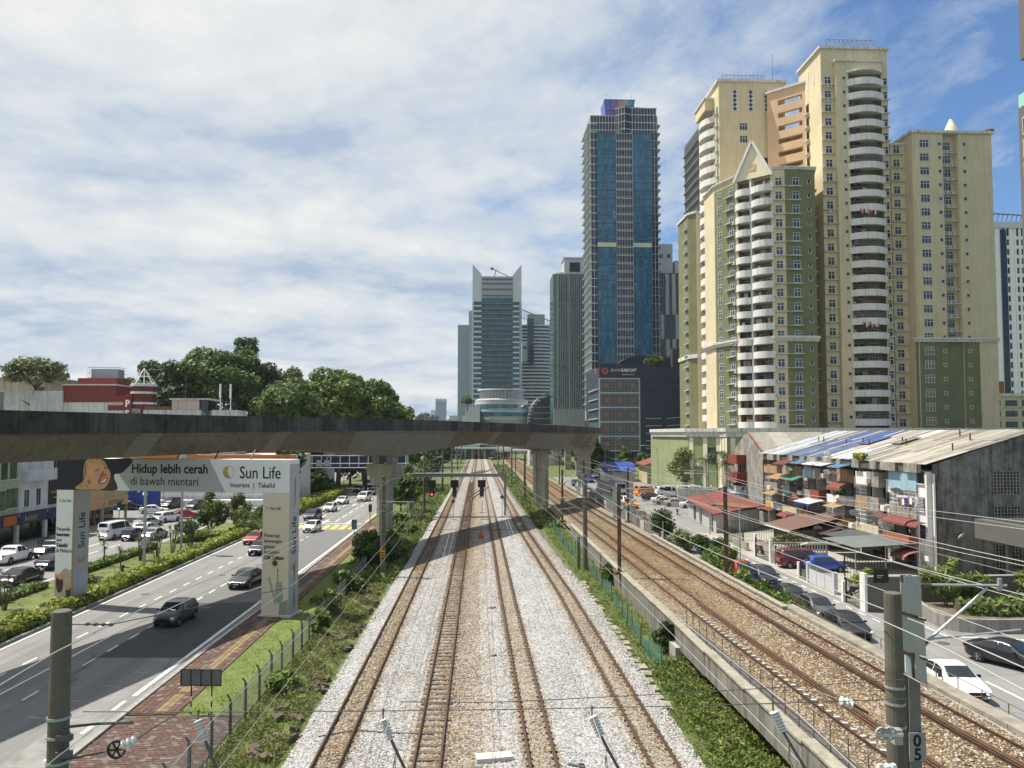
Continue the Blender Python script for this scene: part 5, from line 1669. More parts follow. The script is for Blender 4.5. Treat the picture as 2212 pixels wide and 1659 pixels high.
lamp_post('tall thin lamp post in front of the dark trees by the gantry', (-36, 205, 0), 11, 1.6, R(0), STEEL)
                # shops and buildings on the left
PL_GREEN = mat('plaster_green', (.40, .45, .29), .9, .1, 1.5, streak=.5, streak_col=(.16, .17, .11))
PL_WHITE = mat('plaster_white', (.62, .62, .60), .9, .08, 1.5, streak=.5, streak_col=(.18, .18, .17), blotch=.35, blotch_col=(.3, .3, .29))
PL_STAIN = mat('plaster_stained', (.56, .55, .52), .9, .1, 1.0, streak=.8, streak_col=(.13, .13, .125), blotch=.5, blotch_col=(.26, .255, .24), blotch_scale=.5)
PL_PEACH = mat('plaster_peach', (.55, .34, .20), .9, .08, 1.5)
PL_RED = mat('plaster_red', (.20, .042, .036), .9, .12, 1.5, blotch=.25, blotch_col=(.15, .03, .03))
PL_ORANGE = mat('panel_orange', (.62, .16, .02), .7, .08, 1.5)
BRN = mat('wood_brown', (.16, .085, .04), .8, .3, 2)
GL_D = glass_mat('shop_glass', (.018, .022, .026), .1, .6, .5, .6)
GL_G = glass_mat('green_window_glass', (.03, .10, .05), .1, .6, .5, .6)
SIGN_P = mat('sign_purple', (.035, .03, .085), .6, .1, 2)
SIGN_B = mat('sign_blue', (.02, .05, .26), .6, .1, 2)
SIGN_T = mat('sign_tan', (.50, .34, .15), .6, .1, 2)
def shop(label, y0, y1, h, wall, wins, sign, sign_text, sign_col, frame=WHITE, glass=None, depth=14, x=-57.0):
 """two or three storey shop facing +X; wins = list of (y from, y to, z from, z to)"""
 t = thing('shop_house', label, 'shop', (x, y0, 0), 0, 'shop houses of the left street')
 L = y1 - y0
 MB().box(-depth, 0, 0.005, L - .005, 3.6, h).build('wall', wall, t)
 MB().box(-depth, -2.2, 0.01, L - .01, 0, 3.6).build('shop_front', GL_D, t)
 for yy in (.15, L - .15):
  MB().box(-.35, -.02, yy - .15, yy + .15, 0, 3.6).build('column', wall, t)
 MB().box(-2.2, .12, .02, L - .02, 3.3, 3.6).build('canopy', PL_WHITE, t)
 MB().box(.02, .14, .1, L - .1, 2.3, 3.75).build('sign_panel', sign, t)
 if sign_text:
  text(sign_text, 'lettering', .95, (.16, L * .18, 2.6), (R(90), 0, R(90)), sign_col, t, .01)
 for (a, b, z0, z1) in wins:
  f = MB().box(.0, .05, a - .06, b + .06, z0 - .06, z1 + .06).build('window', frame, t)
  k = 3 if b - a > 1.5 else 2
  for q in range(k):
   w_ = (b - a) / k
   MB().box(.05, .07, a + q * w_ + .04, a + (q + 1) * w_ - .04, z0, z1).build('pane', glass or GL_D, f)
  MB().box(-.02, .35, a - .15, b + .15, z0 - .16, z0 - .07).build('sill', PL_WHITE, f)
 return t
W2 = lambda L, a: [(L * a, L * a + 1.7, z, z + 2.0) for z in (4.7, 8.2)]
s1 = shop('pale green shop house at the left edge with tan mullions', 88, 97.2, 13, PL_GREEN, [(2.2, 3.3, 8.1, 10.4), (5.6, 6.7, 8.1, 10.4), (7.3, 8.5, 8.1, 10.4), (5.2, 6.4, 4.4, 6.6), (6.7, 7.7, 4.6, 6.8), (7.9, 8.9, 4.6, 6.8)], SIGN_P, '', WHITE, BRN, GL_G)
MB().box(.05, .3, 1, 8.9, 10.6, 11.8).build('sign_panel', WHITE, s1)
text('KOPRIMAS', 'lettering', .85, (.32, 2.6, 10.95), (R(90), 0, R(90)), SIGN_B, s1, .02)
MB().box(.15, .2, 6.0, 8.6, 2.4, 3.5).build('sign_emblem', mat('sign_orange', (.5, .12, .02), .6, .2, 2), s1)
s2 = shop('white shop house with a curved balcony front and a purple sign', 97.2, 103.4, 13.5, PL_WHITE, [(1.0, 2.1, 4.4, 6.5), (3.6, 4.6, 4.4, 6.5)], SIGN_P, 'B-HAY', mat('sign_lime', (.40, .38, .05), .6, .1, 2))
MB().box(0, .9, .4, 5.8, 7.6, 9.0).build('balcony', PL_WHITE, s2)
MB().box(.0, .5, 2.0, 2.25, 9.0, 12.0).build('fin', PL_WHITE, s2)
s3 = shop('narrow grey shop house with dark sign boards beside the left billboard pillar', 103.4, 107.6, 13, PL_WHITE, [(1.2, 3.0, 9.0, 11.0), (1.2, 3.0, 5.2, 7.2)], SIGN_P, '', WHITE)
MB().box(.02, .16, .2, 3.8, 4.2, 7.4).build('sign_panel', mat('sign_black', (.02, .018, .022), .6, .2, 2), s3)
text('BARBER', 'lettering', .6, (.18, .6, 5.6), (R(90), 0, R(90)), PR_GOLD, s3, .0)
MB().box(.02, .2, 2.6, 4.1, 1.6, 3.9).build('sign_panel', WHITE, s3)
s4 = shop('peach fronted shop with tall brown shutters behind the traffic light', 108.5, 118.5, 9.2, PL_PEACH, [(6.6, 7.7, 6.6, 8.6), (8.2, 9.2, 6.6, 8.6)], PL_PEACH, '', WHITE)
for k in range(6):
 MB().box(-.3, -.05, .5 + k * 1.35, .5 + k * 1.35 + (.9 if k % 2 else .5), 0, 3.4).build('shutter', BRN, s4)
s5 = shop('yellow signed corner shop beside the blue sign', 118.5, 126.5, 9, mat('plaster_yellow', (.42, .34, .17), .9, .1, 1.5), [(1, 2.4, 6.2, 8.2), (3.6, 5.0, 6.2, 8.2)], SIGN_T, 'RESTORAN', BRN)
o = MB().box(-.1, .1, 0, 3.2, 3.4, 5.4).build('shop_sign', SIGN_B, None, (-56.4, 127.4, 0))
MB().lathe([(0, 0), (.55, .0), (.55, .05), (0, .05)], (.1, 1.5, 4.4), 14, axis='X').build('emblem', WHITE, o)
o['label'], o['category'] = 'square blue shop sign with a white disc at the corner', 'sign'
t = thing('orange_building', 'long low orange panelled building with white rail behind the billboard', 'building', (-74, 148, 0))
MB().box(0, 39, 0, 12, 0, 9.6).build('wall', PL_WHITE, t)
MB().box(.2, 38.8, -.15, 0, 2.6, 4.6).build('panel_band', PL_ORANGE, t)
MB().box(6, 20, -.15, 0, 8.2, 10.3).build('panel_band', PL_ORANGE, t)
MB().box(20, 38.8, -.15, 0, 8.2, 9.5).build('panel_band', PL_ORANGE, t)
for k in range(9):
 f = MB().box(1 + k * 4.2, 4 + k * 4.2, -.08, 0, 5.0, 7.8).build('window', GL_D, t)
for k in range(20):
 MB().box(k * 2, k * 2 + .08, -3.4, -3.32, 0, 2.2).build('railing_post', WHITE, t)
MB().box(0, 39, -3.4, -3.3, 2.1, 2.25).box(0, 39, -3.3, -.2, 0, 1.2).build('terrace', WHITE, t)
o = MB().box(-66, -57, 139, 139.4, 0, 3.4).build('blue_hoarding', SIGN_B)
o['label'], o['category'] = 'blue painted hoarding left of the globe lamp', 'hoarding'
t = thing('red_building', 'pink red building with a dark roof glimpsed just above the billboard', 'building', (-52, 182, 0))
MB().box(0, 7, 0, 10, 0, 11.2).build('wall', mat('plaster_pink', (.42, .12, .11), .9, .15, 1), t)
MB().box(7.2, 16, 0, 10, 0, 9.8).build('wall', PL_WHITE, t)
MB().box(-.5, 16.5, -.6, 10, 11.2, 11.5).build('roof', STEEL_D, t)
for k in range(4):
 MB().box(8 + k * 2, 9.2 + k * 2, -.08, 0, 7.4, 9.2).build('window', GL_D, t)
t = thing('stained_building', 'white building with heavily stained side wall above the viaduct at far left', 'building', (-79, 124, 0))
MB().box(-8, 12.6, 0, 20, 0, 18.6).build('wall', PL_STAIN, t)
MB().box(-.5, 12.8, -.4, 0, 0, 20.4).build('wall', PL_STAIN, t)
MB().box(1.2, 3.7, -.44, -.4, 12, 20.2).build('stain_panel', mat('plaster_grey', (.2, .2, .19), .9, .3, 1, streak=.8), t)
MB().box(-5.5, 8, 5, 14, 18.6, 22.6).build('roof_house', mat('plaster_buff', (.42, .37, .29), .9, .12, 1.5, streak=.6), t)
MB().box(-6, 8.6, 4.5, 14.5, 22.6, 22.9).build('roof_slab', CONC, t)
MB().box(-6, -1.5, -.6, 5, 18.6, 19.2).build('tile_roof', BRN, t)
MB().box(5.6, 6.8, 4.9, 5, 20.2, 21.3).build('window', GL_D, t)
for (x, m_) in ((4.9, mat('pipe_teal', (.03, .2, .19), .6, .1, 2)), (6.3, STEEL_D)):
 MB().box(x, x + .5, -.75, -.42, 12, 15.6).build('downpipe', m_, t)
t = thing('red_office_building', 'red and white office building with stepped wall and octagonal red tower', 'building', (-66.3, 124, 0))
MB().box(0, 16.2, 0, 15, 0, 19).build('wall', PL_WHITE, t)
MB().box(-.1, 13.4, -.12, 14.8, 18.6, 21.3).build('parapet', PL_RED, t)
MB().box(11.4, 16.0, -.10, 0, 17.3, 19.6).build('sign_wall', PL_RED, t)
MB().box(-.2, 13.6, -.25, 15, 21.3, 21.5).build('coping', PL_WHITE, t)
MB().box(2, 12, 3, 12, 21.5, 22.6).build('roof_room', PL_RED, t)
f = MB()
for k in range(15):
 f.bar((4 + k * .55, 4, 22.6), (4 + k * .55, 4, 24.4), .05)
for z in (22.7, 23.5, 24.4):
 f.bar((4, 4, z), (11.7, 4, z), .08)
 f.bar((11.7, 4, z), (11.7, 9, z), .08)
f.box(4.4, 11.4, 5, 8.6, 22.6, 24.2)
f.build('plant_screen', STEEL, t)
text('BANGUNAN', 'lettering', .72, (11.55, -.14, 18.15), (R(90), 0, 0), WHITE, t, .01, sx=.9)
MB().box(15.8, 17.6, -.5, 1, 0, 20).build('pylon', PL_RED, t)
for k, ch in enumerate('PSM'):
 text(ch, 'lettering', 1.5, (15.95, -.52, 17.9 - k * 1.62), (R(90), 0, 0), WHITE, t, .06, sx=1.5)
oct_ = lambda r, c: [(c[0] + math.cos(R(22.5 + 45 * k)) * r, c[1] + math.sin(R(22.5 + 45 * k)) * r) for k in range(8)]
PL_RED_D = mat('brick_red_dark', (.13, .03, .024), .9, .2, 2)
MB().prism(oct_(3.0, (19.3, 2.5)), 0, 21.2).build('tower', PL_RED_D, t)
for z in (16.2, 18.3, 20.0):
 MB().prism(oct_(3.2, (19.3, 2.5)), z, z + .35).build('band', PL_WHITE, t)
MB().prism(oct_(3.3, (19.3, 2.5)), 21.2, 21.5).build('band', PL_WHITE, t)
text('PSM', 'lettering', 1.2, (17.7, -.4, 16.75), (R(90), 0, 0), STEEL, t, .03)
f = MB()
for k in range(8):
 a = oct_(3.0, (19.3, 2.5))[k]
 b = oct_(3.0, (19.3, 2.5))[(k + 1) % 8]
 f.bar((a[0], a[1], 21.6), (19.3, 2.5, 24.2), .1)
 f.bar((a[0], a[1], 21.6), (b[0], b[1], 21.6), .1)
 f.bar(((a[0] + 19.3) / 2, (a[1] + 2.5) / 2, 22.9), ((b[0] + 19.3) / 2, (b[1] + 2.5) / 2, 22.9), .08)
f.build('roof_frame', WHITE, t)
for o in (bpy.data.objects['stained_building'], bpy.data.objects['red_office_building']):
 o.location = (o.location.x * 1.33, o.location.y * 1.33, 13.5 - 13.5 * 1.33)
 o.scale = (1.33, 1.33, 1.33) if 'stained' in o.name else (.82, .82, 1.33)
t = thing('roof_house', 'small pale pink rooftop house with antennas right of the red tower', 'building', (-59, 150, 0))
MB().box(-6, 5, 0, 9, 0, 18.2).build('wall', PL_STAIN, t)
MB().box(-.8, 4.4, .5, 7, 18.2, 20.2).build('roof_room', mat('plaster_pale_pink', (.55, .45, .40), .9, .08, 1.5, streak=.5), t)
MB().box(-1.2, 6.4, .2, 7.4, 20.2, 20.5).build('roof_slab', PL_STAIN, t)
MB().box(4.6, 6, 1, 5, 18.2, 20.1).build('doorway', GL_D, t)
MB().box(-6, -.9, .2, 6, 18.2, 18.9).build('tank', BRN, t)
MB().cyl(1.6, 1, 20.5, 25.5, .05, n=6).build('antenna', STEEL_D, t)
for x in (8.0, 10.0):
 MB().cyl(x, 2, 0, 21.5, .09, n=6).cyl(x, 1.8, 20.6, 23.4, .2, n=8).build('antenna', WHITE, t)
 MB().bar((x, 2, 20.3), (x - 1.4, 2, 18.2), .07).bar((x, 2, 20.3), (x + 1.2, 2, 18.2), .07).build('antenna_stay', STEEL_D, t)
MB().box(7, 12, 0, 6, 0, 18.2).build('wall', PL_STAIN, t)
                # right hand side: street, flats, houses
structure(MB().box(21.7, 29.6, 20, 132, -.3, .015), 'street', ASPH_S)
structure(MB().box(29.6, 62, 22, 57.2, -.3, .011), 'forecourt', ASPH_S)
structure(MB().box(23.0, 47, 132, 240, -.3, .013), 'street', ASPH_S)
structure(MB().box(29.6, 44.5, 57.5, 103, -.3, .05), 'yard', PAVE)
structure(MB().box(29.6, 47, 103, 132, -.3, .008), 'car_park', ASPH_S)
mb = MB()
for i in range(26):
 y = 50 + i * 2.05
 mb.face([(28.75, y, .025), (28.87, y, .025), (28.87, y + 1.0, .025), (28.75, y + 1.0, .025)])
mb.face([(31.2, 50.2, .025), (31.35, 50.2, .025), (31.35, 54, .025), (31.2, 54, .025)])
mb.face([(31.2, 50.0, .026), (37, 48.6, .026), (37, 48.8, .026), (31.2, 50.2, .026)])
mb.face([(27.6, 34, .025), (27.75, 34, .025), (27.75, 41, .025), (27.6, 41, .025)])
o = mb.build('street_lines', LINE_W)
o['label'], o['category'] = 'broken white line along the right side of the side street', 'road markings'
PBLUE = mat('paint_pale_blue_wall', (.50, .55, .62), .8, .08, 2, blotch=.35, blotch_col=(.3, .32, .34))
o = MB().box(22.75, 23.3, 20, 47, 0, .75).build('kerb_wall', PBLUE)
o['label'], o['category'] = 'pale blue painted kerb wall behind the rusty railing at lower right', 'wall'
G3 = 'cars on the right side street'
car('sedan', 'red', (25.0, 72.0, .02), 182, 'red car half hidden by bushes beside the thin lamp mast', group=G3)
car('suv', 'navy', (25.5, 67.6, .02), 182, 'dark navy car facing the viewer behind the bushes on the side street', group=G3)
car('sedan', 'black', (24.9, 60.4, .02), 182, 'black car whose roof shows above the wall bushes, between navy and grey cars', group=G3)
car('hatch', 'grey', (25.0, 55.8, .02), 182, 'grey car beside the bushes nearer than the black one', group=G3)
car('sedan', 'black', (24.8, 51.0, .02), 182, 'dark car directly left of the right concrete mast by the railing', group=G3)
car('sedan', 'white', (24.9, 39.6, .02), 184, 'white car behind the rusty railing and pale blue kerb', group=G3)
car('sedan', 'black', (31.0, 43.7, .02), 152, 'black sedan turning in the forecourt at lower right', group=G3)
car('mpv', 'maroon', (32.6, 76.2, .06), 92, 'dark maroon people carrier parked in the open driveway', 'people carrier', group=G3)
car('hatch', 'blue', (34.0, 74.0, .06), 92, 'bright blue hatchback parked beside the maroon people carrier', group=G3)
G4 = 'vehicles in the car park beyond the red roofed house'
car('sedan', 'white', (39.0, 138.2, .02), 98, 'white saloon parked first above the red roofed house', group=G4)
car('sedan', 'silver', (36.9, 141.6, .02), 98, 'silver saloon parked behind the white one', group=G4)
car('sedan', 'gold', (35.6, 144.6, .02), 98, 'brownish car squeezed between silver and white saloons', group=G4)
car('sedan', 'white', (36.0, 148.4, .02), 98, 'white saloon fourth in the slanted row', group=G4)
car('suv', 'black', (35.2, 153.2, .02), 98, 'black car under the canopy at the end of the slanted row', group=G4)
car('suv', 'white', (28.2, 145.0, .02), 178, 'white car at the left of the car park street', group=G4)
car('suv', 'orange', (28.0, 139.5, .02), 178, 'orange car in front of the white one behind the green net', group=G4)
car('sedan', 'maroon', (25.4, 127, .02), 178, 'dark red car parked behind the green net', group=G4)
car('hatch', 'red', (25.2, 118, .02), 178, 'red car parked behind the green net further forward', group=G4)
car('sedan', 'red', (25.0, 108.5, .02), 178, 'bright red car at the end of the green net by the tall bush', group=G4)
car('van', 'orange', (36.4, 166, .02), 60, 'orange van beyond the slanted row of parked cars', 'van', group=G4)
car('van', 'white', (40.5, 163, .02), 80, 'white van beside the orange one', 'van', group=G4)
car('suv', 'white', (51, 160, .02), 180, 'white car by the palms behind the pale wall', group=G4)
car('sedan', 'gold', (53.3, 160, .02), 180, 'beige car next to the white car by the palms', group=G4)
for i, (x, y, c, lab) in enumerate([(24.8, 172, 'white', 'first of the pale cars parked along the receding green net'), (25, 181, 'silver', 'second of the pale cars along the receding green net'), (25.2, 190, 'white', 'third of the pale cars along the receding green net'), (25.3, 199, 'black', 'black car along the receding green net under the viaduct'), (36, 235, 'white', 'white car far up the right street by the dark tree'), (31, 212, 'blue', 'blue car far up the right street')]):
 car(['sedan', 'suv'][i % 2], c, (x, y, .02), 180, lab, group=G4)
t = thing('lorry', 'grey box lorry standing on the street before the yellow house', 'lorry', (31.6, 172, 0), R(90 - 178), 'lorries')
MB().box(-3.6, 1.4, -1.15, 1.15, .9, 3.3).build('cargo_box', STEEL, t)
for k in range(8):
 MB().box(-3.5 + k * .65, -3.4 + k * .65, -1.19, 1.19, .95, 3.2).build('rib', CONC_L, t)
MB().box(1.5, 3.2, -1.05, 1.05, .6, 2.6).build('cab', PAINT['white'], t)
MB().box(3.2, 3.23, -.95, .95, 1.5, 2.4).build('windscreen', CGLASS, t)
for x in (-2.6, 2.3):
 for s_ in (-1, 1):
  MB().lathe([(.2, -.14), (.45, -.14), (.45, .14), (.2, .14)], (x, s_ * .95, .45), 14, axis='Y').build('wheel', TYRE, t)
                # the old walk-up flats
FW_ = mat('flat_white', (.74, .73, .71), .9, .06, 1.5, streak=.4, streak_col=(.22, .20, .17), blotch=.25, blotch_col=(.34, .32, .29), blotch_scale=.8)
FG = mat('flat_grey', (.30, .28, .245), .9, .2, 1.2, streak=.9, streak_col=(.055, .052, .045), blotch=.6, blotch_col=(.13, .12, .10), blotch_scale=.9)
FDK = mat('flat_dark', (.10, .09, .075), .9, .3, 1.2, streak=.7, streak_col=(.03, .028, .025))
FBL = mat('flat_blue', (.28, .44, .54), .9, .08, 1.5, streak=.55, streak_col=(.16, .2, .22))
FBR = mat('flat_tan', (.37, .25, .15), .9, .25, 1.2, streak=.6, streak_col=(.16, .10, .06))
FTC = mat('flat_terracotta', (.34, .105, .045), .9, .12, 1.5, streak=.3)
FYL = mat('flat_yellow', (.60, .33, .03), .9, .1, 1.5, streak=.3)
FRD = mat('flat_red', (.20, .05, .036), .9, .12, 1.5)
FCR = mat('flat_cream', (.56, .46, .33), .9, .1, 1.5, streak=.4)
GABLE = mat('gable_render', (.17, .165, .15), .95, .4, .9, streak=.95, streak_col=(.014, .015, .014), blotch=.6, blotch_col=(.30, .295, .275), blotch_scale=.55, fine=.15, fine_scale=5)
AW_R = mat('awning_red', (.17, .048, .038), .7, .15, 2, fine=.2, fine_scale=8)
AW_P = mat('awning_pink', (.28, .115, .09), .7, .15, 2, fine=.15, fine_scale=8)
AW_BR = mat('awning_brown', (.135, .078, .062), .7, .15, 2, fine=.2, fine_scale=8)
AW_B = mat('awning_blue', (.20, .36, .50), .7, .15, 2)
AW_G = mat('awning_green', (.12, .34, .22), .7, .15, 2)
AW_Y = mat('awning_tan', (.50, .36, .20), .7, .15, 2)
AW_GY = mat('awning_grey', (.16, .175, .175), .6, .15, 2, metal=.2)
WIN_D = glass_mat('flat_glass', (.022, .022, .022), .25, .4, .5, .9)
GRILL = mat('grille_brown', (.10, .05, .03), .7, .3, 3)
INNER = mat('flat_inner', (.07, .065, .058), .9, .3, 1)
FX, FY0 = 43.6, 71.3
FLATS = thing('walkup_flats', 'old four storey flats with balconies, patched blue roof and stained grey gable wall', 'apartment block', (FX, FY0, 0))
NU, UL = 6, 7.0
MB().box(1.2, 20, .3, NU * UL, 0, 10.6).build('core', INNER, FLATS)
gm = MB()
gv = [(0, -.0), (20, 0)]
gm.v = [(0, 0, 0), (20.5, 0, 0), (20.5, 0, 10.6), (10.4, 0, 13.95), (0, 0, 10.6), (0, .3, 0), (20.5, .3, 0), (20.5, .3, 10.6), (10.4, .3, 13.95), (0, .3, 10.6)]
gm.f = [(0, 1, 2, 3, 4), (9, 8, 7, 6, 5), (0, 5, 6, 1), (1, 6, 7, 2), (2, 7, 8, 3), (3, 8, 9, 4), (4, 9, 5, 0)]
gm.m = [0] * 7
gm.build('gable_wall', GABLE, FLATS)
MB().box(-.13, .04, -.12, .06, 0, 9.7).build('downpipe', FW_, FLATS)
MB().box(.12, .24, -.12, .0, 0, 9.6).build('downpipe', GRILL, FLATS)
for (z0, z1) in ((7.75, 9.95), (4.6, 6.6), (.6, 2.9)):
 v = MB().box(5.75, 8.45, -.04, .1, z0 - .05, z1 + .05).build('vent_window', BLACK, FLATS)
 gr = MB()
 for k in range(9):
  x = 5.8 + k * 2.6 / 8
  gr.box(x - .035, x + .035, -.12, -.04, z0, z1)
 nz = int((z1 - z0) / .3)
 for k in range(nz + 1):
  z = z0 + (z1 - z0) * k / nz
  gr.box(5.8, 8.4, -.11, -.045, z - .035, z + .035)
 gr.build('grating', FG, v)
MB().box(1.4, 2.0, -.03, .02, 5.65, 6.05).build('exposed_brick', BRICK[0], FLATS)
RS = [mat('roof_sheet_grey', (.27, .25, .21), .85, .2, 1.2, streak=.3, fine=.15), mat('roof_sheet_dark', (.17, .155, .13), .85, .25, 1.2, fine=.15), mat('roof_sheet_pale', (.34, .315, .265), .85, .15, 1.2, fine=.12),
   mat('roof_sheet_white', (.52, .52, .50), .7, .08, 1.2), mat('roof_tarp_blue', (.05, .085, .21), .6, .2, .8), mat('roof_tarp_dusty', (.10, .12, .165), .7, .25, .8), mat('roof_sheet_bluewhite', (.34, .41, .52), .6, .12, 1.2)]
rr = random.Random(11)
sl_ = (13.95 - 10.62) / 11.4
def roof_piece(y0, w, a, b, m, lift=0.0):
 x0, x1 = -1.0 + 11.4 * a, -1.0 + 11.4 * b
 z0, z1 = 10.62 + 11.4 * a * sl_ + lift, 10.62 + 11.4 * b * sl_ + lift
 mb = MB()
 for k in range(3):
  f0, f1 = k / 3, (k + .88) / 3
  mb.v += []
 mb.v = [(x0, y0, z0), (x1, y0, z1), (x1, y0 + w, z1), (x0, y0 + w, z0), (x0, y0, z0 - .05), (x1, y0, z1 - .05), (x1, y0 + w, z1 - .05), (x0, y0 + w, z0 - .05)]
 mb.f = [(0, 1, 2, 3), (7, 6, 5, 4), (0, 4, 5, 1), (1, 5, 6, 2), (2, 6, 7, 3), (3, 7, 4, 0)]
 mb.m = [0] * 6
 return mb.build('roof_sheet', m, FLATS)
y = -.35
while y < 42.2:
 w = rr.uniform(.7, 1.15)
 yy = y
 if yy < 14:
  pool = [0, 0, 2, 2, 1, 0]
 elif yy < 21:
  pool = [0, 1, 3, 6, 0, 2]
 elif yy < 33:
  pool = [4, 5, 4, 5, 4, 0]
 elif yy < 36:
  pool = [0, 1, 2]
 else:
  pool = [6, 6, 6, 0]
 c1, c2 = rr.uniform(.3, .45), rr.uniform(.6, .75)
 for (a, b) in ((0, c1), (c1 - .01, c2), (c2 - .01, 1.0)):
  roof_piece(y, w - .012, a, b, RS[rr.choice(pool)], rr.uniform(0, .05) + a * .03)
 y += w
for (y, w, a, b, m, lf) in ((22.5, .35, .5, .98, 3, .12), (25.5, .3, .25, .5, 3, .12), (16.5, .4, .55, .95, 3, .14), (28, .25, .12, .22, 3, .1), (15.2, .3, .2, .62, 3, .12), (20.2, 2.6, .45, .72, 4, .22), (13.6, 2.4, .48, .70, 1, .25)):
 roof_piece(y, w, a, b, RS[m], lf)
bk = MB()
bk.v = [(10.4, -.3, 13.98), (20.8, -.3, 10.6), (20.8, 42.2, 10.6), (10.4, 42.2, 13.98)]
bk.f = [(0, 1, 2, 3)]
bk.m = [0]
bk.build('roof_back', RS[0], FLATS)
for (x, y) in ((4.6, 12.6), (5.2, 14.4), (4.2, 20), (4.8, 22.6), (4.3, 26), (6.6, 4.4), (8.0, 8.2), (3.2, 2.0), (5.0, 34), (5.2, 36)):
 z = 10.62 + (x + 1) * sl_
 MB().cyl(x, y, z, z + .75, .07, n=6).build('vent_pipe', GRILL, FLATS)
y = .9
k = 0
while y < 41:
 w = [2.4, 1.5, 2.9, .9, 1.3][k % 5]
 fwd = k % 2 == 0
 MB().box(-1.15 if fwd else -.85, -.7, y + .01, y + w - .01, 9.75, 10.6).build('fascia_box', [FG, FDK, FG, FDK][k % 4], FLATS)
 y += w
 k += 1
MB().box(-.7, 1.2, 0.31, 42, 9.9, 10.05).build('soffit', FDK, FLATS)
def awning(p, w, d, drop, m, name='awning', par=None, ribs=True, curve=0):
 """sloping canopy: p = back left corner (x,y,z) on the wall, runs along y, leans out towards -x"""
 mb = MB()
 n = 5 if curve else 1
 for i in range(n):
  f0, f1 = i / n, (i + 1) / n
  g = (lambda f: 1 - math.cos(f * math.pi / 2)) if curve else (lambda f: f)
  h = (lambda f: math.sin(f * math.pi / 2)) if curve else (lambda f: f)
  x0, x1 = p[0] - d * h(f0), p[0] - d * h(f1)
  z0, z1 = p[2] - drop * g(f0), p[2] - drop * g(f1)
  mb.face([(x0, p[1], z0), (x0, p[1] + w, z0), (x1, p[1] + w, z1), (x1, p[1], z1)])
  mb.face([(x0, p[1], z0 - .04), (x1, p[1], z1 - .04), (x1, p[1] + w, z1 - .04), (x0, p[1] + w, z0 - .04)])
 a = mb.build(name, m, par or FLATS)
 if ribs:
  k = int(w / .35)
  rb = MB()
  for i in range(k + 1):
   yy = p[1] + w * i / k
   rb.bar((p[0], yy, p[2] + .02), (p[0] - d * (.7 if curve else 1), yy, p[2] - drop * (.32 if curve else 1) + .02), .05, .04)
  rb.build('rib', m, a)
 for s in (0, w):
  MB().bar((p[0], p[1] + s, p[2] - drop - .35), (p[0] - d * .9, p[1] + s, p[2] - drop - .02), .035).build('stay', STEEL_D, a)
 return a
def dish(x, y, z, r, rz, tilt, label, group='satellite dishes on the flats', m=WHITE, par=None, arm=.5):
 t = thing('satellite_dish', label, 'satellite dish', (x, y, z), rz, group)
 n = 14
 mb = MB()
 prof = [(0, 0), (.4, .035), (.75, .12), (1.0, .22)]
 ca, sa = math.cos(tilt), math.sin(tilt)
 for rr_, h in prof:
  for j in range(n):
   a = 2 * math.pi * j / n
   px_, pz_, py_ = rr_ * math.cos(a), rr_ * math.sin(a) * .9, -h
   mb.v.append((px_ * r, (py_ * ca - pz_ * sa) * r, (pz_ * ca + py_ * sa) * r))
 for i in range(3):
  for j in range(n):
   j2 = (j + 1) % n
   mb.f.append((i * n + j, i * n + j2, (i + 1) * n + j2, (i + 1) * n + j))
   mb.m.append(0)
 mb.build('reflector', m, t, smooth=True)
 MB().bar((0, -.1 * r, -.85 * r), (0, -1.0 * r, -.1 * r), .03).obox((0, -1.0 * r, -.08 * r), (.1, .14, .1)).build('feed_arm', STEEL_D, t)
 MB().tube([(0, .06, 0), (0, .3 * r + .1, -.3 * r), (0, .3 * r + .1, -arm - r * .5)], .03, 5).build('bracket', STEEL_D, t)
 return t
FH = [(.0, 2.55), (2.6, 5.2), (5.25, 7.85), (7.9, 10.0)]
grm = MB()
for k in range(12):
 grm.box(-.012, .012, k * .2, k * .2 + .025, 0, 1.0)
for z in (0, .33, .66, .97):
 grm.box(-.015, .015, 0, 2.22, z, z + .03)
GRM = {c: grm.mesh('grille', m) for c, m in (('w', WHITE), ('b', GRILL), ('g', STEEL))}
lou = MB()
for k in range(9):
 lou.obox((0, 0, k * .14), (.03, 1.0, .06), 0, 0, 0, R(35))
LOUV = lou.mesh('louvre', STEEL)
def flat_window(y, z, w=1.2, h=1.25, x=-.0, frame=FW_, glass=WIN_D, louvre=False, n=3):
 f = MB().box(x - .05, x + .02, y - .06, y + w + .06, z - .06, z + h + .06).build('window', STEEL_D, FLATS)
 for k in range(n):
  MB().box(x - .075, x - .05, y + w * k / n + .03, y + w * (k + 1) / n - .03, z, z + h).build('pane', glass, f)
 if louvre:
  put(LOUV, 'louvre', f, (x - .1, y + w / 2, z + .06))
 MB().box(x - .16, x, y - .08, y + w + .08, z - .14, z - .06).build('sill', FW_, f)
 return f
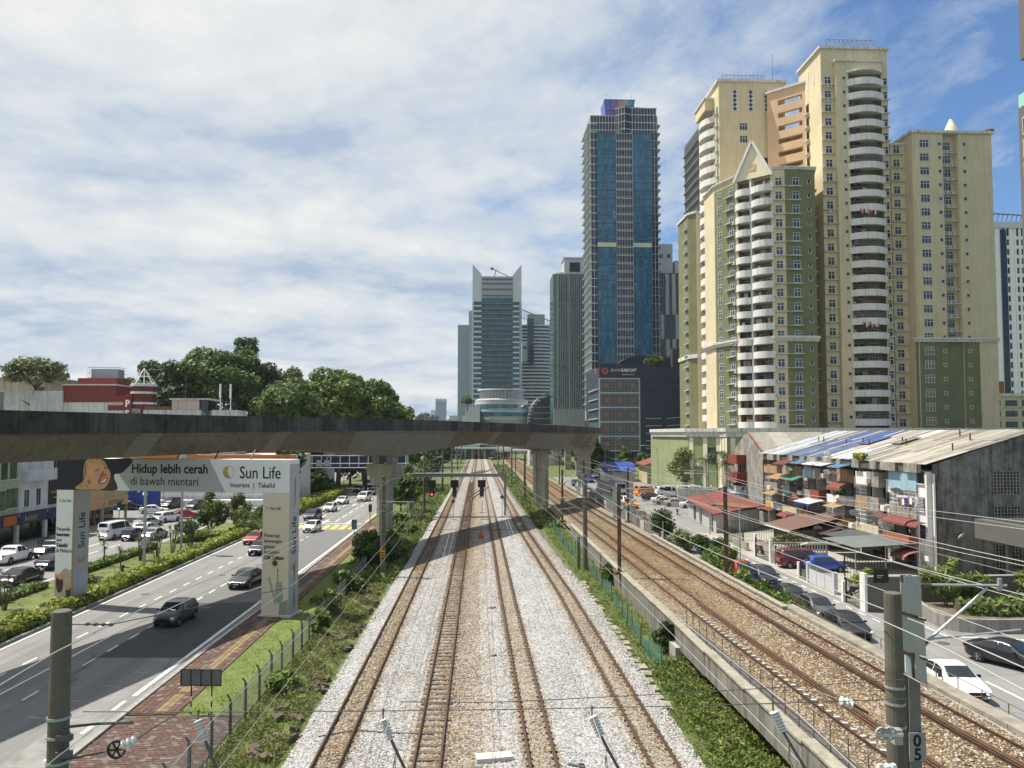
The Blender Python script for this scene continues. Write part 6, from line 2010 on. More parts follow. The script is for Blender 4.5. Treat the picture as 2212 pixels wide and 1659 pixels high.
def bay(y, w, f, para, ph, proj, back='win', grille=None, side=FW_):
 """recessed balcony bay on floor f: parapet, slab, back wall with window and door"""
 z0, z1 = FH[f]
 MB().box(-proj, 1.2, y + .01, y + w - .01, z0 - .12, z0).build('balcony_slab', FG, FLATS)
 MB().box(-proj, -proj + .12, y + .02, y + w - .02, z0, z0 + ph).build('balcony_parapet', para, FLATS)
 if proj > .2:
  MB().box(-proj + .12, 0, y + .02, y + .13, z0, z0 + ph).build('balcony_cheek', para, FLATS)
  MB().box(-proj + .12, 0, y + w - .13, y + w - .02, z0, z0 + ph).build('balcony_cheek', para, FLATS)
 MB().box(.95, 1.2, y + .15, y + w * .45, z0, z1 - .25).build('door', [WIN_D, GRILL, FTC][f % 3 if back == 'door' else 0], FLATS)
 MB().box(1.0, 1.2, y + w * .5, y + w - .15, z0 + .7, z1 - .3).build('back_window', WIN_D, FLATS)
 MB().box(1.1, 1.2, y + w * .45, y + w * .5, z0, z1).build('jamb', side, FLATS)
 if grille:
  put(GRM[grille], 'grille', FLATS, (-proj + .05, y + .1, z0 + ph)).scale = (1, (w - .2) / 2.25, max(.3, z1 - z0 - ph - .15))
pal = [[(FTC, .9, 1.6, None), (FG, 1.25, .75, 'w'), (FBL, 1.9, .75, None)],
    [(FCR, 1.0, .9, 'g'), (FG, 1.4, .8, None), (FG, 1.5, .75, None)],
    [(FYL, 1.1, 1.2, 'w'), (FW_, 1.0, .9, None), (FBR, 1.5, .75, 'b')],
    [(FRD, 1.0, 1.0, None), (FRD, 1.2, 1.0, None), (FG, 1.3, .75, 'b')],
    [(FCR, .9, .9, 'b'), (FDK, 1.2, .8, None), (FBR, 1.3, .75, 'g')],
    [(FW_, .9, .6, 'g'), (FG, 1.2, .7, None), (FBR, 1.2, .75, 'b')]]
for u in range(NU):
 y0 = u * UL
 MB().box(-.55 if u == 0 else 0, 1.2, y0 + (.31 if u == 0 else 0.01), y0 + (2.3 if u == 0 else 1.7), -.2 if u == 0 else 0, 10.0).build('wall_strip', FW_, FLATS)
 for f in (1, 2, 3):
  flat_window(y0 + (.7 if u == 0 else .45), FH[f][0] + .85, 1.05, 1.2, -.55 if u == 0 else 0, louvre=(f + u) % 2 == 0)
 for f in (1, 2, 3):
  pm, ph, pj, gr_ = pal[u][f - 1]
  bay(y0 + 1.75, 2.5, f, pm, ph, pj, 'door', gr_)
  pm2 = [FG, FBL, FG, FBR, FW_][(u + f) % 5] if f != 3 or u else FBL
  bay(y0 + 4.4, 2.5, f, pm2 if f > 1 else [FTC, FCR, FYL][u % 3], ph * .95, pj * .9, 'win', [None, 'b', 'w', 'g'][(u + f) % 4])
  MB().box(-.05, 1.2, y0 + 4.27, y0 + 4.39, FH[f][0], FH[f][1]).build('fin_wall', FW_, FLATS)
 MB().box(.0, 1.2, y0 + 6.92, y0 + 6.99, 0, 10.0).build('fin_wall', FW_, FLATS)
 MB().box(-.1, 1.2, y0 + 1.75, y0 + 6.9, 0, .15).build('step', FG, FLATS)
 MB().box(.9, 1.2, y0 + 2, y0 + 4, .15, 2.3).build('door', GRILL, FLATS)
 MB().box(.9, 1.2, y0 + 4.6, y0 + 6.6, .9, 2.3).build('back_window', WIN_D, FLATS)
aw = [((-.75, .1, 5.0), 1.7, 1.1, .45, AW_R, 1), ((-.75, 1.9, 5.15), 4.4, 1.2, .6, AW_R, 1), ((-.8, 6.4, 5.3), 2.3, 1.1, .5, AW_BR, 0), ((-1.0, .6, 2.2), 2.6, 1.8, .75, AW_P, 1), ((-1.6, 4.2, 2.5), 2.6, 1.6, .7, AW_P, 1),
   ((-.9, 8.9, 2.7), 5.4, 3.4, .55, AW_GY, 0), ((-1.0, 15, 2.9), 5.6, 3.2, .9, AW_BR, 0), ((-1.0, 15.2, 5.4), 3.0, 1.6, .4, AW_Y, 0), ((-.8, 14.6, 7.9), 3.2, 1.6, .9, AW_R, 1), ((-.8, 21.6, 5.3), 4.6, 2.0, .45, WHITE, 0), ((-.8, 26.4, 5.3), 2.2, 1.8, .5, AW_R, 0),
   ((-.8, 14.6, 10.0), 3.0, 1.5, .35, AW_B, 0), ((-.8, 18.6, 10.05), 2.4, 1.6, .35, WHITE, 0), ((-.8, 21.4, 10.05), 3.2, 1.6, .35, WHITE, 0), ((-.8, 25, 10.1), 3.0, 1.7, .4, AW_B, 0), ((-.8, 29.8, 10.0), 4.0, 1.8, .6, AW_P, 0),
   ((-.8, 27.5, 7.9), 4.0, 1.5, .5, AW_G, 0), ((-.8, 31.8, 7.9), 4.6, 1.8, .6, AW_Y, 0), ((-.8, 30, 2.8), 3.0, 1.6, .5, AW_R, 1), ((-.8, 35, 5.3), 4.0, 1.4, .4, AW_Y, 0), ((-.8, 36.5, 2.8), 3.6, 1.4, .5, AW_R, 1)]
for p, w, d, dr, m, cv in aw:
 awning(p, w, d, dr, m, curve=cv)
stp = MB()
for k in range(9):
 stp.box(-2.82, -2.78, 21.6 + k * .51, 21.85 + k * .51, 4.5, 4.86)
stp.build('awning_valance', SIGN_B, FLATS)
dd = [(-1.0, 6.9, 4.2, .85, 'largest white dish on the flats, beside the brown grille'), (-1.2, 8.6, 4.5, .5, 'grey dish just left of the largest white dish'), (-1.0, 5.0, 7.9, .5, 'white dish above the grey parapet left of the blue balcony'), (-1.6, 9.4, 1.9 + .5, .65, 'grey dish low on the flats left of the red awnings'),
   (-1.7, 4.6, 2.4, .75, 'white dish over the terracotta wall'), (-1.8, 6.6, 2.2, .5, 'dark grey dish right of the grey carport roof'), (-.5, .7, 1.1, .5, 'grey dish at the foot of the white corner strip'), (-1.2, 13.4, 4.7, .5, 'grey dish on the long stained parapet'), (-1.8, 15.6, 3.1, .42, 'dish on a pole before the yellow balcony'),
   (-1.3, 17.6, 9.0, .45, 'white dish under the blue awning, right one'), (-1.3, 19.6, 9.0, .45, 'white dish under the blue awning, left one'), (-.9, 20.2, 11.2, .5, 'white dish on the eaves before the blue roof'), (-2.0, 27.5, 5.4, .42, 'white dish near the red balcony box'), (-1.6, 30, 8.9, .42, 'dish at the far end under the pale awning'),
   (-3.6, 17.4, 2.4, .55, 'tilted white dish by the brown tiled roof'), (-4.4, 20.4, 1.8, .5, 'white dish on the yard wall left of the brown roof'), (-2.0, 24, 3.0, .42, 'small white dish on the cream balcony')]
for i, (x, y, z, r, lab) in enumerate(dd):
 dish(FX + x, FY0 + y, z, r, R(-62 + (i * 37) % 40), R(28 + (i * 13) % 30), lab, m=[WHITE, STEEL][('grey' in lab)])
dish(FX + 2.0, FY0 - .6, 3.9, .45, R(40), R(40), 'white dish on a pole before the stained gable wall', arm=2.6)
for k in range(1, NU):
 MB().box(-.12, -.02, k * UL - .1, k * UL + .02, 0, 9.7).build('downpipe', [FW_, GRILL, FG][k % 3], FLATS)
for k in range(11):
 MB().box(-1.25, -.85, 3.4 + k * 3.5, 4.15 + k * 3.5, FH[1 + k % 3][0] + .2, FH[1 + k % 3][0] + .75).build('air_conditioner', FW_, FLATS)
mb = MB()
for k, m_ in enumerate((WHITE, AW_R, SIGN_B, FW_, AW_P)):
 o = MB().obox((0, 0, 0), (.03, .4, .6)).build('laundry', m_, None, (FX - .95, FY0 + 2.4 + k * .45, 6.9 - .2 * (k % 2)))
 o['label'], o['category'], o['group'] = ['white cloth hung by the brown grille of the flats', 'red cloth hung by the brown grille of the flats', 'blue cloth hung by the brown grille of the flats', 'pale cloth hung by the brown grille of the flats', 'pink cloth hung by the brown grille of the flats'][k], 'laundry', 'laundry on the flats'
shrub('potted_plants', 'potted plants on the white balcony of the flats', (FX - .5, FY0 + 18.5, 6.2), .5, 1.5, 1.0, LF_M, 500, .2, 301, cat='plant')
shrub('roof_weeds', 'yellowish weeds growing on the eaves of the flats', (FX - .9, FY0 + 12.2, 10.6), .3, 1.5, .8, [LF_Y, LF_G], 500, .2, 302, cat='plant')
F2 = thing('walkup_flats', 'farther block of old flats with grey gable and red and blue balcony boxes', 'apartment block', (43.7, 115.6, 0))
gm = MB()
gm.v = [(0, 0, 0), (0, 13, 0), (0, 13, 10.9), (0, 7.6, 13.6), (0, 5.4, 13.6), (0, 0, 10.9), (30, 0, 0), (30, 13, 0), (30, 13, 10.9), (30, 7.6, 13.6), (30, 5.4, 13.6), (30, 0, 10.9)]
gm.f = [(5, 4, 3, 2, 1, 0), (6, 7, 8, 9, 10, 11), (0, 6, 11, 5), (1, 2, 8, 7), (5, 11, 10, 4), (4, 10, 9, 3), (3, 9, 8, 2)]
gm.m = [0] * 7
gm.build('wall', mat('gable_pale', (.27, .26, .235), .95, .3, .9, streak=.9, streak_col=(.05, .05, .045), blotch=.6, blotch_col=(.5, .49, .45), blotch_scale=.5), F2)
for k in range(10):
 x0 = -.2 + k * 3
 mb = MB()
 mb.v = [(x0, -.9, 10.75), (x0 + 2.97, -.9, 10.75), (x0 + 2.97, 5.6, 13.85), (x0, 5.6, 13.85), (x0, -.9, 10.65), (x0 + 2.97, -.9, 10.65), (x0 + 2.97, 5.6, 13.75), (x0, 5.6, 13.75)]
 mb.f = [(0, 1, 2, 3), (7, 6, 5, 4), (0, 4, 5, 1), (1, 5, 6, 2), (2, 6, 7, 3), (3, 7, 4, 0)]
 mb.m = [0] * 6
 mb.build('roof_sheet', RS[[0, 2, 0, 0, 1][k % 5]], F2)
MB().bar((-.25, -.9, 10.8), (-.25, 5.5, 13.9), .25, .15).build('verge_tile', AW_P, F2)
for (z, m_, x) in ((8.6, FRD, -1.6), (5.7, FRD, -1.6), (2.4, FBL, -2.2)):
 MB().box(x, 0, 7.3, 11.6, z, z + 1.5).build('balcony_box', m_, F2)
MB().box(-.1, 0, 7.2, 12.9, 3.9, 5.6).build('wall_panel', FW_, F2)
MB().box(-.9, 0, 6.8, 12.6, 4.9, 5.05).build('ledge', FG, F2)
for z in (7.3, 4.3, .9):
 for yy in (7.9, 9.8):
  f = MB().box(-.16, -.1, yy, yy + 1.2, z, z + 1.2).build('window', WIN_D, F2)
awning((0, 7, 5.6), 4, 1.2, .4, AW_BR, par=F2)
awning((0, 8, 2.2), 4.6, 2.2, .6, AW_R, par=F2, curve=1)
dish(41.9, 124.2, 7.9, .8, R(-60), R(30), 'white dish on the red balcony box of the farther flats')
dish(43.2, 124.5, 4.6, .6, R(-75), R(10), 'dish on the white wall of the farther flats', m=STEEL)
                # yards: walls, gates, carports, sheds
GATEM = mat('gate_grey', (.50, .51, .52), .6, .06, 2)
def bar_fence(label, a, b, h, m, step=.16, name='bar_fence', cat='fence', z=0.0):
 a, b = Vector((a[0], a[1], z)), Vector((b[0], b[1], z))
 t = thing(name, label, cat, a, math.atan2(b.y - a.y, b.x - a.x))
 L = (b - a).length
 pk = MB().box(-.014, .014, -.014, .014, .08, h).mesh('picket', m)
 k = 0
 while k * step < L:
  put(pk, 'picket', t, (k * step, 0, 0))
  k += 1
 for zz in (.12, h * .5, h - .06):
  MB().box(0, L, -.018, .018, zz, zz + .035).build('rail', m, t)
 for x in (0, L):
  MB().box(x - .05, x + .05, -.05, .05, 0, h + .1).build('post', m, t)
 return t
def wall_box(label, x0, x1, y0, y1, h, m, name='yard_wall', cope=None, z=0.0):
 t = thing(name, label, 'wall', (x0, y0, z))
 MB().box(0, x1 - x0, 0, y1 - y0, -.2, h).build('wall', m, t)
 if cope:
  MB().box(-.05, x1 - x0 + .05, -.05, y1 - y0 + .05, h, h + .09).build('coping', cope, t)
 return t
GW = mat('compound_grey', (.155, .145, .125), .9, .08, 1.0, blotch=.2, blotch_col=(.11, .10, .09))
wall_box('long plain grey brown wall of the modern compound at right', 29.5, 62, 57.4, 57.7, 2.55, GW, cope=mat('compound_cap', (.30, .29, .27), .9, .08, 1))
wall_box('grey end pier of the compound wall beside the black gate', 29.3, 29.5, 57.1, 57.9, 2.9, FW_)
t = thing('notice_board', 'small black notice board on the end of the grey compound wall', 'sign', (30.1, 57.3, 2.2))
MB().box(0, 1.15, -.05, 0, 0, 1.0).build('panel', BLACK, t)
MB().box(.25, .75, -.06, -.05, .5, .56).build('lettering', CONC_L, t)
MB().box(.25, .6, -.06, -.05, .36, .41).build('lettering', CONC_L, t)
GB_ROOF = mat('canopy_roof_dark', (.05, .052, .055), .8, .1, 1)
t = thing('compound_canopy', 'grey flat roofed canopy jutting in at the right edge before the gable wall', 'canopy', (44.6, 60, 0))
MB().box(0, 18, 0, 7, 4.2, 5.9).build('slab', mat('canopy_grey', (.105, .102, .095), .9, .06, 1), t)
MB().box(1, 18, .4, 6.6, 5.9, 6.0).build('roof_edge', GB_ROOF, t)
MB().box(2, 2.4, 5.5, 5.9, 0, 4.2).build('column', GW, t)
bar_fence('black barred gate between compound wall and motorcycle yard', (29.5, 60.5), (29.4, 57.9), 1.9, BLACK, .17, 'bar_gate', 'gate')
wall_box('white pillar at the end of the black barred gate', 29.25, 29.5, 60.5, 60.8, 1.7, FW_)
t = thing('sheet_gate', 'wide pale grey sheet gate with a barred top, closed beside the street', 'gate', (29.9, 63.3, 0))
MB().box(0, .06, .2, 5.0, .1, 1.35).build('sheet', GATEM, t)
for k in range(3):
 MB().box(-.02, 0, .25 + k * 1.6, .3 + k * 1.6, .1, 1.8).build('frame', STEEL, t)
for k in range(26):
 MB().box(.01, .04, .3 + k * .18, .33 + k * .18, 1.35, 1.75).build('bar', STEEL, t)
MB().box(-.02, .08, .2, 5.0, 1.74, 1.82).build('frame', STEEL, t)
for yy in (-.15, 5.0):
 MB().box(-.12, .2, yy, yy + .32, 0, 1.9).build('pillar', GATEM, t)
bar_fence('short black barred gate right of the open driveway', (30.0, 68.7), (30.2, 70.8), 1.45, BLACK, .15, 'bar_gate', 'gate')
wall_box('white pillar between short black gate and driveway', 30.0, 30.3, 70.8, 71.1, 1.5, FW_)
wall_box('low white wall at the far side of the driveway', 30.6, 33.6, 77.6, 77.8, 1.3, FW_)
bar_fence('black barred fence above the low white driveway wall', (30.6, 77.9), (33.6, 77.9), 1.9, BLACK, .2)
t = thing('balustrade', 'white balustrade with rounded balusters over a white wall beyond the driveway', 'balustrade', (31.2, 80.2, 0))
MB().box(0, 6, 0, .2, 0, .9).build('wall', FW_, t)
MB().box(0, 6, -.05, .25, 1.85, 1.98).build('rail', FG, t)
bl_ = MB().lathe([(.05, 0), (.11, .25), (.05, .55), (.09, .9), (.06, .95)], n=8).mesh('baluster', FW_)
for k in range(20):
 put(bl_, 'baluster', t, (.15 + k * .3, .1, .9))
wall_box('tall white gate pillar at the corner of the balustrade', 30.5, 30.8, 79.0, 79.35, 2.5, FW_)
wall_box('second tall white pillar further up the street', 30.4, 30.65, 83.2, 83.5, 2.5, FW_)
bar_fence('dark barred gate between the two tall white pillars', (30.6, 79.4), (30.5, 83.2), 2.0, BLACK, .2, 'bar_gate', 'gate')
motorbike('red and blue scooter parked by the tall white pillar', (31.6, 85.0, .05), 170, 'red')
motorbike('black motorcycle behind the wide grey sheet gate', (31.0, 61.9, .05), 260, 'navy')
shrub('flower_bed', 'planted top of the yard wall with reddish flowers', (35, 82.5, 1.2), 3.4, .9, 1.3, [LF_G, LF_M, LF_B], 1400, .17, 310, cat='plant')
bar_fence('black pergola fence before the shaded house entrance', (31.5, 95.5), (37.5, 95.0), 2.6, BLACK, .3)
bar_fence('dark side fence of the yard before the red roofed house', (31.0, 88.5), (31.4, 95.5), 2.0, BLACK, .25)
wall_box('low grey yard wall by the dark pergola', 30.9, 31.1, 87, 92, 1.0, FG)
t = thing('carport', 'dark yard store under the brown tiled lean to roof', 'shed', (37.0, 88.0, 0))
MB().box(0, 5.5, 0, 6.5, 0, 2.3).build('wall', INNER, t)
mb = MB()
mb.v = [(-1, -.6, 2.3), (6, -.6, 3.9), (6, 7.2, 3.9), (-1, 7.2, 2.3)]
mb.f = [(0, 1, 2, 3)]
mb.m = [0]
mb.build('roof', AW_BR, t)
MB().box(-.95, -.85, -.5, 7.1, 2.08, 2.3).build('gutter', WHITE, t)
t = thing('pergola_yard', 'jumble of posts and canvas in the shaded yard before the flats', 'carport', (36.6, 73.0, 0))
for (x, y) in ((0, 0), (0, 6), (3, 0), (3, 6)):
 MB().cyl(x, y, 0, 2.6, .05, n=6).build('post', STEEL, t)
mb = MB()
mb.v = [(-.4, -.5, 2.55), (6, -.5, 2.9), (6, 6.5, 2.9), (-.4, 6.5, 2.55)]
mb.f = [(0, 1, 2, 3)]
mb.m = [0]
mb.build('roof', AW_GY, t)
o = MB().obox((0, 0, 0), (4.2, 1.9, .1), 0, 0, R(-14)).build('white_sheet_roof', WHITE, None, (36.3, 79.2, 2.0))
o['label'], o['category'] = 'bright white sheet roof behind the two parked driveway cars', 'roof'
bar_fence('black fence bars in front of the shaded yard of the flats', (33.8, 69.5), (40.5, 69.3), 2.1, BLACK, .28)
shrub('shrub', 'small yellow green shrub behind the sheet gate', (34.0, 66.2, .1), 1.3, .9, 1.6, [LF_Y, LF_M], 700, .18, 311)
t = thing('red_roofed_house', 'single storey white house with low rusty red roof beside the side street', 'house', (32.2, 102.6, 0))
mb = MB().prism([(0, 0), (8.4, 6.4), (8.4, 23), (2.6, 23)], 0, 2.7)
mb.build('wall', mat('house_grey', (.44, .44, .42), .9, .08, 1.2, streak=.4), t)
rf = MB()
rf.v = [(-.6, -.9, 2.75), (9, 5.6, 3.3), (9, 23.5, 4.1), (1.9, 23.5, 3.0), (-.6, -.9, 2.62), (9, 5.6, 3.17), (9, 23.5, 3.97), (1.9, 23.5, 2.87)]
rf.f = [(0, 1, 2, 3), (7, 6, 5, 4), (0, 4, 5, 1), (1, 5, 6, 2), (2, 6, 7, 3), (3, 7, 4, 0)]
rf.m = [0] * 6
rf.build('roof', mat('roof_red', (.165, .045, .036), .8, .18, 1.5, blotch=.35, blotch_col=(.20, .10, .06)), t)
MB().obox((5.2, 6.8, 3.25), (5.5, 6.0, .1), R(36), 0, R(2)).build('roof_patch', mat('roof_rusty', (.19, .10, .06), .85, .3, 2), t)
for (f0, m_) in ((.12, GL_D), (.5, GL_D), (.72, INNER)):
 x0, y0 = 2.6 * f0, 23 * f0
 MB().obox((x0 - .05, y0, 1.15), (.12, 1.5, 2.0), -math.atan2(2.6, 23)).build('doorway', m_, t)
motorbike('dark motorcycle at the corner of the red roofed house', (33.2, 126.5, .05), 200)
PALEW = mat('pale_wall', (.52, .51, .44), .9, .12, 1.2, streak=.5, streak_col=(.2, .2, .17))
t = thing('pale_wall', 'pale boundary wall with lamp globes behind the parked cars', 'wall', (40, 152, 0), R(12))
for k in range(7):
 MB().box(k * 2.5 + .01, k * 2.5 + 2.49, 0, .25, 0, 2.6).build('panel', PALEW, t)
 MB().lathe([(0, -.2), (.2, 0), (0, .2)], (k * 2.5, .1, 2.9), 8).build('globe', WHITE, t)
t = thing('net_wall', 'concrete wall topped by teal green netting between light rail and car park street', 'fence', (22.6, 93, 0))
for k in range(32):
 MB().box(-.08, .08, k * 2.6 + .01, k * 2.6 + 2.59, 0, 1.55 + .04 * (k % 3)).build('panel', WALLM if k % 4 else CONC_L, t)
 q = MB()
 a, b = 2.6 * k, 2.6 * k + 2.6
 s0, s1 = .08 * math.sin(k * 2.1), .08 * math.sin(k * 2.1 + 2)
 q.face([(s0, a, 1.5), (s1, b, 1.5), (s1, b, 2.75 + s1), (s0, a, 2.75 + s0)])
 q.build('net', NETG, t)
 MB().cyl(0, a, 0, 2.85, .04, n=6).build('post', STEEL, t)
                # forecourt at lower right
t = thing('planter', 'curved concrete planter wall of the forecourt at the right', 'planter', (32.3, 51, 0))
mb = MB()
pth = catmull([(1.0, 5.6, 0), (.2, 3.0, 0), (.1, 1.0, 0), (1.4, -.1, 0), (3.5, -.3, 0), (9, -.35, 0), (24, -.4, 0)], .8)
mb.sweep(pth, [(-.12, 0), (-.12, .95), (.12, .95), (.12, 0)], close=True)
mb.build('wall', mat('planter_grey', (.25, .245, .225), .9, .12, 1, streak=.5), t)
mb = MB()
mb.face([(1.1, 5.4, .85), (.3, 3, .85), (.3, 1.1, .85), (1.5, .1, .85), (24, -.2, .85), (24, 5.6, .85)])
mb.build('soil', DIRT, t)
hedge('dense green hedge filling the curved planter', [(34.2, 53.6), (36, 53), (58, 52.8)], 2.3, 2.0, [LF_M, LF_L, LF], 40, .2, 41)
for i, (x, y, h) in enumerate(((34.4, 55.2, 3.4), (36.6, 55.4, 2.9), (41.5, 55.4, 2.6), (45, 55.3, 2.9))):
 shrub('bamboo_shrub', ['tall feathery shrub at the left end of the planter hedge', 'feathery shrub second from the left in the planter', 'feathery shrub in the middle of the planter hedge', 'feathery shrub at the right end of the planter'][i], (x, y, .8), 1.5, 1.0, h, [LF_L, LF_M], 900, .34, 330 + i, 'feathery shrubs in the planter', aspect=.16)
shrub('shrub', 'bright yellow shrub beside the black sedan', (38.2, 46.4, .02), 1.6, 1.2, 1.0, LF_Y, 900, .16, 340)
t = thing('traffic_cone', 'tall orange cone at the left end of the planter', 'traffic cone', (32.6, 56.9, .02))
MB().lathe([(.22, .04), (.04, 1.15), (0, 1.15)], n=10).build('cone', SIG_ORANGE, t)
MB().box(-.28, .28, -.28, .28, 0, .06).build('base', BLACK, t)
t = thing('bollard', 'short yellow post in the planter hedge', 'bollard', (38.3, 51.0, .9))
MB().cyl(0, 0, 0, .9, .07, n=8).build('post', LINE_Y, t)
MB().cyl(0, 0, .9, 1.0, .09, n=8).build('cap', BLACK, t)
t = thing('entry_pillar', 'black slab pillar beyond the black sedan', 'pillar', (38.6, 48.2, 0))
MB().box(0, .9, 0, .4, 0, 1.6).build('slab', BLACK, t)
MB().box(.3, .6, -.01, 0, 1.1, 1.3).build('number_plate', CONC_L, t)
lamp_post('tall street lamp with a long arm before the navy car park', (45, 190, 0), 10.6, 3.6, R(180), STEEL, r=.1)
lamp_post('white street lamp with arm by the palms', (31, 101.5, 0), 8.2, 2.6, R(180), STEEL)
lamp_post('slim street lamp with short arm at the bushes of the side street', (24.3, 70.3, 0), 8.2, .9, R(150), STEEL, r=.07)
lamp_post('thin lamp post by the curved planter road', (33.6, 57.0, 0), 8.6, .9, R(120), STEEL, r=.06)
lamp_post('distant street lamp in front of the dark round tree', (37.5, 225, 0), 9.5, 3.0, R(180), STEEL, r=.09)
lamp_post('leaning distant lamp against the navy car park', (47, 260, 0), 12, 1.2, R(0), STEEL, r=.1)
for i, (x, y, h, lab) in enumerate([(33.9, 102.3, 8.6, 'thin pole rising before the corner of the red roofed house'), (28.6, 88.0, 9.0, 'slim pole by the side street near the dark yard gate')]):
 t = thing('utility_pole', lab, 'pole', (x, y, 0), 0, 'utility poles')
 MB().cyl(0, 0, 0, h, .07, .05, 8).build('pole', STEEL, t)
 MB().bar((-.5, 0, h - .4), (.5, 0, h - .4), .06).build('crossarm', STEEL, t)
t = thing('yellow_house', 'two storey cream yellow house with a red tiled gable roof', 'house', (45.8, 206, 0), R(-3))
CRM = mat('house_cream', (.50, .43, .27), .9, .07, 1.2)
MB().box(0, 12.5, 0, 14, 0, 5.4).build('wall', CRM, t)
RT = mat('roof_tile_red', (.19, .06, .045), .8, .15, 2)
rf = MB()
rf.v = [(-1, -1, 5.1), (6.25, -1, 7.6), (13.5, -1, 5.1), (-1, 15, 5.1), (6.25, 15, 7.6), (13.5, 15, 5.1)]
rf.f = [(0, 1, 4, 3), (1, 2, 5, 4)]
rf.m = [0, 0]
rf.build('roof', RT, t)
mb = MB()
mb.face([(0, -.02, 5.4), (12.5, -.02, 5.4), (6.25, -.02, 7.45)])
mb.build('gable', CRM, t)
for (x, w) in ((2.0, 2.6), (7.5, 2.8)):
 f = MB().box(x, x + w, -.06, 0, 3.4, 4.4).build('window', GL_D, t)
MB().box(-.2, 12.6, -1.6, 0, 2.5, 2.65).build('porch_roof', AW_G, t)
t = thing('market_stall', 'row of low shops with blue tarpaulin roofs far up the right street', 'stall', (36, 216, 0))
MB().box(0, 8.5, 0, 9, 0, 3).build('wall', PL_WHITE, t)
MB().obox((4, 2, 3.6), (9.5, 7, .12), 0, 0, R(12)).build('tarpaulin', SIGN_B, t)
MB().obox((5.5, 9, 4.6), (9, 6, .12), 0, 0, R(10)).build('tarpaulin', SIGN_B, t)
o = MB().box(38.3, 46, 160, 160.3, 2.4, 2.7).box(38.3, 38.5, 156, 160, 2.4, 2.7).box(38.4, 46, 156, 160, 2.62, 2.75).build('car_canopy', STEEL)
o['label'], o['category'] = 'flat white canopy over the cars at the end of the slanted row', 'canopy'
tree('broadleaf_tree', 'dense dark tree before the patterned screen of the car park', (36.6, 246, 0), 6.0, 6.3, 5, 4.8, LF_D, 3000, .5, 14, 401, .35, 'trees by the car park')
tree('broadleaf_tree', 'small dark tree left of the yellow house', (48.2, 250, 0), 4.8, 2.8, 2.6, 4.6, LF, 1300, .5, 10, 402, .25, 'trees by the car park')
tree('broadleaf_tree', 'rounded tree behind the yellow house gable', (55.5, 252, 0), 4.3, 3.4, 3.2, 3.6, LF, 1300, .5, 10, 403, .25, 'trees by the car park')
tree('broadleaf_tree', 'loose olive tree spreading left of the palms', (46.2, 167, 0), 5.6, 4.2, 3.6, 4.6, [LF_G, LF_G, LF_L], 2600, .32, 18, 404, .25, 'trees by the car park', small=.4)
tree('broadleaf_tree', 'loose olive tree in front of the green podium right of the palms', (56.5, 168, 0), 6.2, 3.8, 3.4, 4.0, [LF_G, LF_L], 2000, .32, 16, 405, .25, 'trees by the car park', small=.4)
def palm(label, loc, h, n, seed, L=3.1):
 rng = np.random.default_rng(seed)
 t = thing('palm_tree', label, 'palm', loc, 0, 'palms beside the car park')
 MB().tube([(0, 0, 0), (.1, 0, h * .5), (0, .1, h)], [.24, .18, .16], 8).build('trunk', CONC, t)
 mb = MB()
 for i in range(n):
  a = 2 * math.pi * i / n + rng.uniform(-.2, .2)
  e = rng.uniform(.1, 1.1)
  pts = []
  for k in range(6):
   f = k / 5
   r_ = L * f * math.cos(e * (1 - f * .6))
   z = h + L * (math.sin(e) * f - .75 * f * f)
   pts.append(Vector((math.cos(a) * r_, math.sin(a) * r_, z)))
  side = Vector((-math.sin(a), math.cos(a), 0))
  for k in range(5):
   p, q = pts[k], pts[k + 1]
   for s in (-1, 1):
    for u in range(3):
     c = p.lerp(q, u / 3)
     c2 = p.lerp(q, (u + .7) / 3)
     w = .75 * math.sin(math.pi * min(.95, (k + u / 3 + .6) / 5.5))
     tip = side * s * w - Vector((0, 0, .3 * w)) + (q - p) * .45
     mb.face([c, c2, c2 + tip])
 mb.build('fronds', LF_D, t)
 return t
for i, (x, y, h) in enumerate(((47.6, 158, 8.0), (49.6, 157, 9.4), (52.4, 158, 9.0), (50.9, 155, 7.4), (53.6, 155, 7.0))):
 palm(['leftmost palm of the group before the green podium', 'tallest palm in the middle of the group', 'palm right of the tallest one', 'shorter palm at the front of the group', 'shortest palm at the right of the group'][i], (x, y, 0), h, 16, 420 + i)
                # the cream apartment towers
CREAM = mat('tower_cream', (.63, .545, .365), .9, .07, .25, streak=.5, streak_col=(.34, .30, .2), blotch=.3, blotch_col=(.5, .42, .26), blotch_scale=.12)
CREAM_P = mat('tower_pale_cream', (.74, .68, .50), .9, .05, .3, streak=.25, streak_col=(.4, .36, .26))
OLIVE = mat('tower_olive', (.17, .178, .095), .9, .14, .25, streak=.45, streak_col=(.10, .11, .055), blotch=.35, blotch_col=(.235, .25, .125), blotch_scale=.15)
PINK = mat('tower_pink', (.62, .43, .28), .9, .08, .2, streak=.3, streak_col=(.42, .30, .2))
TRIM = mat('tower_trim', (.64, .63, .59), .9, .08, .5, streak=.75, streak_col=(.13, .125, .115), blotch=.4, blotch_col=(.32, .31, .28), blotch_scale=.5)
BALW = mat('balcony_white', (.72, .71, .68), .9, .06, .5, streak=.5, streak_col=(.22, .21, .19), blotch=.3, blotch_col=(.42, .41, .38), blotch_scale=.5)
TGL = glass_mat('tower_window', (.035, .042, .052), .12, .5, .7, .45, (1.1, 1.1, 1.6))
TFR = mat('tower_window_frame', (.52, .54, .56), .6, .1, 1)
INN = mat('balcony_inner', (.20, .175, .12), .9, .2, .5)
ACM = mat('ac_unit', (.62, .62, .60), .7, .1, 1)
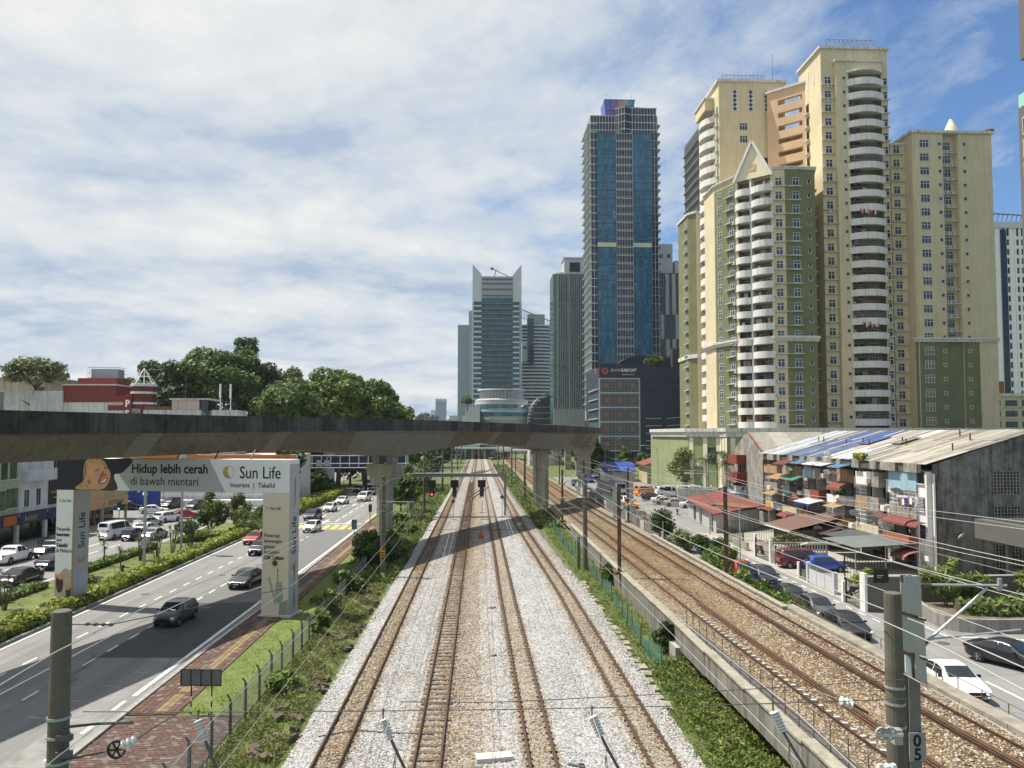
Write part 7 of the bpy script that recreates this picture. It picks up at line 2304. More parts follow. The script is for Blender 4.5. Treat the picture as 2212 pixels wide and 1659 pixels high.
def window_mesh(w, h, cols, top=.35):
 """framed casement: local x along the wall, -y outwards, origin at the bottom middle"""
 mb = MB()
 mb.box(-w / 2, w / 2, -.03, .06, 0, h, 1)
 t_ = .055
 for x in [-w / 2] + [-w / 2 + w * k / cols for k in range(1, cols)] + [w / 2]:
  mb.box(x - t_, x + t_, -.09, -.03, 0, h, 0)
 for z in (0, h - h * top if top else h, h):
  mb.box(-w / 2 - t_, w / 2 + t_, -.085, -.035, z - t_, z + t_, 0)
 return mb.mesh('window', [TFR, TGL])
WIN3 = window_mesh(1.95, 1.7, 3)
WIN2 = window_mesh(1.4, 1.7, 2)
WIN4 = window_mesh(2.3, 1.6, 4)
WINS = window_mesh(.7, .75, 1, 0)
LEDGE = MB().box(-1.45, 1.45, -.62, .05, 0, .14).mesh('ledge', TRIM)
LEDGE_L = MB().box(-1.9, 1.9, -.62, .05, 0, .14).mesh('ledge', TRIM)
AC = MB().box(-.4, .4, -.42, -.08, 0, .6, 0).lathe([(0, -.43), (.22, -.43), (.22, -.42)], (-.1, 0, .3), 10, 1, axis='Y').mesh('air_conditioner', [ACM, STEEL_D])
DOOR = MB().box(-1.3, 1.3, -.03, .05, 0, 2.2, 1).box(-.04, .04, -.07, -.03, 0, 2.2, 0).box(-1.34, 1.34, -.06, -.03, 2.15, 2.25, 0).mesh('balcony_door', [TFR, TGL])
def balcony_mesh(w, bulge, h=1.1, drop=.35, t_=.16):
 """curved parapet and slab between (-w/2,0) and (w/2,0) bulging towards -y"""
 n = 10
 arc = []
 for i in range(n + 1):
  f = i / n * 2 - 1
  arc.append((f * w / 2, -bulge * (1 - abs(f) ** 2.2), 0))
 mb = MB()
 mb.sweep(arc, [(0, -drop), (t_, -drop), (t_, h), (0, h)], close=True)
 mb.face([(x, y + .02, -.02) for x, y, z in arc])
 mb.face([(x, y + .02, -.2) for x, y, z in reversed(arc)])
 return mb.mesh('balcony', BALW)
def wall_place(parent, origin, a, b):
 """frame of a wall from a to b (outside on the right of a->b); returns place(mesh, u, z)"""
 ang = math.atan2(b[1] - a[1], b[0] - a[0])
 ux, uy = math.cos(ang), math.sin(ang)
 def place(me, name, u, z, out=0.0, sx=1.0):
  o = put(me, name, parent, (a[0] + ux * u + uy * out - origin[0], a[1] + uy * u - ux * out - origin[1], z), ang)
  if sx != 1.0:
   o.scale = (sx, 1, 1)
  return o
 place.L = math.hypot(b[0] - a[0], b[1] - a[1])
 return place
rt = random.Random(21)
CURT = [mat('curtain_%d' % i, c, .9, .15, 3) for i, c in enumerate(((.45, .40, .32), (.22, .10, .08), (.10, .13, .20), (.55, .54, .52), (.12, .11, .10), (.30, .22, .12)))]
CUB = [MB().box(-.5, .5, -.05, .05, 0, 1.0).mesh('balcony_blind', m_) for m_ in CURT]
def clutter(pl, u0, u1, z, depth, p=.75):
 """blinds, screens and stored things seen over a balcony parapet"""
 for k in range(3):
  if rt.random() < p:
   w = rt.uniform(.5, 1.6)
   o = pl(rt.choice(CUB), 'balcony_blind', rt.uniform(u0 + w / 2, u1 - w / 2), z + rt.choice((.2, 1.2, 1.0)), -rt.uniform(.4, depth - .3))
   o.scale = (w, 1, rt.uniform(.8, 1.5))
FLH = 3.11
def fill_wall(pl, u, floors, me, z_off, name='window', ledge=None, ac=0.0, skip=0.0):
 for z in floors:
  if rt.random() < skip:
   continue
  pl(me, name, u, z + z_off)
  if ledge:
   pl(ledge, 'ledge', u, z + z_off - (.18 if ac == 0 else .85))
  if ac and rt.random() < ac:
   for d in ((-.55, .5) if rt.random() < .6 else (.3,)):
    pl(AC, 'air_conditioner', u + d, z + z_off - .7, .05)
def cornice(poly, z, parent, origin, h=.9, d=.55, m=None):
 mb = MB()
 pts = [(p[0] - origin[0], p[1] - origin[1], z) for p in poly]
 mb.sweep(pts, [(0, 0), (d * .45, 0), (d * .6, h * .35), (d, h * .6), (d, h), (0, h)])
 return mb.build('cornice', m or TRIM, parent)
  # podium
POD = [(46, 166), (51.5, 160.5), (51.8, 157.2), (62, 154.3), (124, 154.3), (124, 202), (46, 202)]
pod = thing('podium', 'olive and white podium with a thick white cornice below the cream towers', 'podium', (46, 166, 0))
MB().prism([(x - 46, y - 166) for x, y in POD], 0, 13.9).build('wall', mat('podium_olive', (.27, .31, .165), .9, .1, .3, streak=.3, streak_col=(.17, .19, .1)), pod)
cornice([(46, 200)] + POD[:5], 12.9, pod, (46, 166), 1.9, .8)
MB().prism([(x - 46, y - 166) for x, y in POD], 13.9, 14.2).build('roof', CONC, pod)
for i in range(1, 4):
 a, b = POD[i - 1], POD[i]
 pl = wall_place(pod, (46, 166), a, b)
 st_ = MB().box(-.5, .5, -.12, 0, 0, 12.8).mesh('pilaster', CREAM_P)
 for u in (pl.L * .12, pl.L * .55, pl.L * .95):
  pl(st_, 'pilaster', u, 0)
 if i != 2:
  pl(MB().box(-1.6, 1.6, -.06, .02, 0, 3.5).mesh('opening', GL_D), 'opening', pl.L * .72, 7.2)
  pl(AC, 'air_conditioner', pl.L * .3, 6.6)
  pl(AC, 'air_conditioner', pl.L * .42, 6.4)
  # tall tower
O = (77.7, 165.0)
tt = thing('tall_tower', 'tallest cream apartment tower with a column of rounded white balconies', 'apartment tower', (O[0], O[1], 0))
foot = [(0, 1.2), (2.8, 1.2), (2.8, 0), (5.5, 0), (5.5, 2.4), (12.7, 2.4), (12.7, 0), (13.0, 0), (13.0, 1.2), (14.8, 1.2), (14.8, 13), (0, 13)]
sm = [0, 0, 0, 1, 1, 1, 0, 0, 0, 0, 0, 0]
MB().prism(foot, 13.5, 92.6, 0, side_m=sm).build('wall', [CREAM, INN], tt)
MB().prism([(0, 1.2), (2.8, 1.2), (2.8, 0), (13.0, 0), (13.0, 1.2), (14.8, 1.2), (14.8, 13), (0, 13)], 92.6, 95.2).build('wall', CREAM, tt)
MB().prism([(0, 1.2), (14.8, 1.2), (14.8, 13), (0, 13)], 95.2, 98.6).build('wall', CREAM, tt)
MB().prism([(-.5, .7), (15.3, .7), (15.3, 13.4), (-.5, 13.4)], 98.6, 99.1).build('roof_slab', TRIM, tt)
MB().prism([(2.4, -.5), (13.4, -.5), (13.4, 1.3), (2.4, 1.3)], 95.2, 95.6).build('roof_slab', TRIM, tt)
MB().box(2, 12, 3, 11, 99.1, 99.9).build('roof_base', PINK, tt)
def roof_truss(parent, x0, x1, y0, y1, z0, z1, nm='roof_truss', n=11):
 mb = MB()
 for y in (y0, y1):
  mb.bar((x0, y, z1), (x1, y, z1), .1).bar((x0, y, z0), (x1, y, z0), .1)
  for k in range(n):
   xa, xb = x0 + (x1 - x0) * k / n, x0 + (x1 - x0) * (k + 1) / n
   mb.bar((xa, y, z0), (xa, y, z1), .08).bar((xa, y, z0), (xb, y, z1), .06).bar((xa, y, z1), (xb, y, z0), .06)
 mb.bar((x0, y0, z1), (x0, y1, z1), .1).bar((x1, y0, z1), (x1, y1, z1), .1)
 return mb.build(nm, mat('truss_blue_grey', (.22, .27, .38), .6, .1, 1), parent)
roof_truss(tt, 1.5, 12.5, 2, 11, 99.2, 101.2)
FT = [89.6 - FLH * k for k in range(25)]
pf = wall_place(tt, O, (O[0], O[1]), (O[0] + 14.8, O[1]))
BAL_T = balcony_mesh(7.9, 1.75)
for k, z in enumerate(FT):
 pf(BAL_T, 'balcony', 9.1, z + .35)
 pf(DOOR, 'balcony_door', 7.6, z + .25, -2.4)
 pf(WIN3, 'window', 10.9, z + .9, -2.4)
 pf(MB().box(-3.6, 3.6, 0, 2.4, -.22, 0).mesh('balcony_slab', BALW) if k == 0 else bpy.data.meshes['balcony_slab'], 'balcony_slab', 9.1, z + .2)
 clutter(pf, 5.8, 12.4, z + .35, 2.4)
 pf(WIN2, 'window', 1.45, z + .95, -1.2)
 pf(LEDGE, 'ledge', 1.35, z + .72, -1.2)
 pf(WINS, 'window', 4.5, z + 1.5)
 pf(WIN2, 'window', 13.9, z + .95, -1.2)
 pf(MB().box(-.9, .9, -.6, 0, 0, .14).mesh('ledge', TRIM) if k == 0 else bpy.data.meshes['ledge.002'] if 'ledge.002' in bpy.data.meshes else LEDGE, 'ledge', 13.9, z + .72, -1.2, .62)
 if k in (0, 1, 9, 16, 21):
  for d in (1.0, 1.9):
   pf(AC, 'air_conditioner', d, z + .15, -1.15)
 if k % 2 == 0 or rt.random() < .3:
  pf(AC, 'air_conditioner', 5.9, z + 1.5, -.9)
pf(BAL_T, 'balcony_canopy', 9.1, FT[0] + FLH + .1).scale = (1, 1, .35)
SCR = MB()
for k in range(22):
 SCR.box(-3.5 + k * .33, -3.46 + k * .33, -.03, 0, 0, 1.35)
for z in (0, .65, 1.3):
 SCR.box(-3.5, 3.5, -.04, .01, z, z + .05)
SCR = SCR.mesh('balcony_grille', STEEL)
for k in (6, 12, 17, 24):
 pf(SCR, 'balcony_grille', 9.1, FT[k] + 1.45, .9)
cloth = [mat('cloth_' + n, c, .9, .2, 3) for n, c in (('red', (.45, .07, .06)), ('pink', (.6, .25, .25)), ('navy', (.03, .04, .1)), ('white', (.7, .7, .7)), ('yellow', (.55, .42, .12)))]
for k, kk in ((9, 0), (17, 1)):
 for q in range(9):
  o = MB().box(-.16, .16, -.02, .02, -.7 - .25 * (q % 3), 0).build('laundry', cloth[(q + kk) % 5], None, (O[0] + 7.0 + q * .42, O[1] - 1.85, FT[k] + (1.6 if kk else 2.0) - .1 * (q % 2)))
  o['label'], o['category'], o['group'] = '%s %s cloth from the left hung on a balcony %s the tallest tower' % (['first', 'second', 'third', 'fourth', 'fifth', 'sixth', 'seventh', 'eighth', 'ninth'][q], ['red', 'pink', 'navy', 'white', 'yellow'][(q + kk) % 5], ('high on', 'midway down')[kk]), 'laundry', ('laundry high on the tallest tower', 'laundry midway down the tallest tower')[kk]
pl = wall_place(tt, O, (O[0], O[1] + 13), (O[0], O[1] + 1.2))
NICHE = MB().box(-.75, .75, -.04, .05, 0, 2.3).mesh('niche', GL_D)
for z in FT[1:]:
 pl(NICHE, 'niche', 4.6, z + .3)
 pl(LEDGE, 'ledge', 4.6, z + .1, 0, .75)
SLIT = MB().box(-.3, .3, -.05, .05, 0, 4.2).mesh('slit_grille', TRIM)
for u in (2.2, 5.2, 8.2):
 pl(SLIT, 'slit_grille', u, 92.2)
  # right wing
O = (94.6, 165.0)
rw = thing('right_tower', 'right hand cream apartment tower with small square windows and an olive lower corner', 'apartment tower', (O[0], O[1], 0))
MB().prism([(3.1, 0), (9.8, 0), (9.8, 1.5), (13.2, 1.5), (13.2, 0), (20.6, 0), (20.6, 16), (3.1, 16)], 13.5, 80.0, 0).build('wall', CREAM, rw)
MB().prism([(0, 3.2), (3.1, 3.2), (3.1, 14), (0, 14)], 13.5, 78.4).build('wall', CREAM, rw)
MB().prism([(3.0, -.06), (9.75, -.06), (9.75, 1.44), (13.25, 1.44), (13.25, -.06), (16.6, -.06), (16.6, .3), (3.0, .3)], 13.5, 33.4).build('olive_wall', OLIVE, rw)
cornice([(O[0] + 2.9, O[1] + .4), (O[0] + 2.9, O[1] - .06), (O[0] + 20.7, O[1] - .06), (O[0] + 20.7, O[1] + 6)], 33.4, rw, O, 1.0, .5)
MB().prism([(2.7, -.4), (21, -.4), (21, 16.3), (2.7, 16.3)], 80.0, 80.6).build('roof_slab', TRIM, rw)
MB().prism([(-.3, 2.9), (3.1, 2.9), (3.1, 14.2), (-.3, 14.2)], 78.4, 78.9).build('roof_slab', TRIM, rw)
MB().lathe([(1.7, 0), (1.2, 2.2), (.3, 4.3), (0, 4.4)], (14.2, 4, 80.6), 14).build('roof_cone', CREAM_P, rw)
MB().lathe([(.9, 0), (1.1, .5), (0, .9)], (20.5, .6, 80.6), 10).build('roof_finial', mat('finial_red', (.4, .12, .08), .8, .1, 1), rw)
pr = wall_place(rw, O, O, (O[0] + 21, O[1]))
FR_ = [75.8 - 3.08 * k for k in range(21)]
for k, z in enumerate(FR_):
 pr(WIN3, 'window', 5.7, z + 1.0)
 pr(WINS, 'window', 9.05, z + 1.45)
 pr(WINS, 'window', 14.5, z + 1.45)
 pr(WIN3, 'window', 11.3, z + 1.0, -1.5)
 pr(LEDGE, 'ledge', 11.5, z + .0, -1.0, 1.15)
 for d in ((-.6, .55) if k % 5 else (.5,)):
  pr(AC, 'air_conditioner', 11.5 + d, z + .14, -1.2)
 pr(WIN2, 'window', 1.3, z + .7, -3.2)
 pr(LEDGE, 'ledge', 1.4, z + .4, -3.2, 1.0)
BAL_R = balcony_mesh(6.0, 1.7, 1.0)
ps = wall_place(rw, O, (O[0] + 20.6, O[1]), (O[0] + 20.6, O[1] + 16))
for z in FR_:
 ps(BAL_R, 'balcony', 4.2, z + .3)
MB().box(20.6, 20.66, 1.5, 7.2, 14, 79).build('balcony_glazing', TGL, rw)
MB().box(3.4, 3.55, -.14, -.02, 14, 79.5).build('downpipe', CREAM, rw)
  # left tower behind
O = (59.2, 182.0)
lt = thing('left_tower', 'cream apartment tower at the back left with bulging side balconies', 'apartment tower', (O[0], O[1], 0))
MB().prism([(0, 0), (16.6, 0), (16.6, 17), (0, 17)], 13.5, 98.3).build('wall', CREAM, lt)
MB().prism([(-.5, -.5), (17.1, -.5), (17.1, 17.4), (-.5, 17.4)], 98.3, 98.9).build('roof_slab', TRIM, lt)
MB().box(2, 13, 3, 12, 98.9, 99.7).build('roof_base', PINK, lt)
roof_truss(lt, 1.6, 12.6, 2, 12, 99, 101.0)
MB().cyl(14, 1, 98.9, 106, .06, n=5).build('antenna', STEEL_D, lt)
pl = wall_place(lt, O, O, (O[0] + 16.6, O[1]))
LAT = MB().box(-.75, .75, -.06, .05, 0, 5.2, 0)
for k in range(5):
 LAT.obox((0, -.07, .52 + k * 1.04), (.75, .04, .75), 0, 1, 0, R(45))
LAT = LAT.mesh('lattice_panel', [TRIM, GL_D])
for u in (4.0, 8.0, 12.0):
 pl(LAT, 'lattice_panel', u, 91.2)
FL_ = [86.5 - 3.1 * k for k in range(24)]
for k, z in enumerate(FL_):
 if k < 2:
  pl(WIN3, 'window', 6.1, z)
  pl(WINS, 'window', 14.0, z + .4)
pl(NICHE, 'niche', 11.2, 77.5, 0, 1.6)
pl(NICHE, 'niche', 11.2, 74.2, 0, 1.6)
pl(AC, 'air_conditioner', 13.6, 83)
ps = wall_place(lt, O, (O[0], O[1] + 17), O)
BAL_L = balcony_mesh(9.5, 2.3, 1.15, .4)
for k in range(25):
 z = 90.2 - 3.06 * k
 ps(BAL_L, 'balcony', 9.0, z)
 ps(DOOR, 'balcony_door', 8.0, z + .1, .02)
 ps(WIN3, 'window', 10.6, z + .8, .02)
 ps(WIN2, 'window', 15.6, z + .8)
 ps(LEDGE, 'ledge', 15.6, z + .5, 0, .7)
MB().box(-2.3, 0, 4.0, 12.6, 93.0, 95.6).build('balcony_head', CREAM, lt)
MB().box(-2.6, 0, 3.7, 12.9, 95.6, 96.0).build('roof_slab', TRIM, lt)
SC2 = MB()
for k in range(24):
 SC2.box(-3.8 + k * .33, -3.76 + k * .33, -.03, 0, 0, 1.5)
SC2 = SC2.mesh('balcony_grille', STEEL_D)
for k in (0, 1, 12, 16):
 ps(SC2, 'balcony_grille', 9.0, 90.2 - 3.06 * k + 1.2, 1.7)
  # pink lift lobby with open slots
a, b = (70.9, 181.0), (78.2, 174.2)
lob = thing('slotted_wall', 'pinkish wall with a stack of wide open slots joining the two tall towers', 'building', (a[0], a[1], 0))
pl = wall_place(lob, a, a, b)
L = pl.L
pl(MB().box(0, L * .27, 0, 1.0, 13.5, 95.2).mesh('wall', PINK), 'wall', 0, 0)
pl(MB().box(L * .86, L, 0, 1.0, 13.5, 95.2).mesh('wall', PINK), 'wall', 0, 0)
zt = 95.2
for k in range(26):
 z1 = 92.9 - 3.13 * k
 z0 = z1 - 1.25
 pl(MB().box(L * .27, L * .86, 0, 1.0, z1, zt).mesh('wall_band', PINK), 'wall_band', 0, 0)
 zt = z0
pl(MB().box(-.3, L + .3, -.4, 1.3, 95.2, 95.7).mesh('roof_slab', TRIM), 'roof_slab', 0, 0)
pl(MB().box(L * .2, L * .9, 4.5, 5.0, 13.5, 86).mesh('back_wall', PINK), 'back_wall', 0, 0)
  # front block
FBP = [(55.5, 175), (58.1, 167.6), (64.2, 161.7), (66.8, 161.2), (73.6, 161.4), (75.5, 167), (75.5, 180), (55.5, 183)]
O = FBP[0]
fb = thing('front_block', 'lower olive and cream apartment block with white balconies and a pointed gable', 'apartment tower', (O[0], O[1], 0))
d1 = Vector((FBP[2][0] - FBP[1][0], FBP[2][1] - FBP[1][1], 0)).normalized()
n1_ = Vector((d1.y, -d1.x, 0))
P1, P2 = Vector((*FBP[1], 0)), Vector((*FBP[2], 0))
q1, q2 = P1 + d1 * .5, P2 - d1 * .4
foot = [FBP[0], FBP[1], tuple(q1[:2]), tuple((q1 - n1_ * 2.3)[:2]), tuple((q2 - n1_ * 2.3)[:2]), tuple(q2[:2])] + FBP[2:]
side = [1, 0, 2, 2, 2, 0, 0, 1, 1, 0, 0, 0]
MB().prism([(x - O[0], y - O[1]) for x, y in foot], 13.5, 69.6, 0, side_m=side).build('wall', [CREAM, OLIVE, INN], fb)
MB().prism([(x - O[0], y - O[1]) for x, y in FBP], 69.6, 70.6, 0, side_m=[0, 0, 0, 1, 1, 0, 0, 0]).build('wall', [CREAM, OLIVE], fb)
cornice([FBP[7], FBP[0], FBP[1]], 70.6, fb, O, .6, .5)
cornice(FBP[2:7], 70.6, fb, O, .6, .5)
cornice([FBP[7]] + FBP[:7], 33.2, fb, O, 1.15, .75)
pl = wall_place(fb, O, FBP[1], FBP[2])
L = pl.L
gz = MB()
gz.v = [(0, -.35, 69.6), (L, -.35, 69.6), (L / 2, -.35, 77.4), (0, .5, 69.6), (L, .5, 69.6), (L / 2, .5, 77.4)]
gz.f = [(0, 1, 2), (5, 4, 3), (0, 3, 4, 1), (1, 4, 5, 2), (2, 5, 3, 0)]
gz.m = [0] * 5
pl(gz.mesh('gable', CREAM_P), 'gable', 0, 0)
pl(MB().bar((-.2, -.55, 69.4), (L / 2, -.55, 77.9), .7, .5).mesh('gable_trim', BALW), 'gable_trim', 0, 0)
pl(MB().bar((L + .2, -.55, 69.4), (L / 2, -.55, 77.9), .7, .5).mesh('gable_trim', BALW), 'gable_trim', 0, 0)
pl(MB().box(-.75, .75, -.42, -.34, 71.2, 72.7).lathe([(.62, -.46), (.5, -.46), (.5, -.42)], (0, 0, 71.95), 14, axis='Y').mesh('emblem', PINK), 'emblem', L / 2, 0)
pl(MB().box(-.2, .2, -.2, 1.4, 14, 69.5).mesh('balcony_column', BALW), 'balcony_column', L * .42, 0)
FF = [66.4 - 3.03 * k for k in range(18)]
B1 = balcony_mesh(L * .42, .95)
B2 = balcony_mesh(L * .60, 1.25)
BS = MB().box(-L / 2 + .5, L / 2 - .4, 0, 2.3, -.22, 0).mesh('balcony_slab', BALW)
for k, z in enumerate(FF):
 pl(B1, 'balcony', L * .21, z)
 pl(B2, 'balcony', L * .72, z)
 pl(BS, 'balcony_slab', L / 2, z - .05) if True else None
 pl(DOOR, 'balcony_door', L * .24, z + .02, -2.3, .9)
 pl(DOOR, 'balcony_door', L * .62, z + .02, -2.3)
 pl(WIN3, 'window', L * .83, z + .7, -2.3)
 clutter(pl, .8, L * .38, z, 2.2, .5)
 clutter(pl, L * .46, L - .8, z, 2.2)
 if rt.random() < .5:
  pl(AC, 'air_conditioner', L * (.9 if k % 2 else .55), z + 1.4, -1.2)
 if k in (1, 6, 9):
  pl(SC2, 'balcony_grille', L * .22, z + 1.1, .4, .42)
p0 = wall_place(fb, O, FBP[0], FBP[1])
p2 = wall_place(fb, O, FBP[2], FBP[3])
p3 = wall_place(fb, O, FBP[3], FBP[4])
p4 = wall_place(fb, O, FBP[4], FBP[5])
for k, z in enumerate(FF):
 p0(WIN2, 'window', p0.L * .8, z + .7)
 p0(LEDGE, 'ledge', p0.L * .72, z + .45, 0, .9)
 p0(WIN2, 'window', p0.L * .25, z + .7)
 p2(WIN2, 'window', p2.L * .5, z + .7)
 p2(LEDGE, 'ledge', p2.L * .55, z + .4, 0, 1.05)
 p3(WIN2, 'window', p3.L * .36, z + .7)
 p3(LEDGE, 'ledge', p3.L * .3, z + .4, 0, 1.0)
 p3(WINS, 'window', p3.L * .8, z + 1.1)
 p4(WIN2, 'window', p4.L * .5, z + .7)
 p4(LEDGE, 'ledge', p4.L * .5, z + .4, 0, .7)
 if k in (2, 5, 8, 9, 11, 13, 14, 15):
  p2(AC, 'air_conditioner', .3, z + .3)
  p0(AC, 'air_conditioner', p0.L * .9, z - .1)
  # low left wing
O = (55.6, 196.0)
lw = thing('low_wing', 'narrow olive and cream wing at the left foot of the towers', 'apartment tower', (O[0], O[1], 0))
MB().prism([(0, 2), (1.6, 0), (4.4, 0), (4.4, 12), (0, 12)], 13.5, 70.9, 0, side_m=[1, 0, 0, 0, 1]).build('wall', [CREAM, OLIVE], lw)
MB().prism([(-.3, 1.8), (1.4, -.4), (4.6, -.4), (4.6, 12.3), (-.3, 12.3)], 70.9, 71.5).build('roof_slab', TRIM, lw)
MB().prism([(-.3, 1.8), (1.4, -.4), (4.6, -.4), (4.6, 12.3), (-.3, 12.3)], 33.0, 34.0).build('cornice', TRIM, lw)
pl = wall_place(lw, O, (O[0], O[1] + 12), (O[0], O[1] + 2))
for k in range(18):
 z = 67 - 3.05 * k
 pl(WIN2, 'window', 8, z + .7)
 pl(LEDGE, 'ledge', 8, z + .4)
for o_, k_ in ((tt, 1.029), (rw, 1.022), (lt, 1.026), (lob, 1.024), (fb, 1.014), (lw, 1.014)):
 o_.scale = (1.05 if o_ == tt else 1.06 if o_ == rw else 1, 1, k_)
                # skyline behind
GB_T = glass_mat('glass_teal', (.02, .085, .115), .1, .38, .45, .22, (1.6, 50, 4.1))
GB_B = glass_mat('glass_blue', (.024, .14, .235), .1, .38, .5, .22, (1.16, 60, 4.0))
GB_D = glass_mat('glass_dark_blue', (.013, .025, .042), .12, .4, .6, .3, (1.5, 1.5, 3.9))
GB_G = glass_mat('glass_green_grey', (.05, .10, .105), .1, .4, .5, .2, (1.09, 60, 3.9))
METAL_W = mat('panel_white_metal', (.50, .53, .55), .5, .06, .2)
METAL_G = mat('panel_grey_metal', (.30, .32, .335), .5, .08, .2, metal=.2)
NAVY = mat('car_park_navy', (.02, .03, .06), .7, .12, .2)
def bands(parent, name, x0, x1, y0, y1, zs, h, m, sub=None):
 me = MB().box(x0, x1, y0, y1, 0, h).mesh(name, m)
 for z in zs:
  put(me, name, parent, (0, 0, z))
def bars_v(parent, name, xs, y0, y1, z0, z1, w, m):
 me = MB().box(-w / 2, w / 2, y0, y1, z0, z1).mesh(name, m)
 for x in xs:
  put(me, name, parent, (x, 0, 0))
  # blue tower
O = (55.2, 370.0)
bt = thing('blue_tower', 'tall blue glass office tower with white grid bay and iridescent crown box', 'office tower', (O[0], O[1], 0))
MB().box(0, 33.8, 0, 24, 0, 168.5).build('core', GB_D, bt)
MB().box(3.1, 12.6, -.9, .0, 30, 159.6).build('glass_face', GB_B, bt)
MB().box(20.7, 30.3, -.9, .0, 30, 159.6).build('glass_face', GB_B, bt)
mb = MB()
mb.prism([(12.6, 0), (16.6, -3.2), (20.7, -1.2), (33.0, .0), (33, 4), (12.6, 4)], 159.6, 172.5)
mb.build('crown_wall', GB_D, bt)
MB().box(12.6, 20.7, -1.5, 0, 30, 159.6).build('bay', GB_D, bt)
zs = [159.0 - 4.0 * k for k in range(33)]
bands(bt, 'spandrel', 3.05, 12.55, -1.02, -.9, zs, .5, mat('spandrel_blue', (.05, .10, .15), .4, .1, .3))
bands(bt, 'spandrel', 20.75, 30.35, -1.02, -.9, zs, .5, MATS['spandrel_blue'])
bands(bt, 'floor_band', 12.5, 20.8, -1.75, -1.5, zs, .3, METAL_W)
bands(bt, 'floor_band', 12.5, 20.8, -1.7, -1.5, [z + .75 for z in zs], .2, METAL_W)
bands(bt, 'floor_band', -.2, 3.0, -.3, 0, [164 - 4 * k for k in range(35)], .4, METAL_W)
bands(bt, 'floor_band', 30.4, 34.6, -.4, 0, [164 - 4 * k for k in range(35)], .3, METAL_G)
bars_v(bt, 'mullion', [12.65 + k * 1.34 for k in range(7)], -1.72, -1.5, 30, 172, .16, METAL_W)
bars_v(bt, 'mullion', [3.2 + k * 1.16 for k in range(9)], -.98, -.9, 30, 159.6, .1, GB_D)
bars_v(bt, 'mullion', [20.8 + k * 1.17 for k in range(9)], -.98, -.9, 30, 159.6, .1, GB_D)
bars_v(bt, 'mullion', [.1, 1.6, 30.5, 32.1, 33.7], -.22, 0, 30, 168.4, .2, METAL_W)
bars_v(bt, 'mullion', [20.9 + k * 1.5 for k in range(9)], -1.3, -1.0, 159.6, 172.3, .2, METAL_W)
bars_v(bt, 'mullion', [1.6 + k * 1.5 for k in range(8)], -.3, 0, 159.6, 168.4, .2, METAL_W)
bands(bt, 'crown_band', 20.7, 33.2, -1.4, -.9, [161, 164.6, 168.4, 171.8], .35, METAL_W)
bands(bt, 'crown_band', 0, 12.6, -.32, 0, [161, 164.6, 168.1], .35, METAL_W)
mb = MB()
for z in (161, 164.6, 168.4, 171.8):
 mb.bar((12.6, -.1, z), (16.6, -3.3, z), .3).bar((16.6, -3.3, z), (20.8, -1.3, z), .3)
for k in range(1, 4):
 mb.bar((12.6 + k * 1.3, -k * 1.04 - .1, 159.6), (12.6 + k * 1.3, -k * 1.04 - .1, 172.3), .2)
mb.build('crown_frame', METAL_W, bt)
fin = MB()
fin.v = [(0, 0, .5), (0, 24, .5), (-1.5, 24, 0), (-1.5, 0, 0), (0, 0, .35), (0, 24, .35), (-1.5, 24, -.12), (-1.5, 0, -.12)]
fin.f = [(0, 1, 2, 3), (7, 6, 5, 4), (0, 3, 7, 4), (3, 2, 6, 7), (2, 1, 5, 6)]
fin.m = [0] * 5
fme = fin.mesh('sunshade', METAL_W)
for k in range(35):
 put(fme, 'sunshade', bt, (0, 0, 164 - 4 * k))
 o = put(fme, 'sunshade', bt, (33.8, 24, 164 - 4 * k), math.pi)
MB().box(-.08, 0, 0, 24, 20, 168).build('side_panel', METAL_G, bt)
IR = bpy.data.materials.new('iridescent_glass')
IR.use_nodes = True
t_ = IR.node_tree
pb = t_.nodes['Principled BSDF']
pb.inputs['Roughness'].default_value = .15
tcn = N(t_, 'ShaderNodeTexCoord')
gsp = N(t_, 'ShaderNodeSeparateXYZ')
t_.links.new(tcn.outputs['Generated'], gsp.inputs[0])
t_.links.new(ramp(t_, math_node(t_, 'ADD', gsp.outputs[0], math_node(t_, 'MULTIPLY', gsp.outputs[2], -.25)), [(0.0, (.08, .12, .5)), (.22, (.35, .12, .32)), (.42, (.5, .42, .16)), (.6, (.12, .36, .5)), (.8, (.05, .1, .4)), (1.0, (.03, .05, .2))]), pb.inputs['Base Color'])
cb = MB()
cb.v = [(8.6, 4, 168), (21.6, 4, 168), (21.6, 13, 168), (8.6, 13, 168), (7.4, 2.5, 177.6), (23.0, 2.5, 177.6), (23, 14, 177.6), (7.4, 14, 177.6)]
cb.f = [(0, 1, 5, 4), (1, 2, 6, 5), (2, 3, 7, 6), (3, 0, 4, 7), (4, 5, 6, 7)]
cb.m = [0] * 5
cb.build('crown_box', IR, bt)
fr = MB()
for k in range(6):
 fr.bar((8.6 + k * 2.6, 3.9, 168), (7.4 + k * 3.12, 2.4, 177.6), .12)
for f in (.45, 1.0):
 fr.bar((8.6 - 1.2 * f, 4 - 1.5 * f - .1, 168 + 9.6 * f), (21.6 + 1.4 * f, 4 - 1.5 * f - .1, 168 + 9.6 * f), .16)
fr.build('crown_frame', GB_D, bt)
for x in (9, 22):
 MB().cyl(x, 6, 177, 182, .06, n=5).build('antenna', STEEL_D, bt)
MB().box(3.2, 12.5, -.96, -.9, 103.4, 105.6).build('louvre_band', CREAM_P, bt)
MB().box(20.8, 30.2, -.96, -.9, 103.4, 105.6).build('louvre_band', CREAM_P, bt)
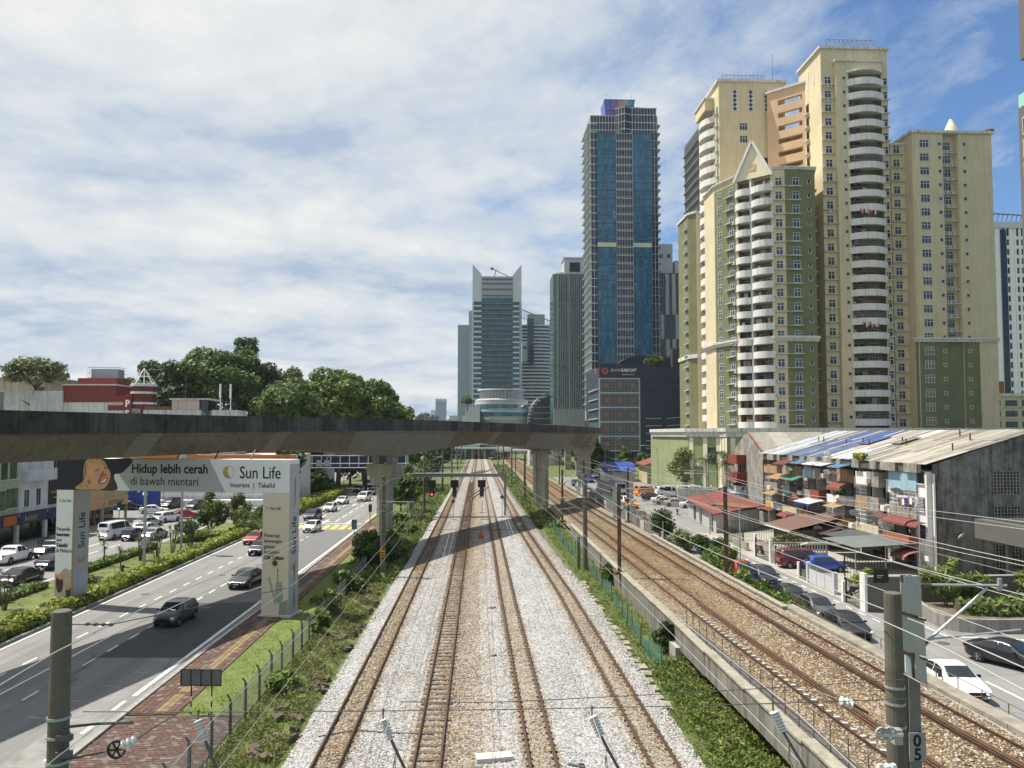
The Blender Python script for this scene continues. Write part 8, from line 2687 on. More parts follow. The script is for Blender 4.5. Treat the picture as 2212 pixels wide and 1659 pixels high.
  # navy car park with patterned screen
O = (50.9, 319.0)
cp = thing('car_park', 'dark navy car park block with orange logo and patterned screen panels', 'car park', (O[0], O[1], 0))
MB().box(0, 46, 0, 40, 0, 42.0).build('wall', NAVY, cp)
MB().box(-.2, 17.5, -.8, 0, 37.6, 43.2).build('sign_wall', NAVY, cp)
MB().box(-.3, 17.2, -.5, 0, 6.3, 37.3).build('screen_frame', METAL_W, cp)
SCRN = mat('screen_grey', (.055, .063, .078), .7, .1, .5)
LATT = mat('screen_lattice', (.27, .28, .285), .6, .1, .5)
MEDAL = mat('medallion_orange', (.42, .15, .055), .6, .1, .5)
lat = MB()
for k in range(-3, 14):
 for d in (1, -1):
  x0 = k * 1.38
  x1 = x0 + 5.3 * d if d > 0 else x0
  a, b = (x0, 0), (x0 + 5.3, 5.3)
  if d < 0:
   a, b = (x0, 5.3), (x0 + 5.3, 0)
  f0 = max(0, (0 - a[0]) / 5.3)
  f1 = min(1, (16.3 - a[0]) / 5.3)
  if f1 > f0:
   lat.bar((a[0] + 5.3 * f0, 0, a[1] + (b[1] - a[1]) * f0), (a[0] + 5.3 * f1, 0, a[1] + (b[1] - a[1]) * f1), .16, .1)
for i in range(12):
 for j in range(4):
  lat.lathe([(.42, -.03), (.3, -.03)], (.69 + i * 1.38, 0, .66 + j * 1.32), 8, axis='Y')
lme = lat.mesh('lattice', LATT)
med = MB().lathe([(.85, -.1), (.42, -.12)], (0, 0, 0), 8, axis='Y')
for k in range(8):
 a = math.pi * k / 4
 med.bar((math.cos(a) * .9, -.1, math.sin(a) * .9), (math.cos(a) * 1.25, -.1, math.sin(a) * 1.25), .3, .1)
mme = med.mesh('medallion', MEDAL)
for r_ in range(5):
 z = 6.8 + r_ * 6.12
 MB().box(.2, 16.7, -.62, -.5, z, z + 5.5).build('screen_panel', SCRN, cp)
 o = put(lme, 'lattice', cp, (.3, -.68, z + .1))
 o['kind'] = 'stuff'
 for k in range(3):
  put(mme, 'medallion', cp, (2.8 + k * 5.6, -.68, z + 2.75))
text('BANK', 'lettering', 1.75, (4.6, -.86, 40.0), (R(90), 0, 0), METAL_W, cp, .0, sx=.95, shear=.2)
text('RAKYAT', 'lettering', 1.75, (9.0, -.86, 40.0), (R(90), 0, 0), WHITE, cp, .05, sx=.98, shear=.2)
mb = MB()
for k in range(5):
 x = 9.4 + k * 1.1
 mb.tube([(x, -.86, 38.9), (x + .3, -.86, 38.55), (x + .8, -.86, 38.6), (x + .95, -.86, 39.0 + .2 * (k % 2))], .07, 4)
mb.build('script_lettering', WHITE, cp)
ORL = mat('logo_orange', (.62, .12, .02), .6, .1, .5)
lg = MB()
for k in range(6):
 a0, a1 = 2 * math.pi * k / 6, 2 * math.pi * (k + 1) / 6
 p = lambda a, r: (2.2 + math.cos(a) * r, -.86, 40.2 + math.sin(a) * r)
 lg.face([p(a0, 1.75), p(a1, 1.35), p(a1 - .2, .75), p(a0 + .25, .95)])
 lg.face([p(a0 + .6, .72), p(a1 + .2, .62), p(a1 - .1, .25)])
lg.build('logo', ORL, cp)
o = put(bpy.data.meshes['logo'], 'logo', cp, (-.9, 2.0, 0), R(-90))
for k in range(12):
 z = 4.4 + (k * 3.15 if k < 6 else 6 * 3.15 + (k - 6) * 4.1)
 if z > 37:
  break
 for (x0, x1) in ((19.5, 27.0), (28.3, 35.8), (37.2, 45.5)):
  MB().box(x0, x1, -.05, .02, z, z + .75).build('slot', BLACK, cp)
  if k < 6:
   MB().bar((x0 + .2, -.1, z + .05), (x1 - .6, -.1, z + (.1 if x0 < 20 else .6)), .12, .25).build('ramp_edge', METAL_W, cp)
for k in range(7):
 MB().box(-.06, 0, 4, 30, 8 + k * 4.2, 10.2 + k * 4.2).build('side_glazing', GB_G, cp)
 MB().box(-.6, 0, 2, 30, 7.4 + k * 4.2, 7.7 + k * 4.2).build('side_fin', METAL_W, cp)
MB().box(12, 38, 6, 20, 42, 46.5).build('roof_house', NAVY, cp)
rc = MB()
rc.v = [(9.5, 4.5, 44.3), (14.5, 4.5, 47.2), (38, 4.5, 47.2), (38, 20, 47.6), (14.5, 20, 47.6), (9.5, 20, 44.6)]
rc.f = [(0, 1, 4, 5), (1, 2, 3, 4)]
rc.m = [0, 0]
rc.build('roof_canopy', GB_G, cp)
MB().box(31.6, 34.6, 1, 5, 42, 50.2).build('roof_stair', mat('brown_grey', (.05, .04, .045), .8, .1, 1), cp)
shrub('roof_garden', 'green plants in the roof garden behind the logo of the car park', (O[0] + 23, O[1] + 2.5, 42), 5, 1.6, 5.4, [LF, LF_M], 900, .8, 501, cat='plant')
shrub('roof_garden', 'taller green plants at the right end of the car park roof', (O[0] + 41, O[1] + 3, 42), 5.5, 2.0, 7.5, [LF, LF_M], 1100, .8, 502, cat='plant')
  # striped tower right of the blue one
O = (97.5, 400.0)
t = thing('striped_tower', 'dark tower with staggered white panels right of the blue tower', 'office tower', (O[0] - 1.2, O[1], 0))
MB().box(-5, 32, 0, 20, 0, 98).build('core', GB_D, t)
for (xs, z0, z1) in (([3.4, 6.9, 10.4, 13.9], 76, 97.5), ([.6, 8.6, 12.0], 63, 76), ([3.4, 6.9, 10.4], 41, 63), ([.6, 8.6, 12.0], 22, 41)):
 for x in xs:
  MB().box(x, x + 1.9, -.4, 0, z0, z1).build('white_panel', CONC_L, t)
bars_v(t, 'mullion', [-1 + k * .85 for k in range(19)], -.2, 0, 20, 97, .1, METAL_G)
MB().box(0, 8, 2, 12, 98, 114).build('roof_block', METAL_W, t)
for x in (1, 5):
 MB().box(x, x + 1.6, 1.9, 2, 106.5, 108.5).build('roof_window', GB_D, t)
MB().box(9, 13, 1, 10, 98, 105).build('roof_block', METAL_W, t)
MB().box(14, 22, 1, 10, 98, 104).build('roof_block', mat('plaster_tan', (.42, .28, .18), .9, .1, .4), t)
MB().box(15.4, 18, .8, 1, 98.5, 106).build('roof_block', METAL_W, t)
MB().box(16, 24, -.5, 10, 107.5, 108.2).build('roof_canopy', METAL_G, t)
  # dark finned tower behind the left cream tower
O = (89.7, 300.0)
t = thing('finned_tower', 'dark blue finned tower showing behind the left edge of the cream towers', 'office tower', (O[0], O[1], 0))
MB().box(0, 20, 0, 22.5, 0, 135.5).build('core', GB_D, t)
me = MB().box(-.35, 0, -.14, .14, 20, 136.4).mesh('fin', METAL_G)
for k in range(16):
 put(me, 'fin', t, (0, .3 + k * 1.48, 0))
me = MB().box(-1.2, 0, 0, 22.5, 0, .25).mesh('floor_band', METAL_G)
for k in range(27):
 put(me, 'floor_band', t, (0, 0, 131 - k * 4))
  # teal grey tower left of the blue one
O = (44.0, 450.0)
t = thing('grey_glass_tower', 'grey green glass tower with vertical white lines left of the blue tower', 'office tower', (O[0], O[1], 0))
MB().box(0, 22, 0, 20, 0, 108).build('core', GB_G, t)
bars_v(t, 'mullion', [.15 + k * 1.09 for k in range(20)], -.25, 0, 28, 108.3, .17, METAL_W)
bands(t, 'floor_band', 0, 22, -.08, 0, [28 + k * 3.9 for k in range(21)], .5, mat('spandrel_grey', (.09, .12, .125), .5, .1, .3))
for x in (2.2, 9.4):
 MB().box(x, x + .9, -.45, 0, 26, 108.5).build('pilaster', METAL_G, t)
MB().box(0, 22, -.3, 0, 12, 28).build('base_screen', METAL_G, t)
for k in range(20):
 MB().box(.3 + k * 1.1, .6 + k * 1.1, -.6, -.3, 13, 29 - (k * 7 % 5)).build('base_fin', METAL_W, t)
MB().box(7.0, 21, 1, 14, 108, 117.3).build('roof_block', METAL_W, t)
MB().box(10.2, 16.6, .9, 1, 109.5, 115.2).build('roof_opening', GB_D, t)
MB().box(6.4, 21.5, .4, 14, 117.3, 118.2).build('roof_slab', METAL_W, t)
MB().lathe([(3.2, 0), (2.6, 1.6), (0, 2.6)], (5, 5, 108), 12).build('roof_dome', METAL_G, t)
  # winged tower in the middle
O = (-5.4, 600.0)
t = thing('winged_tower', 'glass tower with two white sail shaped wings and a crane on top', 'office tower', (O[0], O[1], 0))
MB().box(7.3, 32, 0, 24, 0, 138).build('core', GB_T, t)
MB().box(.6, 7.3, 1.2, 22, 0, 118).build('side_glass', GB_T, t)
MB().box(32, 37.4, 1.2, 22, 0, 118).build('side_glass', GB_T, t)
for (p) in ([(0, 118), (7.6, 118), (7.6, 137), (7.0, 140), (.0, 147.8)], [(31.8, 118), (39, 118), (39, 147.8), (31.9, 139)]):
 mb = MB()
 n = len(p)
 mb.v = [(x, .2, z) for x, z in p] + [(x, 22, z) for x, z in p]
 mb.f = [tuple(range(n)), tuple(reversed(range(n, 2 * n)))] + [(i, n + i, n + (i + 1) % n, (i + 1) % n) for i in range(n)]
 mb.m = [0] * len(mb.f)
 mb.build('wing', METAL_W, t)
MB().box(37.4, 39, .4, 22, 20, 118).build('wing_edge', METAL_G, t)
MB().box(-.2, .8, .4, 22, 20, 118).build('wing_edge', METAL_W, t)
for k in range(25):
 z = 114 - 4.1 * k
 MB().box(.8, 7.2, .9, 1.2, z, z + 1.4).build('white_band', METAL_W, t)
 MB().box(32.1, 37.3, .9, 1.2, z, z + 1.4).build('white_band', METAL_W, t)
 MB().box(7.4, 31.9, -.3, 0, z + 1, z + 1.9).build('spandrel', GB_D, t)
 MB().box(7.4, 31.9, -.4, 0, z + 2.6, z + 2.8).build('spandrel', METAL_G, t)
MB().box(7.3, 32, -.5, 0, 121, 138).build('top_panel', METAL_G, t)
for z in (122, 127, 131.5, 135):
 MB().box(7.4, 31.9, -.7, -.5, z, z + 1.3).build('top_louvre', STEEL_D, t)
MB().bar((17, 8, 138), (19, 8, 145.5), .6).bar((15.2, 7, 146), (29, 7, 139.5), .5).obox((15.6, 7, 145.8), (2.4, 1.6, 1.6)).build('roof_crane', STEEL_D, t)
t = thing('rotunda', 'round white banded rotunda at the foot of the winged tower', 'building', (16, 545, 0))
MB().lathe([(19, 0), (19, 37.5), (17.6, 38.5), (0, 38.5)], n=40).build('wall', mat('rotunda_grey', (.34, .355, .36), .6, .06, .2), t)
for z in (26, 31.5):
 MB().lathe([(19.05, z), (19.1, z), (19.1, z + 2.6), (19.05, z + 2.6)], n=40).build('window_band', GB_B, t)
for z in (29.2, 34.8, 23.8):
 MB().lathe([(19, z), (19.35, z), (19.35, z + .8), (19, z + .8)], n=40).build('band', METAL_W, t)
me = MB().box(-.2, .2, -.2, .2, 38.4, 44.6).mesh('column', METAL_W)
for k in range(40):
 a = 2 * math.pi * k / 40
 put(me, 'column', t, (math.cos(a) * 15.5, math.sin(a) * 15.5, 0))
MB().lathe([(14.5, 38.5), (14.5, 44.6)], n=30).build('drum', METAL_G, t)
MB().lathe([(0, 46.2), (17.2, 45.4), (17.4, 44.6), (0, 44.6)], n=40).build('roof', METAL_W, t)
  # white curved building
O = (36.5, 650.0)
t = thing('curved_block', 'white curved block wrapped in horizontal bands behind the dome roof', 'building', (O[0], O[1], 0))
pt = []
for i in range(13):
 f = i / 12
 pt.append((f * 30, -6 * math.sin(f * 2.6) + 8 * f, 0))
cw = MB().sweep(pt, [(0, 0), (0, 108)])
cw.build('glass_wall', GB_D, t)
for k in range(31):
 z = 18 + 2.95 * k
 MB().sweep(pt, [(0, z), (.8, z), (.8, z + 1.35), (0, z + 1.35)]).build('floor_band', METAL_W, t)
MB().box(4.6, 9.6, -8.5, 0, 84, 112).build('glass_slot', GB_T, t)
MB().box(6.2, 9.9, -9.2, 0, 72, 90).build('glass_slot', GB_D, t)
MB().box(.0, 4.8, -4.4, 0, 76, 92).build('sign_panel', METAL_W, t)
MB().box(.6, 4.0, -4.6, -4.4, 86.5, 88.5).build('sign_lettering', STEEL_D, t)
f = MB()
for k in range(14):
 x = k * 2.2
 f.bar((x, 0, 108), (x, 0, 121 - k * .9), .35)
f.bar((0, 0, 121), (29, 0, 109.4), .8).bar((0, 0, 114), (29, 0, 104), .5)
f.box(5, 20, 0, 8, 108, 117)
f.build('roof_frame', METAL_G, t)
t = thing('dome_building', 'dark glass hall under a silvery arched roof', 'building', (52, 520, 0))
n = 16
mb = MB()
for i in range(n + 1):
 a = math.pi * i / n
 x, z = -math.cos(a) * 17, math.sin(a) * 21 + 20
 mb.v += [(x * 1.1, 0, z * 1.04), (x * 1.1, 40, z * 1.04)]
for i in range(n):
 mb.f.append((i * 2, i * 2 + 2, i * 2 + 3, i * 2 + 1))
 mb.m.append(0)
mb.build('arched_roof', mat('silver_roof', (.42, .43, .44), .35, .08, .1, metal=.7), t, smooth=True)
mb = MB()
mb.face([(-math.cos(math.pi * i / n) * 17, 3, math.sin(math.pi * i / n) * 20.5 + 20) for i in range(n + 1)] + [(17, 3, 0), (-17, 3, 0)])
mb.build('glass_front', GB_D, t)
for k in range(8):
 MB().box(-15, 15, 2.6, 3, 4 + k * 4, 4.4 + k * 4).build('floor_band', METAL_G, t)
  # pale far towers
FAR_HAZE = mat('far_hazed_glass', (.20, .29, .36), .5, .05, .05)  # pale blue is distance haze painted into the colour
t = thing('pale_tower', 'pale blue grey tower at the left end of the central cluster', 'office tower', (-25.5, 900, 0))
MB().box(0, 17.5, 0, 30, 0, 143.5).build('core', FAR_HAZE, t)
MB().box(13, 19, -2, 30, 0, 160).build('stair_core', METAL_G, t)
for k in range(36):
 MB().box(-.1, 13, -.5, 0, 20 + k * 3.4, 20.8 + k * 3.4).build('floor_band', METAL_G, t)
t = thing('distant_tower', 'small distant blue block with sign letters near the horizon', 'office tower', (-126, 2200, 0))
MB().box(0, 30, 0, 40, 0, 112).build('core', mat('far_hazed_blue', (.15, .21, .30), .6, .05, .02), t)  # bluish tone of far air put into the base colour
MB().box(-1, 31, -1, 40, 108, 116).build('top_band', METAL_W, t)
text('AIA', 'lettering', 9, (5, -1.4, 108.5), (R(90), 0, 0), FAR_HAZE, t, .3)
MB().box(-14, -2, 20, 50, 0, 84).build('annex', METAL_W, t)
for i, (x, y, w, h, m_, lab) in enumerate([(-82, 2100, 26, 62, METAL_G, 'low pale far block right of the lettered tower'), (-260, 2300, 40, 40, METAL_G, 'low hazy block far left of the lettered tower'), (-62, 1500, 50, 40, GB_D, 'dark low far block at the horizon'), (-175, 2250, 20, 44, METAL_W, 'narrow pale block at the horizon')]):
 t = thing('distant_building', lab, 'building', (x, y, 0))
 MB().box(0, w, 0, 30, 0, h).build('wall', m_, t)
 MB().box(-1, w + 1, -1, 31, h, h + 3).build('roof', METAL_G, t)
LF_F = leaf_mat('leaf_far', (.03, .05, .04), (.07, .10, .075))
tree('distant_tree', 'hazy distant tree just left of the lettered tower', (-92, 1300, 0), 30, 22, 16, 19, LF_F, 1500, 3.0, 16, 520, 1, 'distant trees on the horizon')
tree('distant_tree', 'hazy low trees at the horizon right of the lettered tower', (-50, 1200, 0), 20, 16, 14, 14, LF_F, 1200, 3.0, 12, 521, 1, 'distant trees on the horizon')
tree('distant_tree', 'hazy low trees at the horizon beside the green hill', (-125, 1250, 0), 19, 16, 14, 13, LF_F, 1200, 3.0, 12, 522, 1, 'distant trees on the horizon')
t = thing('terrace_building', 'white terraced building with roof plants left of the rotunda', 'building', (-13.5, 520, 0))
for k in range(3):
 MB().box(k * 2, 14, -k * 1.0, 20, k * 9, 20 + k * 6).build('terrace', METAL_W, t)
tree('roof_tree', 'small tree on the white terraced building', (-8, 518, 30), 7, 4, 3, 4.5, LF, 500, .9, 8, 523, .3)
  # right edge buildings
O = (166.4, 240.0)
t = thing('gridded_tower', 'white gridded apartment tower with dark panels behind the right cream tower', 'apartment tower', (O[0] - 2, O[1], 0))
MB().box(0, 26, 0, 18, 0, 80).build('core', GB_D, t)
for k in range(14):
 MB().box(k * 1.62, k * 1.62 + (.75 if k % 3 else 1.5), -.4, 0, 20, 79.5).build('pier', WHITE, t)
for k in range(19):
 MB().box(0, 24, -.3, 0, 21 + k * 3.05, 22.1 + k * 3.05).build('floor_band', WHITE, t)
MB().box(6.6, 8.6, -.6, 0, 20, 79).build('dark_strip', GB_D, t)
MB().box(-.5, 26, -.8, 18, 79.5, 81.5).build('roof_slab', METAL_W, t)
mb = MB()
for k in range(14):
 mb.bar((1 + k * 1.6, 0, 81.5), (2 + k * 1.6, 0, 84.5), .15)
mb.bar((0, 0, 84.5), (24, 0, 83.4), .3)
mb.build('roof_pergola', STEEL_D, t)
O = (146, 215.0)
t = thing('old_block', 'old cream block with dark window bands behind the roof at right', 'building', (O[0], O[1], 0))
MB().box(0, 22, 0, 12, 0, 25.2).build('wall', mat('old_cream', (.55, .50, .36), .9, .12, .5, streak=.6, streak_col=(.15, .14, .1)), t)
for k in range(4):
 for x in (2.4, 7.4, 12.4, 17.2):
  MB().box(x, x + 3.6, -.06, 0, 12.4 + k * 3.1, 14.1 + k * 3.1).build('window', GL_D, t)
  MB().box(x - .3, x + 3.9, -.6, 0, 12.0 + k * 3.1, 12.25 + k * 3.1).build('ledge', TRIM, t)
MB().box(1.5, 8, 1, 6, 25.2, 29).build('roof_tank', mat('brick_old', (.22, .08, .05), .9, .3, 1, blotch=.4, blotch_col=(.1, .06, .05)), t)
MB().box(-.4, 22.4, -.5, 12.3, 24.6, 25.4).build('parapet', TRIM, t)
O = (99.9, 120.0)
t = thing('edge_tower', 'dark grey tower cut by the right edge of the view with a glass terrace', 'apartment tower', (O[0], O[1], 0))
EDG = mat('edge_grey', (.14, .13, .12), .9, .06, .3)
MB().box(0, 14, 0, 14, 0, 72.6).build('wall', EDG, t)
MB().box(.7, 14, 0, 14, 81.6, 94).build('wall', EDG, t)
MB().box(5, 14, 2, 14, 72.6, 81.6).build('wall', EDG, t)
MB().box(.1, 14, .05, .1, 72.6, 75).build('glass_balustrade', mat('balustrade_glass', (.35, .62, .60), .1, .05, 1, spec=.8), t)
MB().box(.1, .15, .05, 14, 72.6, 75).build('glass_balustrade', MATS['balustrade_glass'], t)
for k in range(14):
 f = MB().box(-.06, 0, 10.5, 13.0, 14 + k * 4.1, 17.2 + k * 4.1).build('window', TFR, t)
 MB().box(-.08, -.06, 10.7, 12.8, 14.2 + k * 4.1, 17 + k * 4.1).build('pane', TGL, f)
  # the distant station
t = thing('station', 'distant low railway station with pale flat canopies across the tracks', 'station', (0, 392, 0))
MB().box(-14, 17, 14, 26, 5.6, 6.3).build('canopy', METAL_W, t)
MB().box(-15, 9, 20, 34, 8.0, 10.4).build('bridge', METAL_W, t)
for k in range(12):
 MB().box(-14 + k * 1.95, -13 + k * 1.95, 19.9, 20, 8.9, 9.7).build('window', GL_D, t)
MB().box(-15, 18, 20, 36, 10.6, 11.0).build('roof', METAL_G, t)
MB().box(-14, 17, 24, 26, 0, 5.6).build('back_wall', GL_D, t)
for x in (-12.5, -7.3, -3.7, -.2, 3.1, 8.2, 14):
 MB().box(x - .25, x + .25, 14.5, 15, 0, 5.6).build('column', CONC, t)
MB().box(9.5, 30, 6, 26, 4.4, 5.2).build('canopy', CONC_L, t)
MB().box(9.5, 30, 20, 26, 5.2, 10).build('building', METAL_G, t)
for x in (11, 15, 19, 24):
 MB().box(x, x + .6, 7, 7.6, 0, 4.4).build('column', CONC, t)
t = thing('train', 'dark train standing under the distant station canopy', 'train', (6.3, 402, 0))
MB().box(-1.3, 1.3, 0, 18, .6, 3.6).build('body', PAINT['navy'], t)
MB().box(-1.0, 1.0, -.06, 0, 2.0, 3.2).build('windscreen', CGLASS, t)
MB().box(-1.2, 1.2, -.05, 0, .8, 1.3).build('bumper', WHITE, t)
for i, (x, y, w, h, m_, lab) in enumerate([(22, 330, 14, 9, CONC_L, 'grey low block beyond the piers beside the light rail'), (-46, 330, 22, 12, PL_WHITE, 'pale low block among the far trees by the road'), (40, 300, 10, 7, METAL_G, 'low grey sheds under the receding viaduct')]):
 t = thing('low_block', lab, 'building', (x, y, 0))
 MB().box(0, w, 0, 16, 0, h).build('wall', m_, t)
 for k in range(int(w / 2.4)):
  MB().box(.6 + k * 2.4, 2.2 + k * 2.4, -.06, 0, h * .55, h * .8).build('window', GL_D, t)
o = MB().face([(-19.6, 205, 0), (-19.2, 205, 2.6), (-28.5, 330, 6.5), (-29, 330, 0)]).face([(-19.2, 205, 2.6), (-18.7, 205, 2.6), (-28.0, 330, 6.5), (-28.5, 330, 6.5)]).face([(-18.7, 205, 2.6), (-18.7, 205, 0), (-28.0, 330, 0), (-28.0, 330, 6.5)]).build('ramp_wall', CONC_L)
o['label'], o['category'] = 'pale concrete ramp wall climbing along the far bend of the road', 'wall'
for n_, k_ in (('blue_tower', 1.025), ('car_park', 1.015), ('striped_tower', 1.02), ('finned_tower', 1.019), ('grey_glass_tower', 1.015), ('gridded_tower', 1.022), ('winged_tower', 1.008), ('edge_tower', 1.018)):
 bpy.data.objects[n_].scale.z = k_
                # overhead line masts, wires, signals
CER = mat('insulator_white', (.62, .63, .62), .25, .06, 4, spec=.7)
BRC = mat('insulator_brown', (.045, .026, .02), .3, .2, 4, spec=.6)
def insulator(parent, a, b, r=.085, n=6, m=None, name='insulator'):
 """string of sheds between two points"""
 a, b = Vector(a), Vector(b)
 mb = MB()
 pts, rs = [], []
 for i in range(n):
  for f, q in ((.1, .45), (.3, 1.0), (.55, 1.0), (.8, .45)):
   pts.append(a.lerp(b, (i + f) / n))
   rs.append(r * q)
 mb.tube(pts, rs, 10)
 return mb.build(name, m or CER, parent, smooth=False)
def tube(parent, pts, r, m, name, n=6):
 return MB().tube(pts, r, n).build(name, m, parent)
def concrete_mast(label, x, y, h=9.55, arm=0, base=-.1):
 t = thing('catenary_mast', label, 'catenary mast', (x, y, 0), 0, 'round concrete catenary masts')
 MB().tube([(0, 0, base), (0, 0, h - .1), (0, 0, h - .02), (0, 0, h)], [.245, .205, .2, .16], 16).build('pole', CONC_POLE, t, smooth=False)
 for z in (h - 2.35, h - 2.75, h - 3.3):
  MB().lathe([(.226, z), (.24, z), (.24, z + .06), (.226, z + .06)], n=14).build('band', STEEL, t)
 if arm:
  s = 1 if arm > 0 else -1
  L = abs(arm)
  tube(t, [(.2 * s, 0, 7.2), (L * s, 0, 7.15)], .035, STEEL, 'top_tube')
  tube(t, [(.2 * s, 0, 5.9), (L * .85 * s, 0, 7.1)], .035, STEEL, 'strut')
  insulator(t, (.25 * s, 0, 7.2), (.75 * s, 0, 7.18), .08, 5, CER)
  tube(t, [(L * .3 * s, 0, 6.2), (L * .95 * s, 0, 6.0)], .025, STEEL, 'steady_arm')
  MB().bar((0, 0, h - .5), (.0, -.9, h - .5), .05).build('feeder_bracket', STEEL, t)
 return t
left_lab = ['tall round concrete mast at the lower left corner, nearest to the viewer', 'round concrete mast in front of the fluted pier', 'round concrete mast in front of the left end of the signal gantry', 'round concrete mast on the left of the line beyond the gantry, first',
   'round concrete mast on the left of the line beyond the gantry, second', 'round concrete mast on the left of the line beyond the gantry, third', 'round concrete mast on the left near the station']
for i, (x, y) in enumerate(((-9.2, 17.4), (-8.95, 72), (-9.05, 127), (-8.6, 181), (-8.4, 236), (-8.2, 290), (-8.1, 345))):
 m_ = concrete_mast(left_lab[i], x, y, 9.6 if i else 9.62, 0 if i == 0 else 2.9)
 if i == 1:
  p = MB().box(-.25, .25, -.27, -.24, 2.1, 2.7).build('plate', mat('plate_orange', (.6, .26, .02), .6, .1, 3), m_)
  for k in range(2):
   MB().box(-.18, .18, -.275, -.27, 2.22 + k * .22, 2.3 + k * .22).build('marking', BLACK, p)
right_lab = ['tall round concrete mast at the lower right beside the board carrying steel mast', 'round concrete mast on the grass between railway and light rail', 'round concrete mast left of the slim viaduct pier', 'round concrete mast between the lines past the slim pier', 'round concrete mast between the lines further still', 'round concrete mast between the lines near the station']
for i, (x, y) in enumerate(((10.35, 18.8), (10.6, 76), (9.0, 150), (8.8, 205), (8.4, 262), (8.0, 320))):
 concrete_mast(right_lab[i], x, y, 9.55, 0 if i == 0 else -2.9)
t = thing('stub_post', 'short concrete stub post standing beside the middle right mast', 'post', (10.0, 76.6, 0))
MB().cyl(0, 0, -.1, 3.2, .17, n=10).build('post', CONC_POLE, t)
t = thing('headspan', 'cross span wires with insulators hung between the two nearest masts', 'headspan wire', (0, 18, 0))
zs1 = lambda x: 7.2 - .10 * (1 - ((x - .6) / 9.7) ** 2)
xs = [-9 + k * 1.2 for k in range(17)]
tube(t, [(x, 0, zs1(x)) for x in xs], .011, WIRE_D, 'span_wire', 4)
tube(t, [(x, .1, zs1(x) + .42 - .3 * (1 - abs(x) / 10)) for x in xs[6:]], .010, WIRE_D, 'span_wire', 4)
for x in (-6.4, -2.2, 2.65, 6.95):
 z = zs1(x)
 tube(t, [(x, 0, z + .05), (x, -.03, z - .18)], .02, RUST, 'hanger')
 insulator(t, (x, -.03, z - .16), (x + .2, -.1, z - .62), .115, 7, CER)
 tube(t, [(x + .2, -.1, z - .62), (x + .38, -.18, z - .95), (x + 1.15, -.5, z - 2.3)], .034, STEEL_D, 'registration_tube')
 tube(t, [(x + .32, -.15, z - .85), (x + .26, -.25, z - 1.2), (x + .36, -.25, z - 1.35), (x + .22, -.2, z - 1.3)], .012, WIRE_D, 'loop')
 tube(t, [(x + .3, -.2, z - 1.0), (x + .4, -.4, z - 2.6)], .01, WIREM, 'dropper')
t = thing('tension_gear', 'black pulley wheels and white insulator of the line tensioner by the lower left mast', 'tension gear', (-9.2, 17.2, 0))
def spoked(parent, c, r, m, name='pulley'):
 mb = MB().lathe([(r * .82, -.03), (r, -.03), (r, .03), (r * .82, .03), (r * .82, -.03)], (0, 0, 0), 14, axis='Y')
 mb.lathe([(0, -.04), (r * .2, -.04), (r * .2, .04)], (0, 0, 0), 8, axis='Y')
 for k in range(6):
  a = math.pi * k / 3
  mb.bar((0, 0, 0), (math.cos(a) * r * .85, 0, math.sin(a) * r * .85), .03, .03)
 return mb.build(name, m, parent, c)
for x in (.40, .62):
 spoked(t, (x, -.35, 6.02), .17, BLACK)
MB().bar((.1, -.35, 6.0), (.75, -.35, 6.05), .06).build('fork', STEEL, t)
spoked(t, (1.3, .1, 6.62), .2, BLACK)
insulator(t, (1.4, .1, 6.7), (1.72, .15, 6.82), .11, 3, CER)
tube(t, [(.2, 0, 6.45), (1.3, .1, 6.62)], .02, WIRE_D, 'stay')
tube(t, [(1.72, .15, 6.82), (2.0, .3, 7.0), (2.3, 1.2, 7.05)], .014, WIRE_D, 'stay')
tube(t, [(.2, 0, 7.15), (.9, .1, 7.18), (1.6, .2, 7.16)], .03, WIRE_D, 'clamp_rod')
tube(t, [(.22, 0, 9.35), (.9, .6, 9.2), (4.2, 9, 8.6)], .012, WIRE_D, 'guy_wire', 4)
insulator(t, (.45, .25, 9.3), (.95, .65, 9.18), .04, 4, STEEL_D)
for z in (6.95, 6.6):
 MB().box(.1, .42, -.12, .02, z - .06, z + .06).build('clamp', STEEL_D, t)
t = thing('tension_gear', 'white insulators and pulley wheels of the line tensioner by the lower right mast', 'tension gear', (10.35, 18.6, 0))
insulator(t, (-1.55, -.1, 7.02), (-1.2, -.1, 6.9), .11, 3, CER)
tube(t, [(-1.2, -.1, 6.9), (-.85, -.1, 6.7)], .04, RUST, 'rod')
for x in (-.62, -.42):
 spoked(t, (x, -.3, 6.28), .16, STEEL)
MB().bar((-.7, -.3, 6.26), (-.1, -.3, 6.24), .07).build('fork', CONC_L, t)
for k in range(3):
 MB().lathe([(.05, -.05), (.15, -.04), (.15, .04), (.05, .05)], (-.62 + k * .16, -.2, 5.38), 10, axis='X').build('insulator', CER, t)
tube(t, [(-1.6, -.1, 7.05), (-2.1, .1, 7.2)], .014, WIREM, 'stay')
MB().box(-.3, -.1, -.3, -.1, 6.0, 6.35).build('bracket', STEEL, t)
